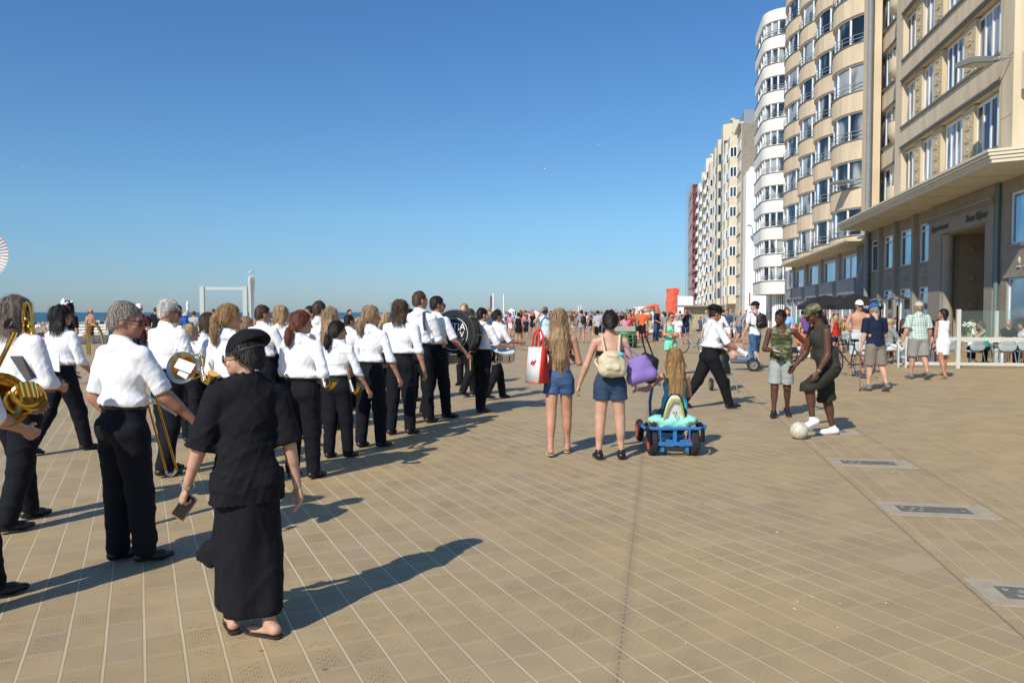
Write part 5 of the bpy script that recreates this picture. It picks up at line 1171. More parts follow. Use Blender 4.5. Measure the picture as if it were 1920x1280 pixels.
for (px, fy, ty, hr, lab) in ((655, 765, 588, ('crop', 'dark'), 'dark haired man deep in the band behind the two ponytails'), (724, 758, 585, ('lowpony', 'blond'), 'blond musician glimpsed between the loose blond woman and the brown haired one'), (768, 752, 577, ('crop', 'black'), 'black haired musician glimpsed left of the tallest man')):
    pp(lab[:14]+str(px), px, fy, ty, 25, lab, group=BG, hair=hr, wear=uni(), pose=pose(hy=20, aR=(15, 10, 80, 30)))

# --- woman in black, nearest figure
f = pp('beret_woman', 468, 1186, 621, -28, 'woman all in black with a large beret and long slit skirt, nearest to the camera', hair=('short', 'dark'), fem=True, w=1.04, skin=SKIN[2], feet='flip',
       wear=(('jacket', BLACK, dict(sleeve=1.0, hem=.448, collar=False, flare=.010, i=.030, ar=(.026, .030, .030))), ('skirt', BLACK, dict(hem=.075, rad=.088, follow=.8, flat=.9, w=1.0))),
       pose=pose(L=(15, 0, 18), R=(-5, 1, 5), fR=(0, -38), fL=(0, 0), aL=(6, 17, 20, 14), aR=(-8, 12, 10, 5), hy=-50, hp=3, twist=6), eyes=False, curl=(.85, .4)); beret(f, tilt=(.26, -.20)); BW = f
lens(f, mat('clear_glasses', (.25, .2, .16), .2), 'glasses')
[sole_mb(f, which=(j,)).build('flip_flop_sole', mat('sandal_brown', (.03, .02, .015), .7), f.root, False, False) for j in (0, 1)]
mb = MB()
for F in f.foot: h, b, t, fw, u = F; lat = np.cross(fw, u); H = f.H; mb.tube([b-lat*.024*H-u*.012*H, b+fw*.012*H+u*.016*H, t-fw*.012*H+u*.002*H, b+fw*.012*H+u*.016*H, b+lat*.024*H-u*.012*H], .0035, 6)
mb.build('sandal_strap', mat('sandal_strap', (.18, .10, .03), .4), f.root, True, False)
A = f.arm[0]; q = A[2]; mb = MB(); mb.lathe([(.034, -.006), (.036, 0), (.034, .006)], tuple(q-A[3]*.02), tuple(A[3]), 18, cap=False); mb.build('bracelet', SILVER, f.root, True, False)
hp_ = f.W(A[2]+A[3]*.075*f.H+A[4]*.02); t = thing('phone', hp_, 0, 'slim phone held in the left hand of the woman in black', 'phone'); mb = MB(); mb.obox(tuple(hp_), (.072, .012, .145), .3, .2, .62); mb.build('case', mat('phone_case', (.30, .20, .15), .4), t, bevel=.003)
mb = MB(); mb.obox((hp_.x+.002, hp_.y-.008, hp_.z+.002), (.062, .004, .13), .3, .2, .62); mb.build('screen', mat('phone_screen', (.01, .01, .012), .1), t)
# loose flap of the skirt blown forward
c0 = f.W((-.10, .10, .45)); V = Vol((-.35, -.05, .22), (.0, .42, .62), .012); V.cap((-.08, .10, .50), (-.16, .24, .36), .05, .07, .02, flat=(un((1, .4, 0)), .3)); V.cap((-.16, .24, .36), (-.20, .34, .33), .07, .035, .02, flat=(un((1, .4, 0)), .3)); V.noise(.008, 24, 3)
link('skirt_flap', mesh_np('skirt_flap', *V.mesh(), BLACK), f.root)

# --- the group in the middle
def sandals(f, m):
    [sole_mb(f, which=(j,)).build('sandal_sole', m, f.root, False, False) for j in (0, 1)]; mb = MB(); H = f.H
    for F, L in zip(f.foot, f.leg):
        h, b, t, fw, u = F; lat = np.cross(fw, u)
        for q in (.0, .03): mb.tube([b+fw*q*H-lat*.024*H-u*.014*H, b+fw*q*H+u*.018*H, b+fw*q*H+lat*.024*H-u*.014*H], .006, 6)
        mb.tube([L[2]-lat*.018*H-u*.01*H, L[2]-fw*.024*H, L[2]+lat*.018*H-u*.01*H, L[2]+fw*.02*H], .005, 6, True)
    mb.build('sandal_strap', m, f.root, True, False)
gold = mat('sandal_gold', (.50, .42, .30), .4)
f = pp('long_hair_girl', 1048, 852, 578, 2, 'young woman with very long wavy blond hair in bikini top and denim shorts', hair=('long', 'darkblond'), fem=True, w=1.06, skin=SKIN[0], wear=(('band', cloth('dark_plum', (.05, .01, .03)), dict(z=(.695, .715))), ('shorts', denim, dict(to=.36, top=.585, r=(.052, .052, .05)))),
       pose=pose(L=(-6, 2, 8), R=(12, 2, 6), fL=(6, 5), fR=(0, 8), aR=(8, 14, 118, 30), aL=(5, 18, 60, 40))); sandals(f, gold); LG = f
f = pp('backpack_girl', 1143, 861, 581, 0, 'woman with pinned up dark hair and cream backpack in denim shorts and black trainers', hair=('lowbun', 'dark'), fem=True, w=1.12, skin=SKIN[2], wear=(('band', BLACK, dict(z=(.70, .735))), ('shorts', denim_d, dict(to=.42, top=.60, r=(.052, .052, .05))), ('shoes', shoe_b, dict(style='sneaker'))),
       pose=pose(L=(1, 4, 2), R=(2, 5, 2), aL=(6, 20, 14, 10), aR=(4, 16, 30, 0), hy=4)); BPG = f
bp = backpack(f, cloth('cream', (.60, .52, .36)), loc=(0, -.125, .655), sz=(.088, .055, .085), label='cream canvas drawstring backpack on the back of the dark haired woman')
mb = MB(); fr = f.up((.0, -.155, .70)); mb.ball(tuple(f.up((.055, -.17, .715))), .022, 10); o = mb.build('pompom', cloth('turquoise', (.10, .55, .60)), None); o.data.transform(Matrix.Translation(-Vector(f.up((0, -.125, .655))-np.array((0, 0, .085*f.H))))); o.parent = bp
# bags on her right shoulder
def soft_bag(name, label, f, c, r, m, seed=1, flat=.55, strap=None, straps=(-.05, .05), col=None, cat='bag'):
    c = np.array(c, float); T = f.W(c); root = thing(name, T, f.root.rotation_euler.z, label, cat)
    V = Vol((-r[0]*1.5, -r[1]*1.8, -r[2]*1.5), (r[0]*1.5, r[1]*1.8, r[2]*1.5), .009)
    V.cap((-r[0]*.7, 0, -r[2]*.72), (r[0]*.7, 0, -r[2]*.72), r[1], r[1], .03); V.cap((-r[0]*.55, 0, r[2]*.6), (r[0]*.55, 0, r[2]*.6), r[1]*.4, r[1]*.4, .03); V.ell((0, 0, -.1*r[2]), (r[0], r[1]*.9, r[2]*.9), None, .03); V.noise(.006, 16, seed)
    link('bag_body', mesh_np('bag_body', *V.mesh(), m), root)
    if strap is not None:
        for s_ in straps: mb = MB(); mb.tube([(s_, -.01, r[2]*.6), (s_*.8+(strap[0]-c[0])*.6, (strap[1]-c[1])*.6, (strap[2]-c[2])*.7), tuple(np.array(strap)-c+np.array((s_*.1, 0, .02)))], .009, 6); mb.build('handle', col or m, root, True, False)
    return root
purple = mat('purple_fabric', (.23, .15, .44), .7, var=.06, vscale=5, bump=.003, bscale=20)
sb = soft_bag('tote_bag', 'purple fabric tote bag slung over the right shoulder of the backpack woman', f, f.up((.195, -.03, .625)), (.145, .07, .14), purple, 4, strap=f.up((.105, -.02, .822))); sb.rotation_euler.y = -.30
sb = soft_bag('shoulder_bag', 'large black bag hanging behind the purple tote', f, f.up((.262, .07, .64)), (.13, .08, .135), mat('black_nylon', (.008, .008, .01), .6, bump=.003, bscale=20), 7, strap=f.up((.11, .02, .825))); sb.rotation_euler.y = .5
# red and white carrier bag of the long haired girl
f = LG; T = f.W(f.up((-.150, -.08, .62))); t = thing('shopping_bag', T, f.root.rotation_euler.z-.75, 'glossy red and white carrier bag hanging from the shoulder of the long haired girl', 'bag')
redv = mat('red_vinyl', (.72, .045, .025), .35, bump=.004, bscale=12); whv = mat('white_vinyl', (.80, .80, .79), .35, bump=.004, bscale=12)
def panel(V, m, nm): o = mesh_np(nm, V, [(0, 1, 2, 3), (7, 6, 5, 4), (0, 4, 5, 1), (1, 5, 6, 2), (2, 6, 7, 3), (3, 7, 4, 0)], m, False); return link(nm, o, t)
h_, w_, d_ = .20, .10, .085
def slab(x0, x1, y0, y1, z0, z1, m, nm, tp=0.8):
    return panel([(x0, y0, z0), (x1, y0, z0), (x1, y1, z0), (x0, y1, z0), (x0, y0*tp, z1), (x1, y0*tp, z1), (x1, y1*tp, z1), (x0, y1*tp, z1)], m, nm)
slab(-w_, w_, -d_, d_, -h_, -h_+.012, redv, 'bottom_panel', 1)
slab(-w_, w_, -d_-.004, -d_, -h_+.013, h_, whv, 'front_panel', .45); slab(-w_, w_, d_, d_+.004, -h_+.013, h_, whv, 'back_panel', .45)
slab(w_+.001, w_+.006, -d_-.003, d_+.003, -h_+.005, h_, redv, 'side_panel', .45); slab(-w_-.006, -w_-.001, -d_-.003, d_+.003, -h_+.005, h_, redv, 'side_panel', .45)
slab(-w_*.96, w_*.96, -d_*.9, d_*.9, -h_+.013, h_*.8, redv, 'contents', .45)
mb = MB()
for k in range(5): mb.obox((-.03+.014*k, -d_*.72-.009, .02+.012*sin(k*2)), (.012, .003, .05+.01*k), 0, .19, .5)
mb.build('red_scribble', redv, t, world=False)
for sy in (-1, 1):
    mb = MB(); mb.tube([(.06, sy*.03, h_*.9), (.06, sy*.03, h_+.12), (.03, sy*.02, h_+.20), (-.03, sy*.03, h_+.13), (-.05, sy*.03, h_*.9)], .012, 6); mb.build('handle', redv, t, True, False)

# --- man in the beret crossing
f = pp('beret_man', 1330, 766, 566, 78, 'stout drummer in a black beret and white shirt striding to the right', hair=('crop', 'dark'), w=1.28, belly=.03, skin=SKIN[1], wear=(('shirt', WHITE, dict(sleeve=1.0)), TRB, SH), pose=pose(L=(-24, 2, 12), R=(26, 2, 8), fL=(24, 6), fR=(-6, 6), aR=(35, 10, 30, 5), aL=(35, 10, 45, 15), lean=6, hp=12)); beret(f, tilt=(0, .12)); BM = f
for sd in (-1, 1): mb = MB(); mb.tube([f.up((sd*.05, .085, .66)), f.up((sd*.06, .04, .842)), f.up((sd*.06, -.045, .842)), f.up((sd*.045, -.088, .72)), f.up((0, -.088, .64))], .006, 6); mb.build('harness_strap', lgrey, f.root, True, False)
mb = MB(); mb.tube([f.arm[1][1]*.3+f.arm[1][2]*.7, f.arm[1][2]+f.arm[1][3]*.02, f.arm[1][2]+f.arm[1][3]*.10], [.042, .045, .052], 12); mb.build('white_gauntlet', offw, f.root, True, False)
# --- the two ball players
f = pp('camo_man', 1463, 782, 579, 197, 'man in camouflage tank top and pale grey shorts checking a phone', hair=('crop', 'black'), skin=SKIND, w=1.02, wear=(('top', camo_m, dict(sleeve=0, collar=False, hem=.505, scoop=.05, i=.012)), ('shorts', cloth('grey_green', (.34, .37, .35)), dict(to=.86, r=(.056, .055, .052))), ('shoes', shoe_b, dict(style='sneaker'))),
       pose=pose(L=(-8, 3, 14), R=(6, 2, 4), fL=(14, 10), aR=(6, 14, 92, 35), aL=(-22, 42, 88, 45), hy=36, hp=12), eyes=True); CM = f
A = f.arm[0]; mb = MB(); mb.lathe([(.031, -.014), (.034, 0), (.031, .014)], tuple(A[2]-A[3]*.03), tuple(A[3]), 16, cap=False); mb.build('wrist_watch', SILVER, f.root, True, False)
hp_ = f.W(f.arm[1][5]); t = thing('phone', hp_, 0, 'white phone in the hand of the man in camouflage', 'phone'); mb = MB(); mb.obox(tuple(hp_), (.14, .07, .012), .5, .3, .2); mb.build('case', whf, t, bevel=.003)
f = pp('cap_man', 1551, 817, 585, -97, 'man in camouflage cap and dark olive clothes resting one foot on a ball', hair=('crop', 'black'), skin=SKIND, w=1.10, H=1.76, wear=(('top', olive, dict(sleeve=0, collar=False, hem=.52, scoop=.03, i=.012, hole=.046)), ('shorts', dk_olive, dict(to=1.05, r=(.052, .055, .056), wr=.009, top=.60)), ('shoes', shoe_w, dict(style='sneaker'))),
       pose=pose(L=(54, 4, 61), R=(-6, 3, 8), fL=(16, 5), fR=(0, 10), aL=(18, 8, 30, 15), aR=(25, 12, 45, 30), lean=17, hp=8, hy=0), eyes=True); cap_hat(f, camo_c); CP = f
mb = MB(); mb.lathe([(.030, -.007), (.033, 0), (.030, .007)], tuple(f.arm[0][2]-f.arm[0][3]*.03), tuple(f.arm[0][3]), 14, cap=False); mb.build('wristband', mat('wristband', (.35, .25, .2), .5), f.root, True, False)
# --- walkers on the right
f = pp('backpack_man', 1415, 692, 563, -22, 'man in white T-shirt, dark cap and denim knee shorts with a black backpack', hair=('crop', 'brown'), skin=SKIN[2], wear=(('top', WHITE, dict(sleeve=.7, hem=.50, collar=False)), ('shorts', denim, dict(to=1.12, r=(.052, .046, .044))), ('shoes', shoe_g, dict(style='sneaker'))), pose=pose(L=(-14, 3, 22), R=(14, 3, 6), fL=(26, 6), aL=(-4, 16, 24, 0), aR=(5, 8, 40, 20), hy=-40)); cap_hat(f, BLACK); backpack(f, mat('black_nylon', (0, 0, 0)), label='black backpack on the man in the white T-shirt', loc=(.02, -.12, .715)); BPM = f
f = pp('shirtless', 1609, 703, 562, 195, 'sunburnt shirtless man in white cap and pale shorts standing by his bicycle', hair=('crop', 'grey'), skin=SKIN[0], w=1.1, wear=(('shorts', cloth('pale_grey', (.52, .56, .58)), dict(to=1.0, r=(.058, .058, .058))), ('shoes', shoe_g)), pose=pose(aR=(40, 20, 40, 30), aL=(38, 5, 50, 50), hy=-8), eyes=True); cap_hat(f, brightw); lens(f); SL = f
f = pp('navy_man', 1640, 733, 568, -8, 'elderly man in navy T-shirt, blue cap and brown shorts walking with a cane', hair=('crop', 'grey'), skin=SKIN[2], w=1.12, wear=(('top', navy, dict(sleeve=.80, hem=.495, collar=False, ar=(.034, .038, .03))), ('shorts', khaki, dict(to=.95, r=(.056, .056, .056))), ('shoes', shoe_g, dict(style='sneaker'))), pose=pose(L=(4, 3, 3), R=(-8, 3, 16), fR=(20, 6), aL=(0, 10, 12, 5), aR=(10, 10, 60, 20), hp=10, lean=5)); cap_hat(f, cloth('cap_blue', (.03, .12, .30)), back=False); NM = f
h = f.W(f.arm[0][5]); t = thing('walking_cane', (h.x, h.y, 0), 0, 'thin brown walking cane in the left hand of the man in navy', 'cane'); mb = MB(); mb.tube([(h.x, h.y-.05, .015), (h.x, h.y, h.z+.02)], .010, 8); mb.build('shaft', mat('cane_wood', (.28, .10, .05), .5), t, True); mb = MB(); mb.tube([(h.x+.0, h.y+.06, h.z+.01), (h.x, h.y, h.z+.03), (h.x, h.y-.06, h.z+.02)], .013, 8); mb.build('handle', mat('cane_wood', (0, 0, 0)), t, True); mb = MB(); mb.lathe([(.016, 0), (.013, .05)], (h.x, h.y-.05, 0), n=10); mb.build('rubber_tip', RUBBER, t)
f = pp('checked_man', 1721, 711, 567, -3, 'big man in green checked shirt, beige cap and grey shorts', hair=('crop', 'grey'), skin=SKIN[0], w=1.28, belly=.03, wear=(('shirt', check_mat(), dict(sleeve=.82, hem=.50, flare=.008, ar=(.036, .042, .034))), ('shorts', cloth('warm_grey', (.27, .26, .235)), dict(to=.93, r=(.060, .060, .060))), ('shoes', shoe_g, dict(style='sneaker'))), pose=pose(L=(6, 4, 3), R=(-10, 0, 16), fR=(26, 6), aL=(0, 16, 12, 5), aR=(4, 14, 14, 5), lean=3)); cap_hat(f, cloth('cap_beige', (.50, .45, .32)), brim=True)
f = pp('white_dress', 1767, 709, 578, -10, 'tanned woman in a sleeveless white dress walking beside the checked shirt', hair=('bob', 'black'), skin=SKIN[1], fem=True, w=1.12, wear=(('dress', WHITE),), pose=pose(L=(-8, 1, 12), R=(8, 1, 4), fL=(10, 5), aR=(22, 14, 60, 15), aL=(-5, 12, 20, 10), hy=-50)); sandals(f, gold)
def dress(f, m, hem=.34, rad=.082, i=.010, top=.83, flare=0, name='dress'):
    lo, hi = f.ext(); V = Vol(lo, hi, vox(f.D)*1.2); torso(V, f, i); legs(V, f, .012, .4, calf=False); H = f.H
    V.cap(f.P, f.P+np.array((0, 0, -(.53-hem))*1)*H, .086*f.w*H, (rad*f.w+flare)*H, .02*H, flat=((0, 1, 0), .78)); V.noise(.004, 18, f.sd); V.plane((0, 0, hem*H), (0, 0, -1))
    for sd in (-1, 1): V.cap(f.up((sd*(f.sw+.018), 0, .75)), f.up((sd*(f.sw+.014), 0, .86)), .036*H, .046*H, .01, 's')
    V.plane(f.up((0, 0, top)), f.U @ np.array((0, 0, 1))); link(name, mesh_np(name, *V.mesh(), m), f.root)
dress(f, WHITE)
f = pp('red_hair', 1474, 680, 576, -150, 'auburn haired woman in a blue top glimpsed behind the camouflage man', hair=('shoulder', 'auburn'), skin=SKIN[2], fem=True, wear=(('top', skyc, dict(sleeve=.5, hem=.5, collar=False)), ('shorts', navy, dict(to=.6))), pose=pose(hy=-30))
f = pp('towel_woman', 1566, 672, 590, -35, 'blond woman in a red top behind the cap wearing man', hair=('bob', 'blond'), skin=SKIN[0], fem=True, wear=(('top', redc, dict(sleeve=0, hem=.5, collar=False)), ('shorts', navy, dict(to=.5))), pose=pose(hy=20))
# --- mint woman with the baby
f = pp('mint_woman', 1257, 704, 584, 176, 'woman in mint green top and shorts and sunglasses carrying a baby', hair=('crop', 'brown'), skin=SKIN[0], fem=True, w=.98, wear=(('top', mint, dict(sleeve=0, hem=.60, collar=False, scoop=.05, hole=.05)), ('shorts', mint, dict(to=.42, r=(.054, .06, .06)))), pose=pose(L=(2, 1, 2), R=(-4, 1, 5), aL=(30, 14, 92, 60), aR=(28, 10, 85, 55), hp=4, hy=-12)); lens(f); sandals(f, gold); MW = f
c = f.W(f.up((-.085, .095, .74))); 
g = person('baby', (c.x, c.y, c.z-.42), .78, 215, 'fair haired baby in white held on the arm of the woman in mint', pose=dict(kid=1, L=(30, 18, 40), R=(30, 18, 40), aL=(40, 20, 60, 30), aR=(60, 10, 50, 30), hy=10), w=1.3, hair=('crop', 'blond'), skin=SKIN[2], wear=(('top', offw, dict(sleeve=.8, hem=.46, collar=False)),), D=19, eyes=True)
# --- mid-distance walkers and photographers
f = pp('photographer', 1022, 688, 574, 182, 'man in a pale blue shirt raising a camera towards the band', hair=('crop', 'greybrown'), skin=SKIN[0], w=1.15, wear=(('shirt', ltblue, dict(sleeve=.75, hem=.47)), ('trousers', offw), ('shoes', shoe_g)), pose=pose(aR=(75, 20, 118, 25), aL=(70, 18, 118, 25), hy=14), eyes=True); PH = f
c = f.W((f.arm[0][5]+f.arm[1][5])/2+np.array((0, .02, .0))); t = thing('camera', c, YAW, 'black camera held up to the face of the man in pale blue', 'camera'); mb = MB(); mb.box(-.075, .075, -.03, .03, -.05, .05); mb.box(-.03, .03, -.028, .028, .05, .075); mb.build('camera_body', mat('black_plastic', (.012, .012, .012), .4), t, world=False, bevel=.006); mb = MB(); mb.lathe([(.035, .03), (.036, .11), (.03, .11)], (0, 0, 0), (0, -1, 0), 16); mb.build('lens', mat('black_plastic', (0, 0, 0)), t, True, False)
f = pp('black_dress', 972, 649, 585, 8, 'woman in a short black dress walking away among the far crowd', hair=('bun', 'dark'), fem=True, skin=SKIN[0], pose=pose(L=(-6, 1, 6), R=(6, 1, 3))); dress(f, BLACK, .40, .10)
f = pp('grey_backpack', 1090, 643, 580, -3, 'man in grey shirt and shorts with a black backpack left of the pinned up hair', hair=('crop', 'dark'), skin=SKIN[0], wear=(('top', greyc, dict(sleeve=.8, hem=.46, collar=False, flare=.02)), ('shorts', greyc, dict(to=.5)), ('shoes', shoe_g)), pose=pose(L=(10, 3, 5), R=(-6, 3, 12))); backpack(f, mat('black_nylon', (0, 0, 0)), label='black backpack on the man in grey', loc=(.045, -.12, .71))
f = pp('black_top', 1108, 637, 590, -25, 'woman in black top and shorts walking beside the grey backpack man', hair=('bun', 'brown'), fem=True, w=1.15, skin=SKIN[2], wear=(('top', BLACK, dict(sleeve=0, hem=.55, collar=False)), ('shorts', greyc, dict(to=.5))), pose=pose(L=(10, 3, 5), R=(-6, 3, 12), aR=(10, 10, 40, 20)))
f = pp('navy_photographer', 1285, 645, 577, 170, 'man in navy photographing the scene, behind the woman with the baby', hair=('crop', 'dark'), skin=SKIN[1], w=1.1, wear=(('top', navy, dict(sleeve=.8, hem=.5, collar=False)), ('shorts', navy, dict(to=.95)), ('shoes', shoe_g)), pose=pose(aR=(70, 15, 120, 25), aL=(70, 15, 120, 25)))
f = pp('band_pusher', 1348, 668, 577, 60, 'musician in white with black shoulder strap beyond the beret man', hair=('crop', 'dark'), wear=(('shirt', WHITE, dict(sleeve=1.2)), TRB, SH), pose=pose(aR=(30, 10, 60, 20), aL=(30, 10, 60, 20), L=(10, 2, 5), R=(-10, 2, 10)))
f = pp('white_top_far', 1366, 640, 587, 178, 'woman in white top and shorts walking towards the camera near the far facade', hair=('lowbun', 'brown'), fem=True, skin=SKIN[0], wear=(('top', WHITE, dict(sleeve=0, hem=.55, collar=False)), ('shorts', lgrey, dict(to=.5))), pose=pose(L=(10, 3, 5), R=(-6, 3, 12)))
f = pp('navy_stripe', 917, 646, 576, 5, 'woman in navy and white top and bright blue trousers behind the snare drum', hair=('bob', 'darkblond'), fem=True, w=1.15, skin=SKIN[0], wear=(('top', navy, dict(sleeve=.5, hem=.52, collar=False)), ('trousers', bluec, dict(to=1.6))), pose=pose(L=(-4, 2, 6), R=(6, 2, 3)))
f = pp('beige_top', 933, 640, 583, 0, 'woman in beige top and black trousers right of the bright blue trousers', hair=('bob', 'blond'), fem=True, w=1.1, skin=SKIN[0], wear=(('top', cloth('beige', (.52, .42, .30)), dict(sleeve=.7, hem=.5, collar=False)), ('trousers', BLACK, dict(to=1.5))), pose=pose(L=(-4, 2, 6), R=(6, 2, 3)))
# onlookers beyond the left part of the band
f = pp('sunglass_onlooker', 337, 705, 571, -170, 'onlooker with dark hair and sunglasses in blue, behind the white haired man', hair=('crop', 'dark'), skin=SKIN[2], wear=(('top', bluec, dict(sleeve=.7, hem=.5, collar=False)), ('shorts', navy, dict(to=.9))), pose=pose(hy=-25)); lens(f)
f = pp('capped_onlooker', 350, 690, 585, 175, 'onlooker in flat cap and sunglasses in teal shirt beside the white haired man', hair=('crop', 'grey'), skin=SKIN[0], wear=(('top', cloth('deep_teal', (.01, .16, .20)), dict(sleeve=.7, hem=.5, collar=False)), ('shorts', navy, dict(to=.9))), pose=pose()); lens(f); cap_hat(f, lgrey)
f = pp('blond_onlooker', 331, 715, 588, 20, 'blond onlooker seen between the white haired man and the small girl', hair=('shoulder', 'blond'), fem=True, skin=SKIN[2], wear=(('top', offw, dict(sleeve=.7, hem=.5, collar=False)), ('shorts', navy, dict(to=.9))), pose=pose())
f = pp('white_cap_onlooker', 263, 700, 569, 160, 'onlooker in white cap and dark top right of the grey haired man in sunglasses', hair=('crop', 'dark'), skin=SKIN[1], wear=(('top', cloth('wine', (.10, .015, .03)), dict(sleeve=.7, hem=.5, collar=False)), ('shorts', navy, dict(to=.9))), pose=pose()); cap_hat(f, brightw)
f = pp('flower_hat', 131, 720, 563, 190, 'person in a white floral hat just beyond the dark haired musician', hair=('bob', 'dark'), fem=True, skin=SKIN[1], wear=(('top', BLACK, dict(sleeve=.7, hem=.5, collar=False)), ('shorts', navy, dict(to=.9))), pose=pose())
mb = MB(); r_ = random.Random(3)
for k in range(16): a = r_.uniform(0, 6.28); q = f.hd((.045*cos(a), -.01+.055*sin(a), .965+r_.uniform(0, .03))); mb.ball(tuple(q), .035, 8, (1, 1, .6))
mb.build('flower_hat', brightw, f.root, True, False)
# ------------------------------------------------------------------ crowd farther off: six built figures, copied with their own clothes
slotm = {}
def cm(nm, c): 
    if nm not in slotm: slotm[nm] = mat('crowd_'+nm, c, .85, spec=.2)
    return slotm[nm]
COL = {'white': (.75, .75, .75), 'black': (.012, .012, .014), 'red': (.5, .03, .025), 'pink': (.68, .25, .32), 'orange': (.7, .14, .05), 'pale blue': (.36, .52, .72), 'navy': (.015, .025, .07), 'grey': (.25, .26, .27), 'green': (.03, .28, .13), 'yellow': (.62, .46, .08), 'turquoise': (.08, .42, .44), 'beige': (.46, .37, .25), 'purple': (.16, .07, .26), 'denim blue': (.04, .09, .19), 'brown': (.10, .06, .035), 'striped grey': (.40, .41, .43)}
def proto(name, H, fem, pose_, topk, botk, hair='crop', skin=SKIN[0], w=1.05, seat=False):
    f = Fig(H, pose_, fem, w); lo, hi = f.ext(); v = .026; root = thing('person', (0, 0, 0)); V = Vol(lo, hi, v); torso(V, f); legs(V, f); arms(V, f)
    V.cap(f.up((0, -.012, .82)), f.hd((0, -.01, .90)), .033*H, .030*H, .01); V.ell(f.hd((0, -.004, .932)), (.044*H, .054*H, .062*H), f.Hd, .01); V.cap(f.hd((0, .045, .925)), f.hd((0, .06, .912)), .010*H, .010*H, .01)
    for F, L in zip(f.foot, f.leg): V.cap(F[0], F[2], .017*H, .014*H, .01)
    for A in f.arm: V.cap(A[2], A[5], .014*H, .014*H, .01, flat=(A[4], .6))
    link('body', mesh_np('body', *V.mesh(), skin), root)
    V = Vol(lo, hi, v*.8); V.ell(f.hd((0, -.014, .948)), (.052*H, .062*H, .060*H), f.Hd, .01)
    if hair == 'long': V.cap(f.hd((0, -.045, .93)), f.up((0, -.06, .78)), .042*H, .022*H, .02*H)
    V.plane(f.hd((0, .012, .94)), f.Hd @ np.array((0, 1., -.7))); link('hair', mesh_np('hair', *V.mesh(), HAIR['brown']), root)
    if topk:
        V = Vol(lo, hi, v); torso(V, f, .016); (arms(V, f, .016, topk[0], r=(.032, .032, .028)) if topk[0] else None)
        V.noise(.005, 20, 1); V.plane(f.up((0, 0, topk[1])), -(f.U @ np.array((0, 0, 1)))); V.plane(f.up((0, 0, .845)), f.U @ np.array((0, 0, 1))); link('top', mesh_np('top', *V.mesh(), slot0), root)
    V = Vol(lo, hi, v); torso(V, f, .012, upper=False); legs(V, f, .012, botk, r=(.052, .048, .044), calf=False)
    if botk == -1: pass
    V.noise(.004, 20, 2); V.plane(f.up((0, 0, .60)), f.U @ np.array((0, 0, 1))); link('shorts' if botk < 1.3 else 'trousers', mesh_np('shorts', *V.mesh(), slot0), root)
    return root
slot0 = cm('white', COL['white'])
wk = dict(L=(18, 2, 6), R=(-14, 2, 18), fR=(22, 5), aL=(-12, 8, 15, 10), aR=(16, 8, 25, 10)); st = dict(L=(3, 3, 4), R=(-2, 3, 5), aL=(5, 9, 35, 20), aR=(8, 9, 60, 25))
sitp = dict(L=(84, 7, 86), R=(84, 7, 86), aL=(25, 12, 80, 20), aR=(30, 10, 70, 25), seat=.46)
PR = [(proto('m1', 1.76, False, wk, (.8, .49), .9), 'man', 0), (proto('m2', 1.78, False, st, (.8, .49), 1.9), 'man', 0), (proto('w1', 1.66, True, wk, (.3, .52), .55, 'long'), 'woman', 0), (proto('w2', 1.65, True, st, (.0, .36), .8, 'long'), 'woman', 0), (proto('m3', 1.77, False, wk, None, .9), 'bare chested man', 0), (proto('k1', 1.28, False, dict(wk, kid=1), (.7, .48), .8), 'child', 0)]
PS = [(proto('s1', 1.74, False, sitp, (.8, .5), 1.6), 'man'), (proto('s2', 1.66, True, dict(sitp, lean=8), (.3, .5), .8, 'long'), 'woman')]
DESC = ['']; used = set(); crnd = random.Random(11)
def put(pr, kind, x, y, rz, place, group, sc=1., z=0, force=None):
    for _ in range(300):
        t = crnd.choices(list(COL), [8, 6, 2, 3, .8, 3, 4, 5, 1, .8, 1, 5, .6, 3, 3, 4])[0]; b = crnd.choice(['black', 'navy', 'white', 'beige', 'denim blue', 'grey', 'brown', 'black', 'denim blue']); h = crnd.choice(['brown', 'dark', 'blond', 'grey', 'black', 'auburn'])
        if force: t = force
        gar = 'top' if 'bare' not in kind else None
        desc = '%s haired %s, %s%s %s' % (h, kind, (t+' top, ') if gar else '', b, 'trousers' if any(c.name.startswith('trousers') for c in pr.children) else 'shorts'); lab = desc+', '+place; DESC[0] = desc
        if lab not in used: break
    used.add(lab); o = copy_tree(pr); o.location = (x, y, z); o.rotation_euler = (0, 0, rz); o.scale = (sc, sc, sc); tag(o, lab, 'person', group)
    for c in o.children:
        n = c.name.split('.')[0]; mm = {'top': cm(t, COL[t]), 'shorts': cm(b, COL[b]), 'trousers': cm(b, COL[b]), 'hair': HAIR[h], 'body': crnd.choice(SKIN[:3])}.get(n)
        if mm: c.material_slots[0].link = 'OBJECT'; c.material_slots[0].material = mm
    return o
def crowd(n, pa, pb, da, db, place, group, seedv, bias=1.6):
    r = random.Random(seedv)
    for i in range(n):
        px = r.uniform(pa, pb); D = da+(db-da)*r.random()**bias; p = PD(px, 585, D)
        pr = PR[r.choices(range(6), [5, 3, 5, 4, 2, 2])[0]]; put(pr[0], pr[1], p.x, p.y, r.choice([0, 0, pi, r.uniform(0, 6)])+r.uniform(-.4, .4), place, group, r.uniform(.93, 1.05))
GC = 'strollers farther down the promenade'
crowd(44, 1112, 1250, 40, 120, 'far right of centre', GC, 1); crowd(16, 1205, 1330, 45, 110, 'far before the end blocks', GC, 2)
crowd(30, 1055, 1130, 60, 150, 'far behind the two girls', GC, 3); crowd(34, 885, 1035, 48, 150, 'far beyond the drummers', GC, 4); crowd(26, 900, 1000, 36, 90, 'near the white tent', GC, 5)
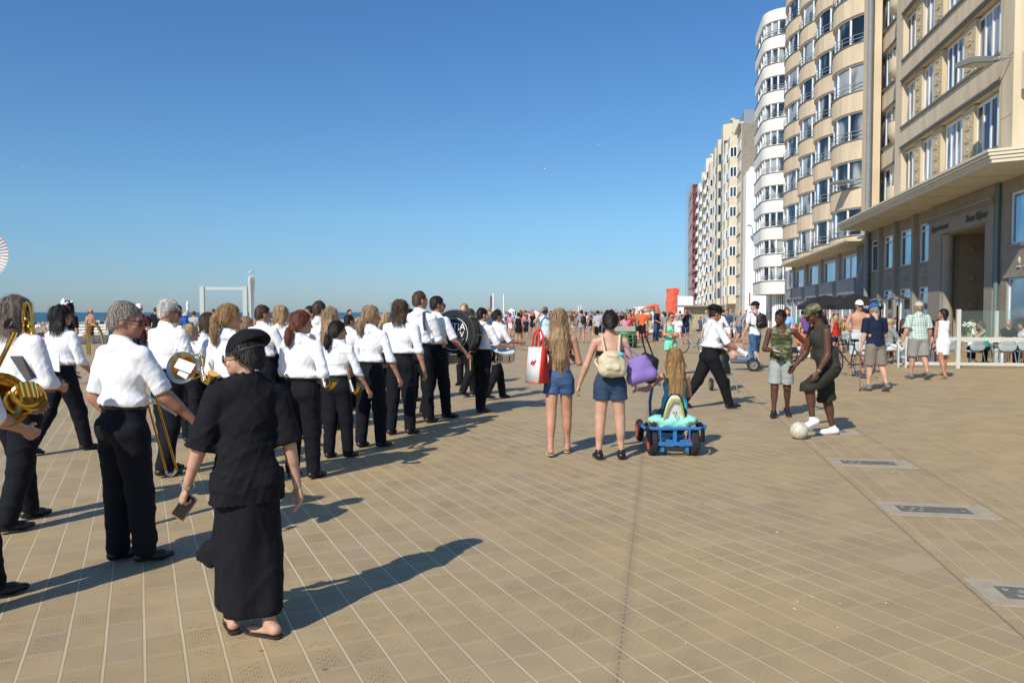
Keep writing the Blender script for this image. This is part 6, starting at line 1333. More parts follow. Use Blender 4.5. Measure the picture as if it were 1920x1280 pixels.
crowd(14, 1322, 1402, 38, 85, 'by the far facades', GC, 6); crowd(14, 640, 880, 32, 50, 'beyond the band', GC, 7); crowd(10, 330, 640, 34, 46, 'beyond the ponytailed musicians', GC, 8); crowd(7, 130, 300, 33, 44, 'by the bench', GC, 9)
crowd(10, 1478, 1620, 27, 40, 'behind the ball players', GC, 12)
# people on the beach: one mass nobody could count
r = random.Random(5); 
cols = [cm('skin', (.42, .22, .14)), cm('white', COL['white']), cm('navy', COL['navy']), cm('red', COL['red']), cm('turquoise', COL['turquoise'])]
V_ = MB()
bm_all = []
me = bpy.data.meshes.new('beach_crowd'); Vv = []; Ff = []; Mi = []
def bx(x, y, z, a, b, c, mi):
    n = len(Vv); 
    for k in range(6):
        t = 2*pi*k/6; Vv.append((x+a*cos(t), y+b*sin(t), z)); 
    for k in range(6):
        t = 2*pi*k/6; Vv.append((x+a*.75*cos(t), y+b*.75*sin(t), z+c))
    Ff.extend([(n+k, n+(k+1) % 6, n+6+(k+1) % 6, n+6+k) for k in range(6)]+[tuple(n+6+k for k in range(6))]); Mi.extend([mi]*7)
for i in range(2600):
    x = r.uniform(-300, -34); y = r.uniform(10, 420)
    s_ = r.random()
    if s_ < .55: bx(x, y, -4, .22, .22, .9, r.choice([0, 0, 0, 1, 2, 3, 4])); bx(x, y, -3.1, .17, .13, .5, r.choice([0, 0, 1, 2, 3, 4])); bx(x, y, -2.55, .10, .10, .22, 2)
    elif s_ < .8: bx(x, y, -4, .8, .5, .35, r.choice([0, 1, 3, 4])); bx(x+.3, y, -3.65, .15, .15, .4, 0)
    elif s_ < .93: bx(x, y, -4, 1.2, .1, 1.1, r.choice([1, 1, 2, 4]))
    else: bx(x, y, -4, .03, .03, 1.9, 1); bx(x, y, -2.2, 1.1, 1.1, .3, r.choice([1, 3, 4, 2]))
me.from_pydata(Vv, [], Ff); [me.materials.append(c) for c in cols]; me.polygons.foreach_set('material_index', Mi); o = link('beach_crowd', me); tag(o, kind='stuff')
# ------------------------------------------------------------------ instruments
def prop(name, label, cat, base=(0, 0, 0), group=None): return thing(name, base, 0, label, cat, group)
def W3(px, py, d): return PD(px, py, d)
f = PEOPLE['grey_man']; h = f.W(f.arm[1][5]); dG = f.D
t = prop('trombone', 'long brass trombone slide held low by the grey haired man', 'trombone', (h.x, h.y, 0))
a1, a2 = W3(268, 722, dG+.25), W3(286, 722, dG+.15); b1_, b2_ = W3(312, 884, dG+.6), W3(331, 878, dG+.5)
mb = MB(); mb.tube([a1, b1_], .0075, 8); mb.tube([a2, b2_], .0075, 8); mb.build('slide', BRASS, t, True)
mb = MB(); mid = (b1_+b2_)/2+Vector((0, 0, -.035)); mb.tube([b1_, b1_*.7+mid*.3+Vector((0, 0, -.012)), mid, b2_*.7+mid*.3+Vector((0, 0, -.012)), b2_], .0105, 8); mb.build('slide_bow', SILVER, t, True)
mb = MB(); mb.tube([a1*.8+b1_*.2, a2*.8+b2_*.2], .007, 6); mb.tube([a1, a1+Vector((.0, -.0, .03)), a2+Vector((0, 0, .03)), a2], .009, 6); e_ = W3(228, 745, dG+.3); mb.tube([a1*.9+b1_*.1, W3(330, 778, dG+.2)], .008, 6); mb.build('brace', SILVER, t, True)
f = PEOPLE['trombonist']; d0 = f.D
t = prop('trombone', 'brass trombone with its tuning bow rising beside the head at the left edge', 'trombone', (f.root.location.x, f.root.location.y, 0))
mb = MB(); P = [W3(44, 640, d0-.05), W3(43, 590, d0-.05), W3(46, 572, d0-.05), W3(51, 566, d0-.05), (W3(57, 572, d0-.05)), W3(60, 590, d0-.05), W3(64, 650, d0-.05)]; mb.tube(P, .012, 8); mb.build('tuning_bow', BRASS, t, True)
mb = MB(); mb.tube([W3(46, 600, d0), W3(58, 640, d0)], .022, 8); mb.tube([W3(56, 600, d0), W3(66, 645, d0)], .022, 8); [mb.ball(tuple(W3(48+6*(k % 3), 598+14*k, d0-.06)), .016, 8) for k in range(4)]; mb.build('valve', BRASS, t, True)
t = prop('trumpet_slide', 'thin upright brass slide with dark mouthpiece beside the trombonist', 'trombone', (W3(82, 700, 6.2).x, W3(82, 700, 6.2).y, 0))
mb = MB(); mb.tube([W3(82, 652, 6.2), W3(82, 700, 6.2), W3(80, 770, 6.2), W3(77, 788, 6.2), W3(68, 796, 6.2)], .010, 8); mb.build('slide', BRASS, t, True); mb = MB(); q = W3(82, 650, 6.2); mb.lathe([(.008, -.03), (.022, 0), (.024, .01)], tuple(q), n=12); mb.build('mouthpiece', mat('dark_metal', (.08, .07, .06), .3, 1.), t)
# big horn at the left edge
t = prop('tuba', 'large brass horn with wide bell pointing down at the left edge', 'tuba', (W3(10, 740, 4.0).x, W3(10, 740, 4.0).y, 0))
mb = MB(); c = W3(-2, 728, 4.0); ax = (W3(30, 792, 3.9)-W3(-10, 690, 4.2)).normalized(); side = Vector((cos(YAW), sin(YAW), 0)); c = W3(4, 742, 4.1); ax = (side*.80+Vector((0, 0, 1))*.28-Vector((-sin(YAW), cos(YAW), 0))*.42).normalized()
mb.lathe([(.022, -.42), (.035, -.25), (.055, -.14), (.080, -.06), (.115, -.015), (.145, 0), (.148, .004), (.140, .002), (.11, -.018), (.075, -.062), (.05, -.14), (.03, -.25)], tuple(c+Vector((0, 0, -.02))), tuple(ax), 32, cap=False); mb.build('bell', BRASS, t, True)
for (cx, cy, r_, dd, ph) in ((52, 740, 24, 4.15, 0), (60, 748, 20, 4.2, .4), (38, 752, 26, 4.2, .2)):
    mb = MB(); P = [W3(cx+r_*cos(a)*1.15, cy+r_*sin(a)*.85, dd+.05*cos(a)) for a in [2*pi*k/20 for k in range(20)]]; mb.tube(P, .016, 8, True); mb.build('tubing', BRASS, t, True)
mb = MB(); [mb.tube([W3(x, 716, 4.1), W3(x+7, 744, 4.1)], .014, 8) for x in (40, 50, 60)]; mb.build('valve', BRASS, t, True)
mb = MB(); mb.tube([W3(28, 622, 4.2), W3(12, 655, 4.2), W3(-6, 690, 4.2)], .013, 8); mb.build('lead_pipe', BRASS, t, True); q = W3(15, 606, 4.2); mb = MB(); mb.lathe([(.012, -.05), (.030, -.01), (.034, 0), (.028, .004)], tuple(q), (-.2, -.8, .4), 16); mb.build('mouthpiece', mat('dark_metal', (0, 0, 0)), t)
# folder held there
t = prop('music_folder', 'dark folder of sheet music under the arm at the left edge', 'folder', (W3(45, 668, 4.5).x, W3(45, 668, 4.5).y, 0)); mb = MB()
q = [W3(18, 668, 4.6), W3(40, 668, 4.5), W3(66, 708, 4.5), W3(50, 716, 4.6)]; n = (q[1]-q[0]).cross(q[3]-q[0]).normalized()*.008; mb.add([p for p in q]+[p+n for p in q], [(0, 1, 2, 3), (7, 6, 5, 4), (0, 4, 5, 1), (1, 5, 6, 2), (2, 6, 7, 3), (3, 7, 4, 0)]); mb.build('cover', mat('folder_grey', (.12, .12, .14), .6), t)
f = PEOPLE['dark_haired']; t = prop('music_folder', 'open white sheet music folder held by the dark haired musician', 'folder', (f.root.location.x, f.root.location.y, 0)); mb = MB(); q = [W3(83, 666, f.D-.1), W3(110, 664, f.D-.35), W3(111, 697, f.D-.35), W3(84, 692, f.D-.1)]; n = (q[1]-q[0]).cross(q[3]-q[0]).normalized()*.01; mb.add([p for p in q]+[p+n for p in q], [(0, 1, 2, 3), (7, 6, 5, 4), (0, 4, 5, 1), (1, 5, 6, 2), (2, 6, 7, 3), (3, 7, 4, 0)]); mb.build('page', PAPER, t)
# pleated white fan-like bell cover at the very edge
c = PD(-42, 478, 4.6); t = prop('sousaphone', 'white pleated cloth covered sousaphone bell high at the left edge', 'sousaphone', (c.x, c.y, 0)); fwd = Vector((.35, -.9, .1)).normalized(); qx = fwd.to_track_quat('Z', 'Y'); Vp = [c]; n = 96
for k in range(n): a = 2*pi*k/n; Vp.append(c+qx @ Vector((.165*cos(a), .165*sin(a), .006*(-1)**k)))
for k in range(n): a = 2*pi*k/n; Vp.append(c+qx @ Vector((.12*cos(a), .12*sin(a), -.06)))
mb = MB(); mb.add(Vp, [(0, 1+k, 1+(k+1) % n) for k in range(n)]+[(1+k, 1+n+k, 1+n+(k+1) % n, 1+(k+1) % n) for k in range(n)]); mb.build('bell_cover', cloth('pleated', (.72, .68, .66)), t)
mb = MB(); mb.tube([c+qx @ Vector((0, 0, -.05)), c+qx @ Vector((-.1, 0, -.3)), c+Vector((-.35, .2, -.5)), c+Vector((-.35, .1, -.9))], [.11, .06, .04, .03], 16); mb.build('tube', offw, t, True)
# horn of the white haired man
f = PEOPLE['white_haired']; c = W3(341, 689, f.D-.42); t = prop('horn', 'horn with silver rimmed brass bell and papers stuck in it beside the small girl', 'horn', (c.x, c.y, 0)); ax = Vector((.10, -.97, .18))
mb = MB(); mb.lathe([(.150, -.004), (.153, 0), (.150, .003), (.118, -.022), (.118, -.03)], tuple(c), tuple(ax), 32, cap=False); mb.build('rim', mat('silver_rim', (.45, .50, .48), .3, 1.), t, True)
mb = MB(); mb.lathe([(.118, -.023), (.075, -.06), (.045, -.12), (.028, -.22), (.02, -.34)], tuple(c), tuple(ax), 32, cap=False); mb.build('bell', BRASS, t, True)
mb = MB(); P = [c+Vector((.03+.11*cos(a), .16+.04*sin(a), .11*sin(a))) for a in [2*pi*k/18 for k in range(18)]]; mb.tube(P, .012, 8, True); mb.build('tubing', BRASS, t, True)
mb = MB(); mb.obox(tuple(c+Vector((.05, -.03, .02))), (.17, .006, .10), .1, -.5, .35); mb.obox(tuple(c+Vector((.045, -.02, -.03))), (.10, .006, .12), .1, -.2, .5); mb.build('sheet_music', PAPER, t)
# second trombone bow over the beach crowd
c = W3(175, 622, 6.2); t = prop('trombone', 'brass trombone bow rising left of the broad grey haired man', 'trombone', (c.x, c.y, 0)); mb = MB(); mb.tube([W3(166, 640, 6.2), W3(163, 618, 6.2), W3(168, 610, 6.2), W3(176, 608, 6.2), W3(184, 613, 6.2), W3(190, 625, 6.2), W3(196, 655, 6.2)], .012, 8); mb.tube([W3(166, 640, 6.2), W3(168, 665, 6.2)], .018, 8); mb.build('tuning_bow', BRASS, t, True)
# saxophones at the hips
def sax(key, px, py, lab, side=1):
    f = PEOPLE[key]; d = f.D-.12; c = W3(px, py, d); t = prop('saxophone', lab, 'saxophone', (c.x, c.y, 0)); r = Vector((cos(YAW), sin(YAW), 0)); b = Vector((-sin(YAW), cos(YAW), 0)); u = Vector((0, 0, 1)); mb = MB()
    P = [c-r*.10+b*.12+u*.16, c-r*.06+b*.06+u*.04, c-r*.02-u*.06, c+r*.02-u*.085, c+r*.06-b*.03-u*.05, c+r*.085-b*.05+u*.005]; mb.tube(P, [.012, .018, .024, .026, .030, .050], 12); mb.build('body_tube', BRASS, t, True)
    mb = MB(); [mb.ball(tuple(P[1]*(1-k/5)+P[2]*(k/5)-b*.028+r*.01), .016, 8, (1, .5, 1)) for k in range(6)]; mb.tube([P[0]-b*.03, P[2]-b*.03], .005, 6); mb.build('keywork', SILVER, t, True)
sax('auburn', 612, 712, 'brass saxophone at the right hip of the auburn haired woman'); sax('dark_pony', 664, 722, 'brass saxophone hanging beside the short dark haired woman'); sax('tall_ponytail', 386, 700, 'small brass saxophone in front of the tall ponytailed woman')
# bass drum
f = BASS; d0 = f.D+.35; c = W3(851, 626, d0); ax = Vector((-.42, -.90, .0)); ax = (Vector((-sin(YAW), cos(YAW), 0))*-.86+Vector((cos(YAW), sin(YAW), 0))*-.42+Vector((0, 0, .06))).normalized(); r_ = 44*d0/FPX
t = prop('bass_drum', 'big black bass drum with white ring emblem carried by the drummer', 'drum', (c.x, c.y, 0)); bk = mat('drum_black', (.012, .012, .014), .35)
mb = MB(); mb.lathe([(r_*.99, -.22), (r_*.99, -.02)], tuple(c), tuple(ax), 40); mb.build('shell', bk, t, True)
mb = MB(); mb.lathe([(r_*1.0, -.03), (r_*1.04, -.03), (r_*1.04, .012), (r_*.97, .014), (r_*.96, .004)], tuple(c), tuple(ax), 40, cap=False); mb.lathe([(r_*1.04, -.24), (r_*1.04, -.20)], tuple(c), tuple(ax), 40); mb.build('hoop', mat('drum_hoop', (.02, .02, .022), .5), t, True)
mb = MB(); mb.lathe([(0, .0), (r_*.96, .0)], tuple(c+ax*.004), tuple(ax), 40, cap=False); mb.build('drum_head', mat('drum_head', (.010, .012, .014), .45), t, True)
zx_ = ax; xx = Vector((0, 0, 1)).cross(zx_).normalized(); yy = zx_.cross(xx); RM = Matrix((xx, yy, zx_)).transposed().to_4x4()
mb = MB(); R1 = [tuple(RM.to_3x3() @ Vector((r_*.68*cos(a), r_*.68*sin(a), .007))+c) for a in [2*pi*k/40 for k in range(40)]]; mb.tube(R1, .005, 6, True); mb.build('emblem_ring', brightw, t, True)
for tx, dx, dy, sz in (('TIA', .24, .30, .42), ('NSX', .26, -.30, .24), ('V', .40, -.02, .34), ('TX', .26, -.48, .22)):
    text_obj('emblem_lettering', tx, sz*r_, brightw, t, Matrix.Translation(c-t.location) @ RM @ Matrix.Translation((dx*r_, dy*r_, .006)), .002)
mb = MB(); P = []
for k in range(8):
    a = 2*pi*k/8; v0 = RM.to_3x3() @ Vector((r_*1.05*cos(a), r_*1.05*sin(a), -.01)); mb.tube([c+v0, c+v0-ax*.21], .008, 6)
mb.build('tension_rod', CHROME, t, True)
f = BASS; h = f.W(f.arm[1][5]); t = prop('mallet', 'pale wooden drum mallet in the hand of the bass drummer', 'mallet', (h.x, h.y, 0)); mb = MB(); e_ = W3(882, 694, f.D-.05); mb.tube([h-(e_-h)*.25, e_], .009, 8); mb.build('stick', mat('pale_wood', (.50, .33, .13), .5), t, True)
c = W3(842, 668, BASS.D+.4); t = prop('snare_drum', 'small drum half hidden under the bass drum', 'drum', (c.x, c.y, 0)); mb = MB(); mb.lathe([(.17, -.08), (.17, .08)], tuple(c), (.1, -.2, 1), 28); mb.build('shell', mat('drum_olive', (.20, .19, .12), .4), t, True); mb = MB(); mb.lathe([(.18, .075), (.18, .09), (.165, .09)], tuple(c), (.1, -.2, 1), 28); mb.lathe([(.18, -.09), (.18, -.07)], tuple(c), (.1, -.2, 1), 28); mb.build('hoop', CHROME, t, True)
# snare drums in front of the drummers
def snare(px, py, d, r_, lab, tilt=(.18, -.3)):
    c = W3(px, py, d); t = prop('snare_drum', lab, 'drum', (c.x, c.y, 0)); ax = Vector((tilt[0], tilt[1], 1)).normalized(); mb = MB(); mb.lathe([(r_, -.10), (r_, .05)], tuple(c), tuple(ax), 32); mb.build('shell', mat('drum_chrome', (.55, .56, .57), .25, 1.), t, True)
    mb = MB(); mb.lathe([(0, .055), (r_*.98, .055)], tuple(c), tuple(ax), 32, cap=False); mb.build('drum_head', mat('drum_skin', (.62, .72, .78), .5), t, True)
    for z in (-.10, .05): mb = MB(); mb.lathe([(r_*1.0, z-.01), (r_*1.06, z-.01), (r_*1.06, z+.014), (r_, z+.014)], tuple(c), tuple(ax), 32, cap=False); mb.build('hoop', CHROME, t, True)
    mb = MB(); q = ax.to_track_quat('Z', 'Y')
    for k in range(10): a = 2*pi*k/10; v0 = q @ Vector((r_*1.05*cos(a), r_*1.05*sin(a), 0)); mb.tube([c+v0-ax*.09, c+v0+ax*.045], .009, 6); mb.tube([c+v0-ax*.04, c+v0+ax*.01], .016, 6)
    mb.build('lug', CHROME, t, True)
snare(943, 662, SN.D+.05, .19, 'chrome snare drum carried in front of the black haired drummer'); snare(918, 668, SN.D+.25, .13, 'smaller grey drum beside the chrome snare', (.1, -.1))
for A, lab in ((SN.arm[1], 'drum stick in the right hand of the snare drummer'), (SN.arm[0], 'drum stick in the left hand of the snare drummer')):
    h = SN.W(A[5]); d = SN.W(A[5]+A[3]*.3+np.array((0, 0, -.02)))-h; t = prop('drum_stick', lab, 'drum stick', (h.x, h.y, 0)); mb = MB(); mb.tube([h-d*.2, h+d], .008, 6); mb.build('stick', mat('pale_wood', (0, 0, 0)), t, True)
# ------------------------------------------------------------------ ball
c = G(1498, 823); b_ = .112; t = thing('football', (c.x, c.y, 0), 0, 'scuffed off-white football under the raised white trainer', 'ball'); bm = MB(); bm.ball((0, 0, b_), b_, 32)
bmat_ = bpy.data.materials.new('ball_leather'); bmat_.use_nodes = True; nt = bmat_.node_tree; vo = nt.nodes.new('ShaderNodeTexVoronoi'); vo.feature = 'DISTANCE_TO_EDGE'; vo.inputs['Scale'].default_value = 14; tc = nt.nodes.new('ShaderNodeTexCoord'); nt.links.new(tc.outputs['Object'], vo.inputs['Vector']); rp = nt.nodes.new('ShaderNodeValToRGB'); rp.color_ramp.elements[0].color = (.30, .27, .18, 1); rp.color_ramp.elements[1].color = (.62, .59, .46, 1); rp.color_ramp.elements[1].position = .06; nt.links.new(vo.outputs['Distance'], rp.inputs[0]); nt.links.new(rp.outputs[0], nt.nodes['Principled BSDF'].inputs['Base Color']); nt.nodes['Principled BSDF'].inputs['Roughness'].default_value = .5
bm.build('leather', bmat_, t, True, False)

# ------------------------------------------------------------------ karts, carts, bicycles
def wheel(par, c, r, w, rim, ax=(1, 0, 0), tread=True, spokes=0):
    mb = MB(); mb.lathe([(r*.62, -w/2), (r*.9, -w/2), (r, -w*.32), (r, w*.32), (r*.9, w/2), (r*.62, w/2)], c, ax, 28, cap=False); 
    if tread:
        q = Vector(ax).to_track_quat('Z', 'Y')
        for k in range(22): a = 2*pi*k/22; v = q @ Vector((r*cos(a), r*sin(a), 0)); mb.obox(tuple(Vector(c)+v), (w*.62, .012, .020), 0, a if ax == (1, 0, 0) else 0)
    ty = mb.build('tyre', RUBBER, par, True, False)
    mb = MB(); mb.lathe([(.02, -w*.55), (.03, -w*.5), (r*.3, -w*.3), (r*.60, -w*.45), (r*.63, -w*.5), (r*.63, w*.5), (r*.60, w*.45), (r*.3, w*.3), (.03, w*.5), (.02, w*.55)], c, ax, 20); mb.build('rim', rim, par, True, False)
bl = mat('blue_paint', (.025, .16, .40), .4, var=.08, vscale=10); rimred = mat('red_rim', (.62, .06, .03), .45); yel = mat('yellow_tube', (.48, .44, .04), .5); whs = mat('white_plastic', (.72, .74, .68), .4)
c = G(1262, 853); t = thing('pedal_kart', (c.x, c.y, 0), YAW, 'blue pedal kart with white seat and red rims carrying the long haired child', 'go-kart'); T = MB
for sx in (-1, 1): wheel(t, (sx*.285, .02, .175), .175, .115, rimred)
for sx in (-1, 1): wheel(t, (sx*.26, 1.25, .15), .15, .09, rimred)
mb = MB(); mb.tube([(-.38, -.12, .36), (.38, -.12, .36)], .022, 8); mb.tube([(-.40, -.12, .36), (-.43, -.05, .38), (-.42, .25, .38)], .022, 8); mb.tube([(.40, -.12, .36), (.43, -.05, .38), (.42, .25, .38)], .022, 8)
mb.tube([(-.20, -.12, .36), (-.20, -.12, .16), (.20, -.12, .16), (.20, -.12, .36)], .020, 8); mb.obox((0, -.13, .17), (.46, .03, .045)); mb.obox((0, -.10, .255), (.05, .03, .17)); mb.tube([(-.22, 0, .18), (.22, 0, .18)], .022, 8); mb.tube([(-.15, 0, .18), (-.10, .7, .16), (0, 1.25, .16)], .024, 8); mb.tube([(.15, 0, .18), (.10, .7, .16), (0, 1.25, .16)], .024, 8); mb.tube([(-.25, 1.25, .15), (.25, 1.25, .15)], .02, 8); mb.obox((0, .2, .24), (.34, .4, .03)); mb.obox((-.17, -.08, .11), (.05, .05, .10)); mb.obox((.17, -.08, .11), (.05, .05, .10)); mb.build('frame', bl, t, True, False)
mb = MB(); mb.lathe([(.02, -.24), (.03, 0), (.02, .24)], (0, -.02, .10), (1, 0, 0), 10); mb.tube([(-.1, -.1, .06), (.12, -.1, .05)], .012, 6); mb.build('axle', ledge, t, True, False)
V = Vol((-.25, -.2, .3), (.25, .3, .9), .010); V.cap((0, .02, .46), (0, -.06, .70), .165, .095, .02, flat=(un((0, 1, .3)), .22)); V.plane((0, 0, .40), (0, 0, -1)); link('seat_back', mesh_np('seat_back', *V.mesh(), whs), t)
V = Vol((-.25, -.1, .22), (.25, .4, .45), .012); V.cap((-.08, .15, .32), (.08, .15, .32), .13, .13, .02, flat=((0, 0, 1), .4)); link('seat', mesh_np('seat', *V.mesh(), BLACK), t)
mb = MB(); mb.tube([(-.165, -.03, .37), (-.15, -.045, .44), (-.09, -.11, .66), (-.045, -.13, .73), (.045, -.13, .73), (.09, -.11, .66), (.15, -.045, .44), (.165, -.03, .37)], .015, 8); mb.build('yellow_back_tube', yel, t, True, False)
mb = MB(); mb.tube([(-.172, .0, .41), (-.165, -.02, .50), (-.12, -.055, .68), (-.05, -.085, .79), (.05, -.085, .79), (.12, -.055, .68), (.165, -.02, .50), (.172, .0, .41)], .010, 8); mb.build('black_edge', BLACK, t, True, False)
text_obj('seat_mark', 'Jy', .09, mat('ink', (.02, .02, .02), .5), t, Matrix.Translation((0, -.118, .56)) @ Matrix.Rotation(R(78), 4, 'X') @ Matrix.Rotation(R(35), 4, 'Z'), .002)
mb = MB(); mb.tube([(-.18, .75, .30), (-.20, .70, .62), (-.17, .66, .84), (-.10, .62, .88), (-.06, .62, .85)], .022, 8); mb.tube([(-.19, .72, .45), (.10, .72, .48)], .02, 8); mb.build('steering_bar', bl, t, True, False)
for sx in (-1, 1): mb = MB(); mb.tube([(sx*.36, -.19, .20), (sx*.37, -.15, .34), (sx*.37, .0, .40), (sx*.37, .15, .36)], .03, 8); mb.build('mudguard', BLACK, t, True, False)
aq = cloth('aqua_towel', (.30, .70, .60)); V = Vol((-.42, -.16, .28), (.42, .42, .62), .012); V.cap((-.15, -.03, .40), (.15, -.03, .40), .07, .07, .03, flat=(un((0, 1, .2)), .6)); V.ell((.20, .06, .43), (.14, .15, .06), None, .03); V.ell((-.19, .08, .43), (.13, .15, .06), None, .03); V.crease(.012, 30, 6, (1, 1, 1), 4);  V.noise(.012, 18, 4)
o = link('towel', mesh_np('towel', *V.mesh(), aq), None); o.location = t.location; o.rotation_euler = t.rotation_euler; tag(o, 'aqua towel spread over the seat of the blue pedal kart', 'towel')
t.scale = (.82, .82, .88); o.scale = (.82, .85, .92)
f = person('kart_girl', (c.x-sin(YAW)*.20+.05, c.y+cos(YAW)*.20, 0), 1.52, 0, 'child with long light brown hair sitting in the blue pedal kart', pose=dict(kid=1, L=(86, 12, 55), R=(86, 14, 50), seat=.36, aL=(42, 34, 40, 5), aR=(30, 12, 60, 20), fL=(-20, 5), fR=(-20, 5)), fem=True, hair=('long', 'honey'), skin=SKIN[0], wear=(('top', cloth('turq', (.08, .50, .60)), dict(sleeve=0, hem=.55, collar=False, scoop=.03, hole=.05)), ('shorts', denim, dict(to=.5))), D=8.6)
def simple_kart(px, py, rz, s_, paint, rim, label, seat_m, load=None):
    c = G(px, py); t = thing('pedal_kart', (c.x, c.y, 0), rz, label, 'go-kart', 'pedal karts on the promenade')
    for sx in (-1, 1): wheel(t, (sx*.30*s_, -.5*s_, .19*s_), .19*s_, .11, rim, tread=False); wheel(t, (sx*.28*s_, .65*s_, .16*s_), .16*s_, .09, rim, tread=False)
    mb = MB(); mb.tube([(-.28*s_, -.5*s_, .2), (.28*s_, -.5*s_, .2)], .025, 6); mb.tube([(-.26*s_, .65*s_, .17), (.26*s_, .65*s_, .17)], .025, 6); mb.tube([(0, -.5*s_, .22), (0, .75*s_, .22)], .035, 6); mb.tube([(-.2*s_, -.55*s_, .2), (-.2*s_, -.55*s_, .5*s_), (.2*s_, -.55*s_, .5*s_), (.2*s_, -.55*s_, .2)], .022, 6); mb.obox((0, .72*s_, .28), (.34*s_, .2, .16)); mb.build('frame', paint, t, True, False)
    mb = MB(); mb.obox((0, -.2*s_, .32), (.36*s_, .4*s_, .08)); mb.obox((0, -.42*s_, .52), (.36*s_, .07, .40*s_), 0, -.2); mb.build('seat', seat_m, t, world=False, bevel=.03)
    mb = MB(); mb.tube([(0, .35*s_, .25), (0, .2*s_, .6)], .015, 6); mb.tube([(.12*cos(a), .2*s_+.04*sin(a), .6+.12*sin(a)) for a in [2*pi*k/12 for k in range(12)]], .012, 6, True); mb.build('steering_wheel', RUBBER, t, True, False)
    return t, c
t, c = simple_kart(1380, 694, YAW+1.3, .92, mat('pale_blue_paint', (.20, .38, .48), .5), ledge, 'pale blue pedal kart loaded with bags left of the man with the backpack', bl)
z = soft_bag('travel_bag', 'pink patterned bag lying on the pale blue pedal kart', BPM, (0, 0, 0), (.24, .13, .21), mat('pink_pattern', (.50, .30, .25), .8, var=.5, vscale=22)); z.location = (c.x+.05, c.y, .56)
t, c = simple_kart(1522, 672, YAW+.35, 1.25, mat('dark_paint', (.03, .04, .05), .4), RUBBER, 'dark pedal kart with children in orange behind the ball players', mat('orange_seat', (.75, .08, .03), .6))
for dx, cl, lab in ((-.3, 'orange', 'child in orange sitting on the left of the dark kart'), (.28, 'navy', 'child in navy sitting on the right of the dark kart')):
    o = copy_tree(PS[0][0]); o.location = (c.x+dx, c.y+.2, -.12); o.rotation_euler = (0, 0, YAW+pi); o.scale = (.85,)*3; tag(o, lab, 'person')
    for ch in o.children:
        n_ = ch.name.split('.')[0]
        if n_ == 'top': ch.material_slots[0].link = 'OBJECT'; ch.material_slots[0].material = cm(cl, COL[cl])
t, c = simple_kart(1222, 633, YAW-1.35, 1.2, mat('olive_paint', (.16, .16, .07), .5), rimred, 'olive pedal kart with red rims left of the woman with the baby', mat('tan_seat', (.45, .33, .2), .7))
o = copy_tree(PS[0][0]); o.location = (c.x-.1, c.y, -.12); o.rotation_euler = (0, 0, YAW-1.35); tag(o, 'bare backed man lounging on the olive pedal kart', 'person'); 
for ch in o.children:
    if ch.name.startswith('top'): ch.material_slots[0].link = 'OBJECT'; ch.material_slots[0].material = cm('beige', COL['beige'])
# green cart seen from behind
c = G(1166, 652); t = thing('pedal_cart', (c.x, c.y, 0), YAW, 'green framed four wheeled pedal cart seen from behind, right of the pinned up hair', 'cart'); grn = mat('green_paint', (.03, .30, .07), .5)
for sx in (-1, 1): wheel(t, (sx*.58, 0, .30), .30, .13, ledge, tread=False); wheel(t, (sx*.58, 1.3, .28), .28, .12, ledge, tread=False)
mb = MB(); 
for sx in (-.5, -.25, 0, .25, .5): mb.tube([(sx, -.05, .25), (sx, -.05, .72)], .018, 6)
for z_ in (.25, .42, .58, .72): mb.tube([(-.55, -.05, z_), (.55, -.05, z_)], .018, 6)
mb.tube([(-.5, 0, .28), (-.5, 1.4, .28), (.5, 1.4, .28), (.5, 0, .28)], .025, 6); mb.tube([(-.25, -.05, .25), (.25, -.05, .7)], .016, 6); mb.build('frame', grn, t, True, False)
mb = MB(); mb.box(-.68, .60, -.10, .05, .74, .98); mb.build('rear_panel', mat('green_grey', (.28, .40, .33), .6), t, world=False, bevel=.01); mb = MB(); 
for sx in (-.3, .25): mb.lathe([(.10, 0), (.10, .006)], (sx, -.10, .87), (0, -1, 0), 16)
mb.build('round_sticker', mat('sticker', (.62, .30, .28), .6), t, world=False); mb = MB(); mb.box(-.6, .55, .35, .8, .55, .62); mb.build('bench_seat', ledge, t, world=False)
for dx, cl, lab in ((-.32, 'pale blue', 'person in a pale blue shirt on the left seat of the green cart'), (.25, 'pink', 'person in a pink top on the right seat of the green cart')):
    p = Vector((c.x, c.y, 0))+Matrix.Rotation(YAW, 3, 'Z') @ Vector((dx, .55, .16)); o = copy_tree(PS[1][0]); o.location = p; o.rotation_euler = (0, 0, YAW); tag(o, lab, 'person')
    for ch in o.children:
        if ch.name.startswith('top'): ch.material_slots[0].link = 'OBJECT'; ch.material_slots[0].material = cm(cl, COL[cl])
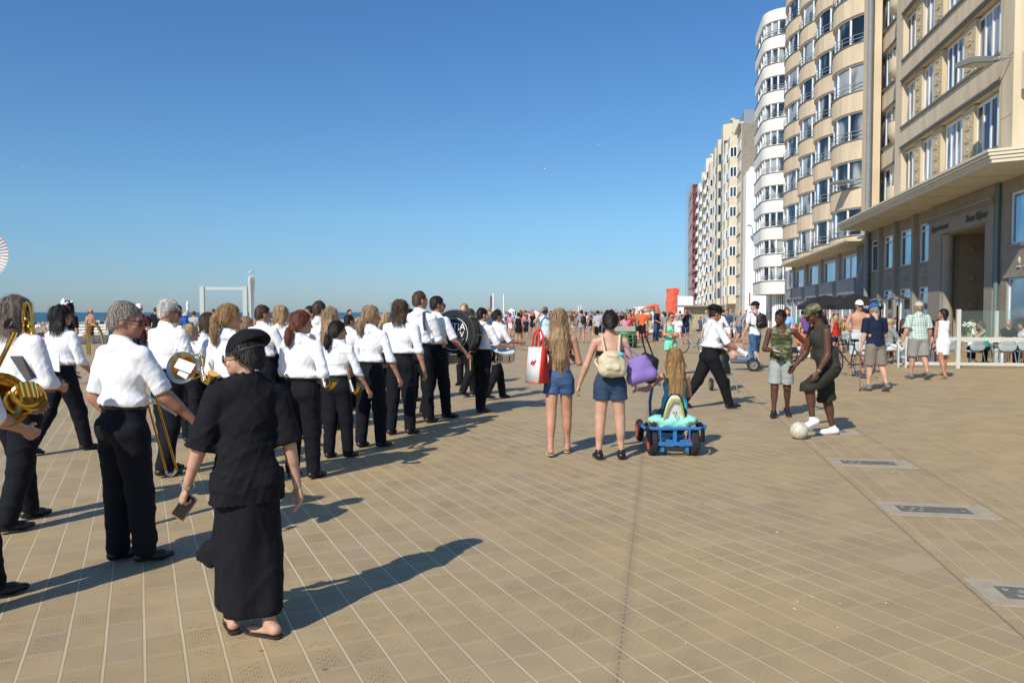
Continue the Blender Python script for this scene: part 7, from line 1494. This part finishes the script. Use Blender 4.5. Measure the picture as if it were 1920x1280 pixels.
def bicycle(px, py, rz, label, m):
    c = G(px, py); t = thing('bicycle', (c.x, c.y, 0), rz, label, 'bicycle', 'bicycles')
    for y_ in (-.52, .52):
        mb = MB(); mb.tube([(0, y_+.34*cos(a), .35+.34*sin(a)) for a in [2*pi*k/32 for k in range(32)]], .017, 6, True); w = mb.build('wheel', RUBBER, t, True, False)
        mb = MB(); mb.tube([(0, y_+.322*cos(a), .35+.322*sin(a)) for a in [2*pi*k/32 for k in range(32)]], .009, 5, True)
        for k in range(14): a = 2*pi*k/14; mb.tube([(0, y_, .35), (0, y_+.32*cos(a), .35+.32*sin(a))], .003, 4)
        s_ = mb.build('spokes', SILVER, None, True, False); s_.parent = w
    mb = MB(); bb = (0, -.08, .30); st_ = (0, -.2, .82); hd_ = (0, .34, .80)
    for a, b in ((bb, st_), (st_, hd_), (bb, (0, .36, .68)), (bb, (0, -.52, .35)), ((0, -.18, .75), (0, -.52, .35)), ((0, .33, .88), (0, .38, .66)), ((0, .38, .66), (0, .52, .35))): mb.tube([a, b], .017, 8)
    mb.build('frame', m, t, True, False); mb = MB(); mb.tube([(-.28, .22, 1.0), (-.22, .32, 1.02), (0, .33, .98), (.22, .32, 1.02), (.28, .22, 1.0)], .014, 6); mb.tube([(0, .33, .86), (0, .33, .98)], .014, 6); mb.build('handlebar', SILVER, t, True, False)
    mb = MB(); mb.ball((0, -.22, .92), .12, 10, (.6, 1.1, .3)); mb.tube([st_, (0, -.21, .9)], .014, 6); mb.build('saddle', BLACK, t, True, False); mb = MB(); mb.tube([(-.1, -.08, .30), (.1, -.08, .30)], .012, 6); mb.tube([(.1, -.08, .3), (.1, .06, .22)], .01, 6); mb.tube([(-.1, -.08, .3), (-.1, -.22, .38)], .01, 6); mb.obox((.14, .06, .22), (.09, .07, .02)); mb.obox((-.14, -.22, .38), (.09, .07, .02)); mb.build('pedal', ledge, t, True, False); return t
bicycle(1590, 706, YAW+.35, 'dark bicycle held by the shirtless man in the white cap', mat('bike_dark', (.02, .025, .03), .4)); bicycle(1300, 663, YAW+.9, 'silver wheeled bicycle partly hidden behind the beret man', mat('bike_grey', (.3, .32, .33), .4))
# music trolley beyond the beret man
c = G(1352, 733); t = thing('trolley', (c.x, c.y, 0), YAW, 'folding trolley with black bags beside the beret man', 'trolley')
mb = MB(); mb.tube([(-.16, .1, .12), (.02, -.02, .75), (.06, -.05, 1.0)], .014, 6); mb.tube([(.16, .1, .12), (.10, -.02, .75), (.06, -.05, 1.0)], .014, 6); mb.tube([(-.18, -.2, .36), (.18, -.2, .36), (.18, .2, .36), (-.18, .2, .36)], .012, 6, True); mb.tube([(.18, -.2, .36), (.26, -.30, .02)], .010, 6); mb.tube([(-.1, -.2, .36), (-.16, -.28, .1)], .012, 6); mb.build('frame', SILVER, t, True, False)
for sx in (-1, 1): wheel(t, (sx*.17, .14, .13), .13, .05, ledge, tread=False)
V = Vol((-.3, -.3, .35), (.3, .3, 1.25), .015); V.cap((0, 0, .55), (0, .05, .75), .15, .13, .05); V.cap((-.02, .0, .9), (-.05, .05, 1.08), .14, .10, .05); V.cap((.02, 0, .4), (.02, 0, .45), .17, .16, .05); V.noise(.02, 12, 5); link('bag_load', mesh_np('bag_load', *V.mesh(), mat('black_nylon', (0, 0, 0))), t)
mb = MB(); mb.tube([(.05, -.12, .93), (.10, -.16, .90), (.05, -.14, .86), (.0, -.15, .90)], .02, 6, True); mb.build('white_print', offw, t, True, False)

# ------------------------------------------------------------------ terrace
yb = G(1797, 690).y; tmat = mat('cream_rail', (.56, .55, .48), .5)
xa = G(1662, 681).x; t = thing('terrace_barrier', (xa, yb, 0), 0, 'cream painted terrace rail with glass wind screens at the right', 'barrier')
mb = MB(); mb.box(xa, 12, yb-.03, yb+.03, .08, .17); mb.box(xa, 12, yb-.025, yb+.025, .80, .90); mb.build('rail', tmat, t)
xp = PD(1797, 600, G(1797, 690).length*cos(R(30))).x; xp = yb*math.tan(atan((1797-960)/FPX)-YAW)
for i, (x_, h_, w_) in enumerate(((xp, 1.70, .105), (xa+.02, .92, .05), (xp-1.6, .85, .04))): mb = MB(); mb.box(x_-w_/2, x_+w_/2, yb-w_/2-.002, yb+w_/2+.002, 0, h_); mb.build('post', tmat, t)
gm = bpy.data.materials.new('screen_glass'); gm.use_nodes = True; nt = gm.node_tree; mixs = nt.nodes.new('ShaderNodeMixShader'); tr_ = nt.nodes.new('ShaderNodeBsdfTransparent'); tr_.inputs[0].default_value = (.90, .95, .93, 1); nt.nodes['Principled BSDF'].inputs['Roughness'].default_value = .03; nt.nodes['Principled BSDF'].inputs['Base Color'].default_value = (.5, .6, .58, 1); mixs.inputs[0].default_value = .06; nt.links.new(tr_.outputs[0], mixs.inputs[1]); nt.links.new(nt.nodes['Principled BSDF'].outputs[0], mixs.inputs[2]); nt.links.new(mixs.outputs[0], nt.nodes['Material Output'].inputs[0])
mb = MB(); mb.box(xp+.08, 12, yb-.006, yb+.006, .91, 1.66); mb.build('glass_pane', gm, t)
xq = (yb+1.6)*math.tan(atan((1868-960)/FPX)-YAW); t = thing('terrace_post', (xq, yb+1.6, 0), 0, 'shorter cream post behind the glass wind screen', 'post'); mb = MB(); mb.box(xq-.05, xq+.05, yb+1.55, yb+1.65, 0, 1.66); mb.build('post_shaft', tmat, t, bevel=.006); mb = MB(); mb.box(xq-.09, xq+.09, yb+1.51, yb+1.69, 0, .02); mb.build('base_plate', ledge, t)
chm = mat('grey_wicker', (.46, .50, .52), .6, var=.15, vscale=60); whp = mat('white_table', (.72, .73, .72), .4)
def chair_proto(m):
    t = thing('terrace_chair', (0, 0, 0)); V = Vol((-.3, -.3, .3), (.3, .32, .95), .016); V.cap((-.12, 0, .45), (.12, 0, .45), .13, .13, .04, flat=((0, 0, 1), .25)); V.cap((-.12, -.23, .60), (.12, -.23, .60), .13, .13, .04, flat=((0, 1, 0), .2)); V.cap((-.10, -.25, .74), (.10, -.25, .74), .09, .09, .04, flat=((0, 1, 0), .28))
    link('shell', mesh_np('shell', *V.mesh(), m), t)
    for sx in (-1, 1):
        for sy in (-1, 1): mb = MB(); mb.tube([(sx*.20, sy*.2, .45), (sx*.25, sy*.26, 0)], .014, 6); mb.build('leg', SILVER, t, True, False)
        mb = MB(); mb.tube([(sx*.24, -.22, .62), (sx*.28, 0, .66), (sx*.26, .18, .62), (sx*.22, .2, .45)], .014, 6); mb.build('armrest', m, t, True, False)
    return t
def table_proto():
    t = thing('terrace_table', (0, 0, 0)); mb = MB(); mb.box(-.42, .42, -.38, .38, .71, .745); mb.build('table_top', whp, t, world=False, bevel=.01); mb = MB(); mb.lathe([(.25, 0), (.25, .02), (.045, .03), (.04, .71)], n=16); mb.build('pedestal', whp, t, True, False); return t
CH = chair_proto(chm); TB = table_proto(); first = {'c': CH, 't': TB}; usedp = {'c': False, 't': False}
def place(kind, x, y, rz, label):
    o = first[kind] if not usedp[kind] else copy_tree(first[kind]); usedp[kind] = True; o.location = (x, y, 0); o.rotation_euler = (0, 0, rz)
    tag(o, label, 'chair' if kind == 'c' else 'table', 'grey wicker terrace chairs' if kind == 'c' else 'white terrace tables')
def onx(px, y): return y*math.tan(atan((px-960)/FPX)-YAW)
for px, dy, rz, lab in ((1884, .8, pi*0, 'grey wicker terrace chair with curved back right behind the rail'), (1824, 1.0, .3, 'terrace chair under the vase of white flowers'), (1925, 1.2, -.2, 'terrace chair at the right edge with a blue cushion'), (1770, .9, .5, 'terrace chair beside the tall cream post'), (1735, 1.6, -.4, 'terrace chair seen between the checked shirt and the white dress'), (1700, 1.2, .2, 'terrace chair left of the checked shirt'), (1845, 2.6, 1.2, 'terrace chair deeper on the terrace behind the green top'), (1895, 2.9, 2.2, 'terrace chair of the man in black')): place('c', onx(px, yb+dy), yb+dy, rz, lab)
for px, dy, lab in ((1828, 1.5, 'white terrace table carrying the vase of white flowers'), (1880, 1.7, 'white terrace table between the green top and the man in black'), (1752, 2.0, 'white terrace table behind the white dress'), (1690, 1.8, 'white terrace table behind the man in navy')): place('t', onx(px, yb+dy), yb+dy, 0, lab)
# vase
vx, vy = onx(1817, yb+1.3), yb+1.3; t = thing('flower_vase', (vx, vy, .745), 0, 'glass vase of white blooms on the terrace table', 'vase'); mb = MB(); mb.lathe([(.05, 0), (.045, .02), (.06, .22), (.07, .25)], n=16); mb.build('vase', mat('green_glass', (.30, .38, .08), .2), t, True, False)
fl = MB(); lf = MB(); r_ = random.Random(8)
for k in range(26): a = r_.uniform(0, 6.28); q = r_.uniform(0, .19); fl.ball((q*cos(a), q*sin(a)*.7, .50+r_.uniform(-.07, .06)), .045, 8, (1, 1, .7)); lf.tube([(0, 0, .1), (q*cos(a)*.8, q*sin(a)*.6, .46)], .006, 4)
lf_o = lf.build('stem', mat('leaf_green', (.06, .14, .02), .7), t, True, False); fl.build('bloom', mat('bloom', (.75, .73, .58), .7), t, True, False)
# glasses and plates
for px, dy, lab in ((1868, 1.45, 'drinking glass on the terrace table'), (1876, 1.5, 'small bottle on the terrace table')):
    x_ = onx(px, yb+dy); t = thing('drinking_glass', (x_, yb+dy, .745), 0, lab, 'glass'); mb = MB(); mb.lathe([(.03, 0), (.035, .13), (.03, .13), (.026, .02)], n=12); mb.build('glass_cup', mat('clear_cup', (.5, .5, .48), .1), t, True, False); mb = MB(); mb.lathe([(.027, .01), (.030, .09)], n=12); mb.build('drink', mat('drink', (.35, .18, .03), .2), t, True, False)
def seatp(px, dy, face, H, key, lab, **k):
    y = yb+dy; x = onx(px, y); return person(key, (x, y, 0), H, face, lab, D=25, cat='person', **k)
f = seatp(1848, 1.25, -75, 1.68, 'green_top', 'brown haired woman in a green sleeveless top sitting with a hand to her face', fem=True, w=1.15, hair=('bob', 'brown'), skin=SKIN[0], wear=(('top', tealc, dict(sleeve=0, hem=.52, collar=False, scoop=.05)), ('trousers', NAVYB, dict(to=1.7))), pose=dict(sitp, aL=(62, 8, 125, 20), aR=(40, 10, 80, 20), hp=14, lean=10))
f = seatp(1890, 2.1, 175, 1.74, 'black_tee', 'grey haired man in a black T-shirt sitting at the terrace table', hair=('bald', 'grey'), skin=SKIN[0], w=1.1, wear=(('top', BLACK, dict(sleeve=.85, hem=.5, collar=False)), ('shorts', khaki, dict(to=.9))), pose=dict(sitp, hy=30))
f = seatp(1926, 1.6, -80, 1.66, 'edge_diner', 'diner in a white top at the right edge reaching over the table', fem=True, hair=('bob', 'dark'), skin=SKIN[0], wear=(('top', offw, dict(sleeve=.5, hem=.5, collar=False)), ('trousers', NAVYB)), pose=dict(sitp, aL=(50, 8, 30, 20), lean=14))
f = seatp(1822, 2.3, 120, 1.70, 'drinker', 'person in white drinking behind the flower vase', fem=True, hair=('bob', 'brown'), skin=SKIN[0], wear=(('top', WHITE, dict(sleeve=.5, hem=.5, collar=False)), ('trousers', NAVYB)), pose=dict(sitp, aL=(62, 8, 120, 20)))
k_ = 0; rs = random.Random(21)
for px, dy in ((1672, 2.2), (1690, 3.2), (1658, 4.2), (1700, 5.0), (1680, 6.2), (1738, 3.4), (1622, 6), (1600, 8), (1580, 10), (1560, 9), (1540, 12), (1590, 13), (1520, 13), (1500, 15), (1570, 15), (1710, 2.4), (1665, 8), (1645, 10), (1550, 16), (1610, 11), (1668, 1.4), (1748, 1.3), (1705, 3.6), (1690, 7), (1630, 8), (1655, 6), (1715, 6.5), (1760, 5), (1585, 11.5), (1535, 14), (1510, 14.5)):
    y = yb+dy; x = onx(px, y); pr = PS[k_ % 2]; k_ += 1; put(pr[0], pr[1], x, y, rs.uniform(0, 6.28), 'on the terrace', 'people seated on the terrace'); LASTLAB = [DESC[0]]; place('c', x, y, rs.uniform(0, 6), 'wicker chair under the '+LASTLAB[0])
for o in [q[0] for q in PR]+[q[0] for q in PS]:
    for ch in list(o.children): bpy.data.objects.remove(ch)
    bpy.data.objects.remove(o)
# parasols
pb = mat('parasol_black', (.012, .013, .014), .8)
def parasol(px, y, w, lab, txt=True, hz=2.2):
    x = onx(px, y); t = thing('parasol', (x, y, 0), 0, lab, 'parasol', 'black parasols over the terrace'); mb = MB(); mb.tube([(0, 0, 0), (0, 0, hz+.45)], .03, 8); mb.build('pole', zinc, t, True, False); mb = MB(); mb.lathe([(.28, 0), (.28, .06), (.05, .08)], n=16); mb.build('base', ledge, t, world=False)
    mb = MB(); h = w/2; V = [(0, 0, hz+.52)]; n = 8
    for k in range(n*4):
        a = 2*pi*k/(n*4); q = max(abs(cos(a)), abs(sin(a))); sag = -.05*(1-abs(cos(a*4))); V.append((h*cos(a)/q, h*sin(a)/q, hz+.0+sag*0)); 
    for k in range(n*4): a = 2*pi*k/(n*4); q = max(abs(cos(a)), abs(sin(a))); V.append((h*cos(a)/q*1.005, h*sin(a)/q*1.005, hz-.22))
    for k in range(n*4): a = 2*pi*k/(n*4); q = max(abs(cos(a)), abs(sin(a))); V.append((h*.5*cos(a)/q, h*.5*sin(a)/q, hz+.36))
    m_ = n*4; mb.add(V, [(0, 1+2*m_+k, 1+2*m_+(k+1) % m_) for k in range(m_)]+[(1+k, 1+(k+1) % m_, 1+2*m_+(k+1) % m_, 1+2*m_+k) for k in range(m_)]+[(1+k, 1+m_+k, 1+m_+(k+1) % m_, 1+(k+1) % m_) for k in range(m_)]); mb.build('canopy', pb, t, world=False)
    mb = MB(); [mb.tube([(0, 0, hz+.45), (sx*h*.98, sy*h*.98, hz+.01)], .012, 5) for sx in (-1, 0, 1) for sy in (-1, 0, 1) if sx or sy]; mb.build('rib', zinc, t, True, False)
    if txt: text_obj('lettering', 'VEDETT', .17, brightw, t, Matrix.Translation((.45, -h*1.005-.012, hz-.12)) @ Matrix.Rotation(pi/2, 4, 'X'), .004)
    return t
parasol(1546, 42, 2.3, 'black parasol with white lettering above the cap wearing man', hz=1.97); parasol(1601, 40, 2.1, 'black parasol with white lettering behind the shirtless man', hz=1.97); parasol(1572, 47, 2.7, 'black parasol without visible lettering farther back on the terrace', False, 2.0)
# patio heaters
def heater(px, dy, lab):
    y = yb+dy; x = onx(px, y); t = thing('patio_heater', (x, y, 0), 0, lab, 'heater', 'patio heaters on the terrace'); mb = MB(); mb.lathe([(.22, 0), (.22, .7), (.04, .75), (.03, 1.85)], n=16); mb.build('stand', BLACK, t, True, False); mb = MB(); mb.lathe([(.07, 1.85), (.08, 2.05), (.05, 2.1)], n=14); mb.build('burner', SILVER, t, True, False); mb = MB(); mb.lathe([(.42, 2.08), (.30, 2.15), (.08, 2.22), (.01, 2.22)], n=28); mb.build('reflector', CHROME, t, True, False)
heater(1682, 6.0, 'chrome hooded patio heater in front of the grey ground floor windows'); heater(1650, 9.0, 'second chrome patio heater half hidden by the man in navy')
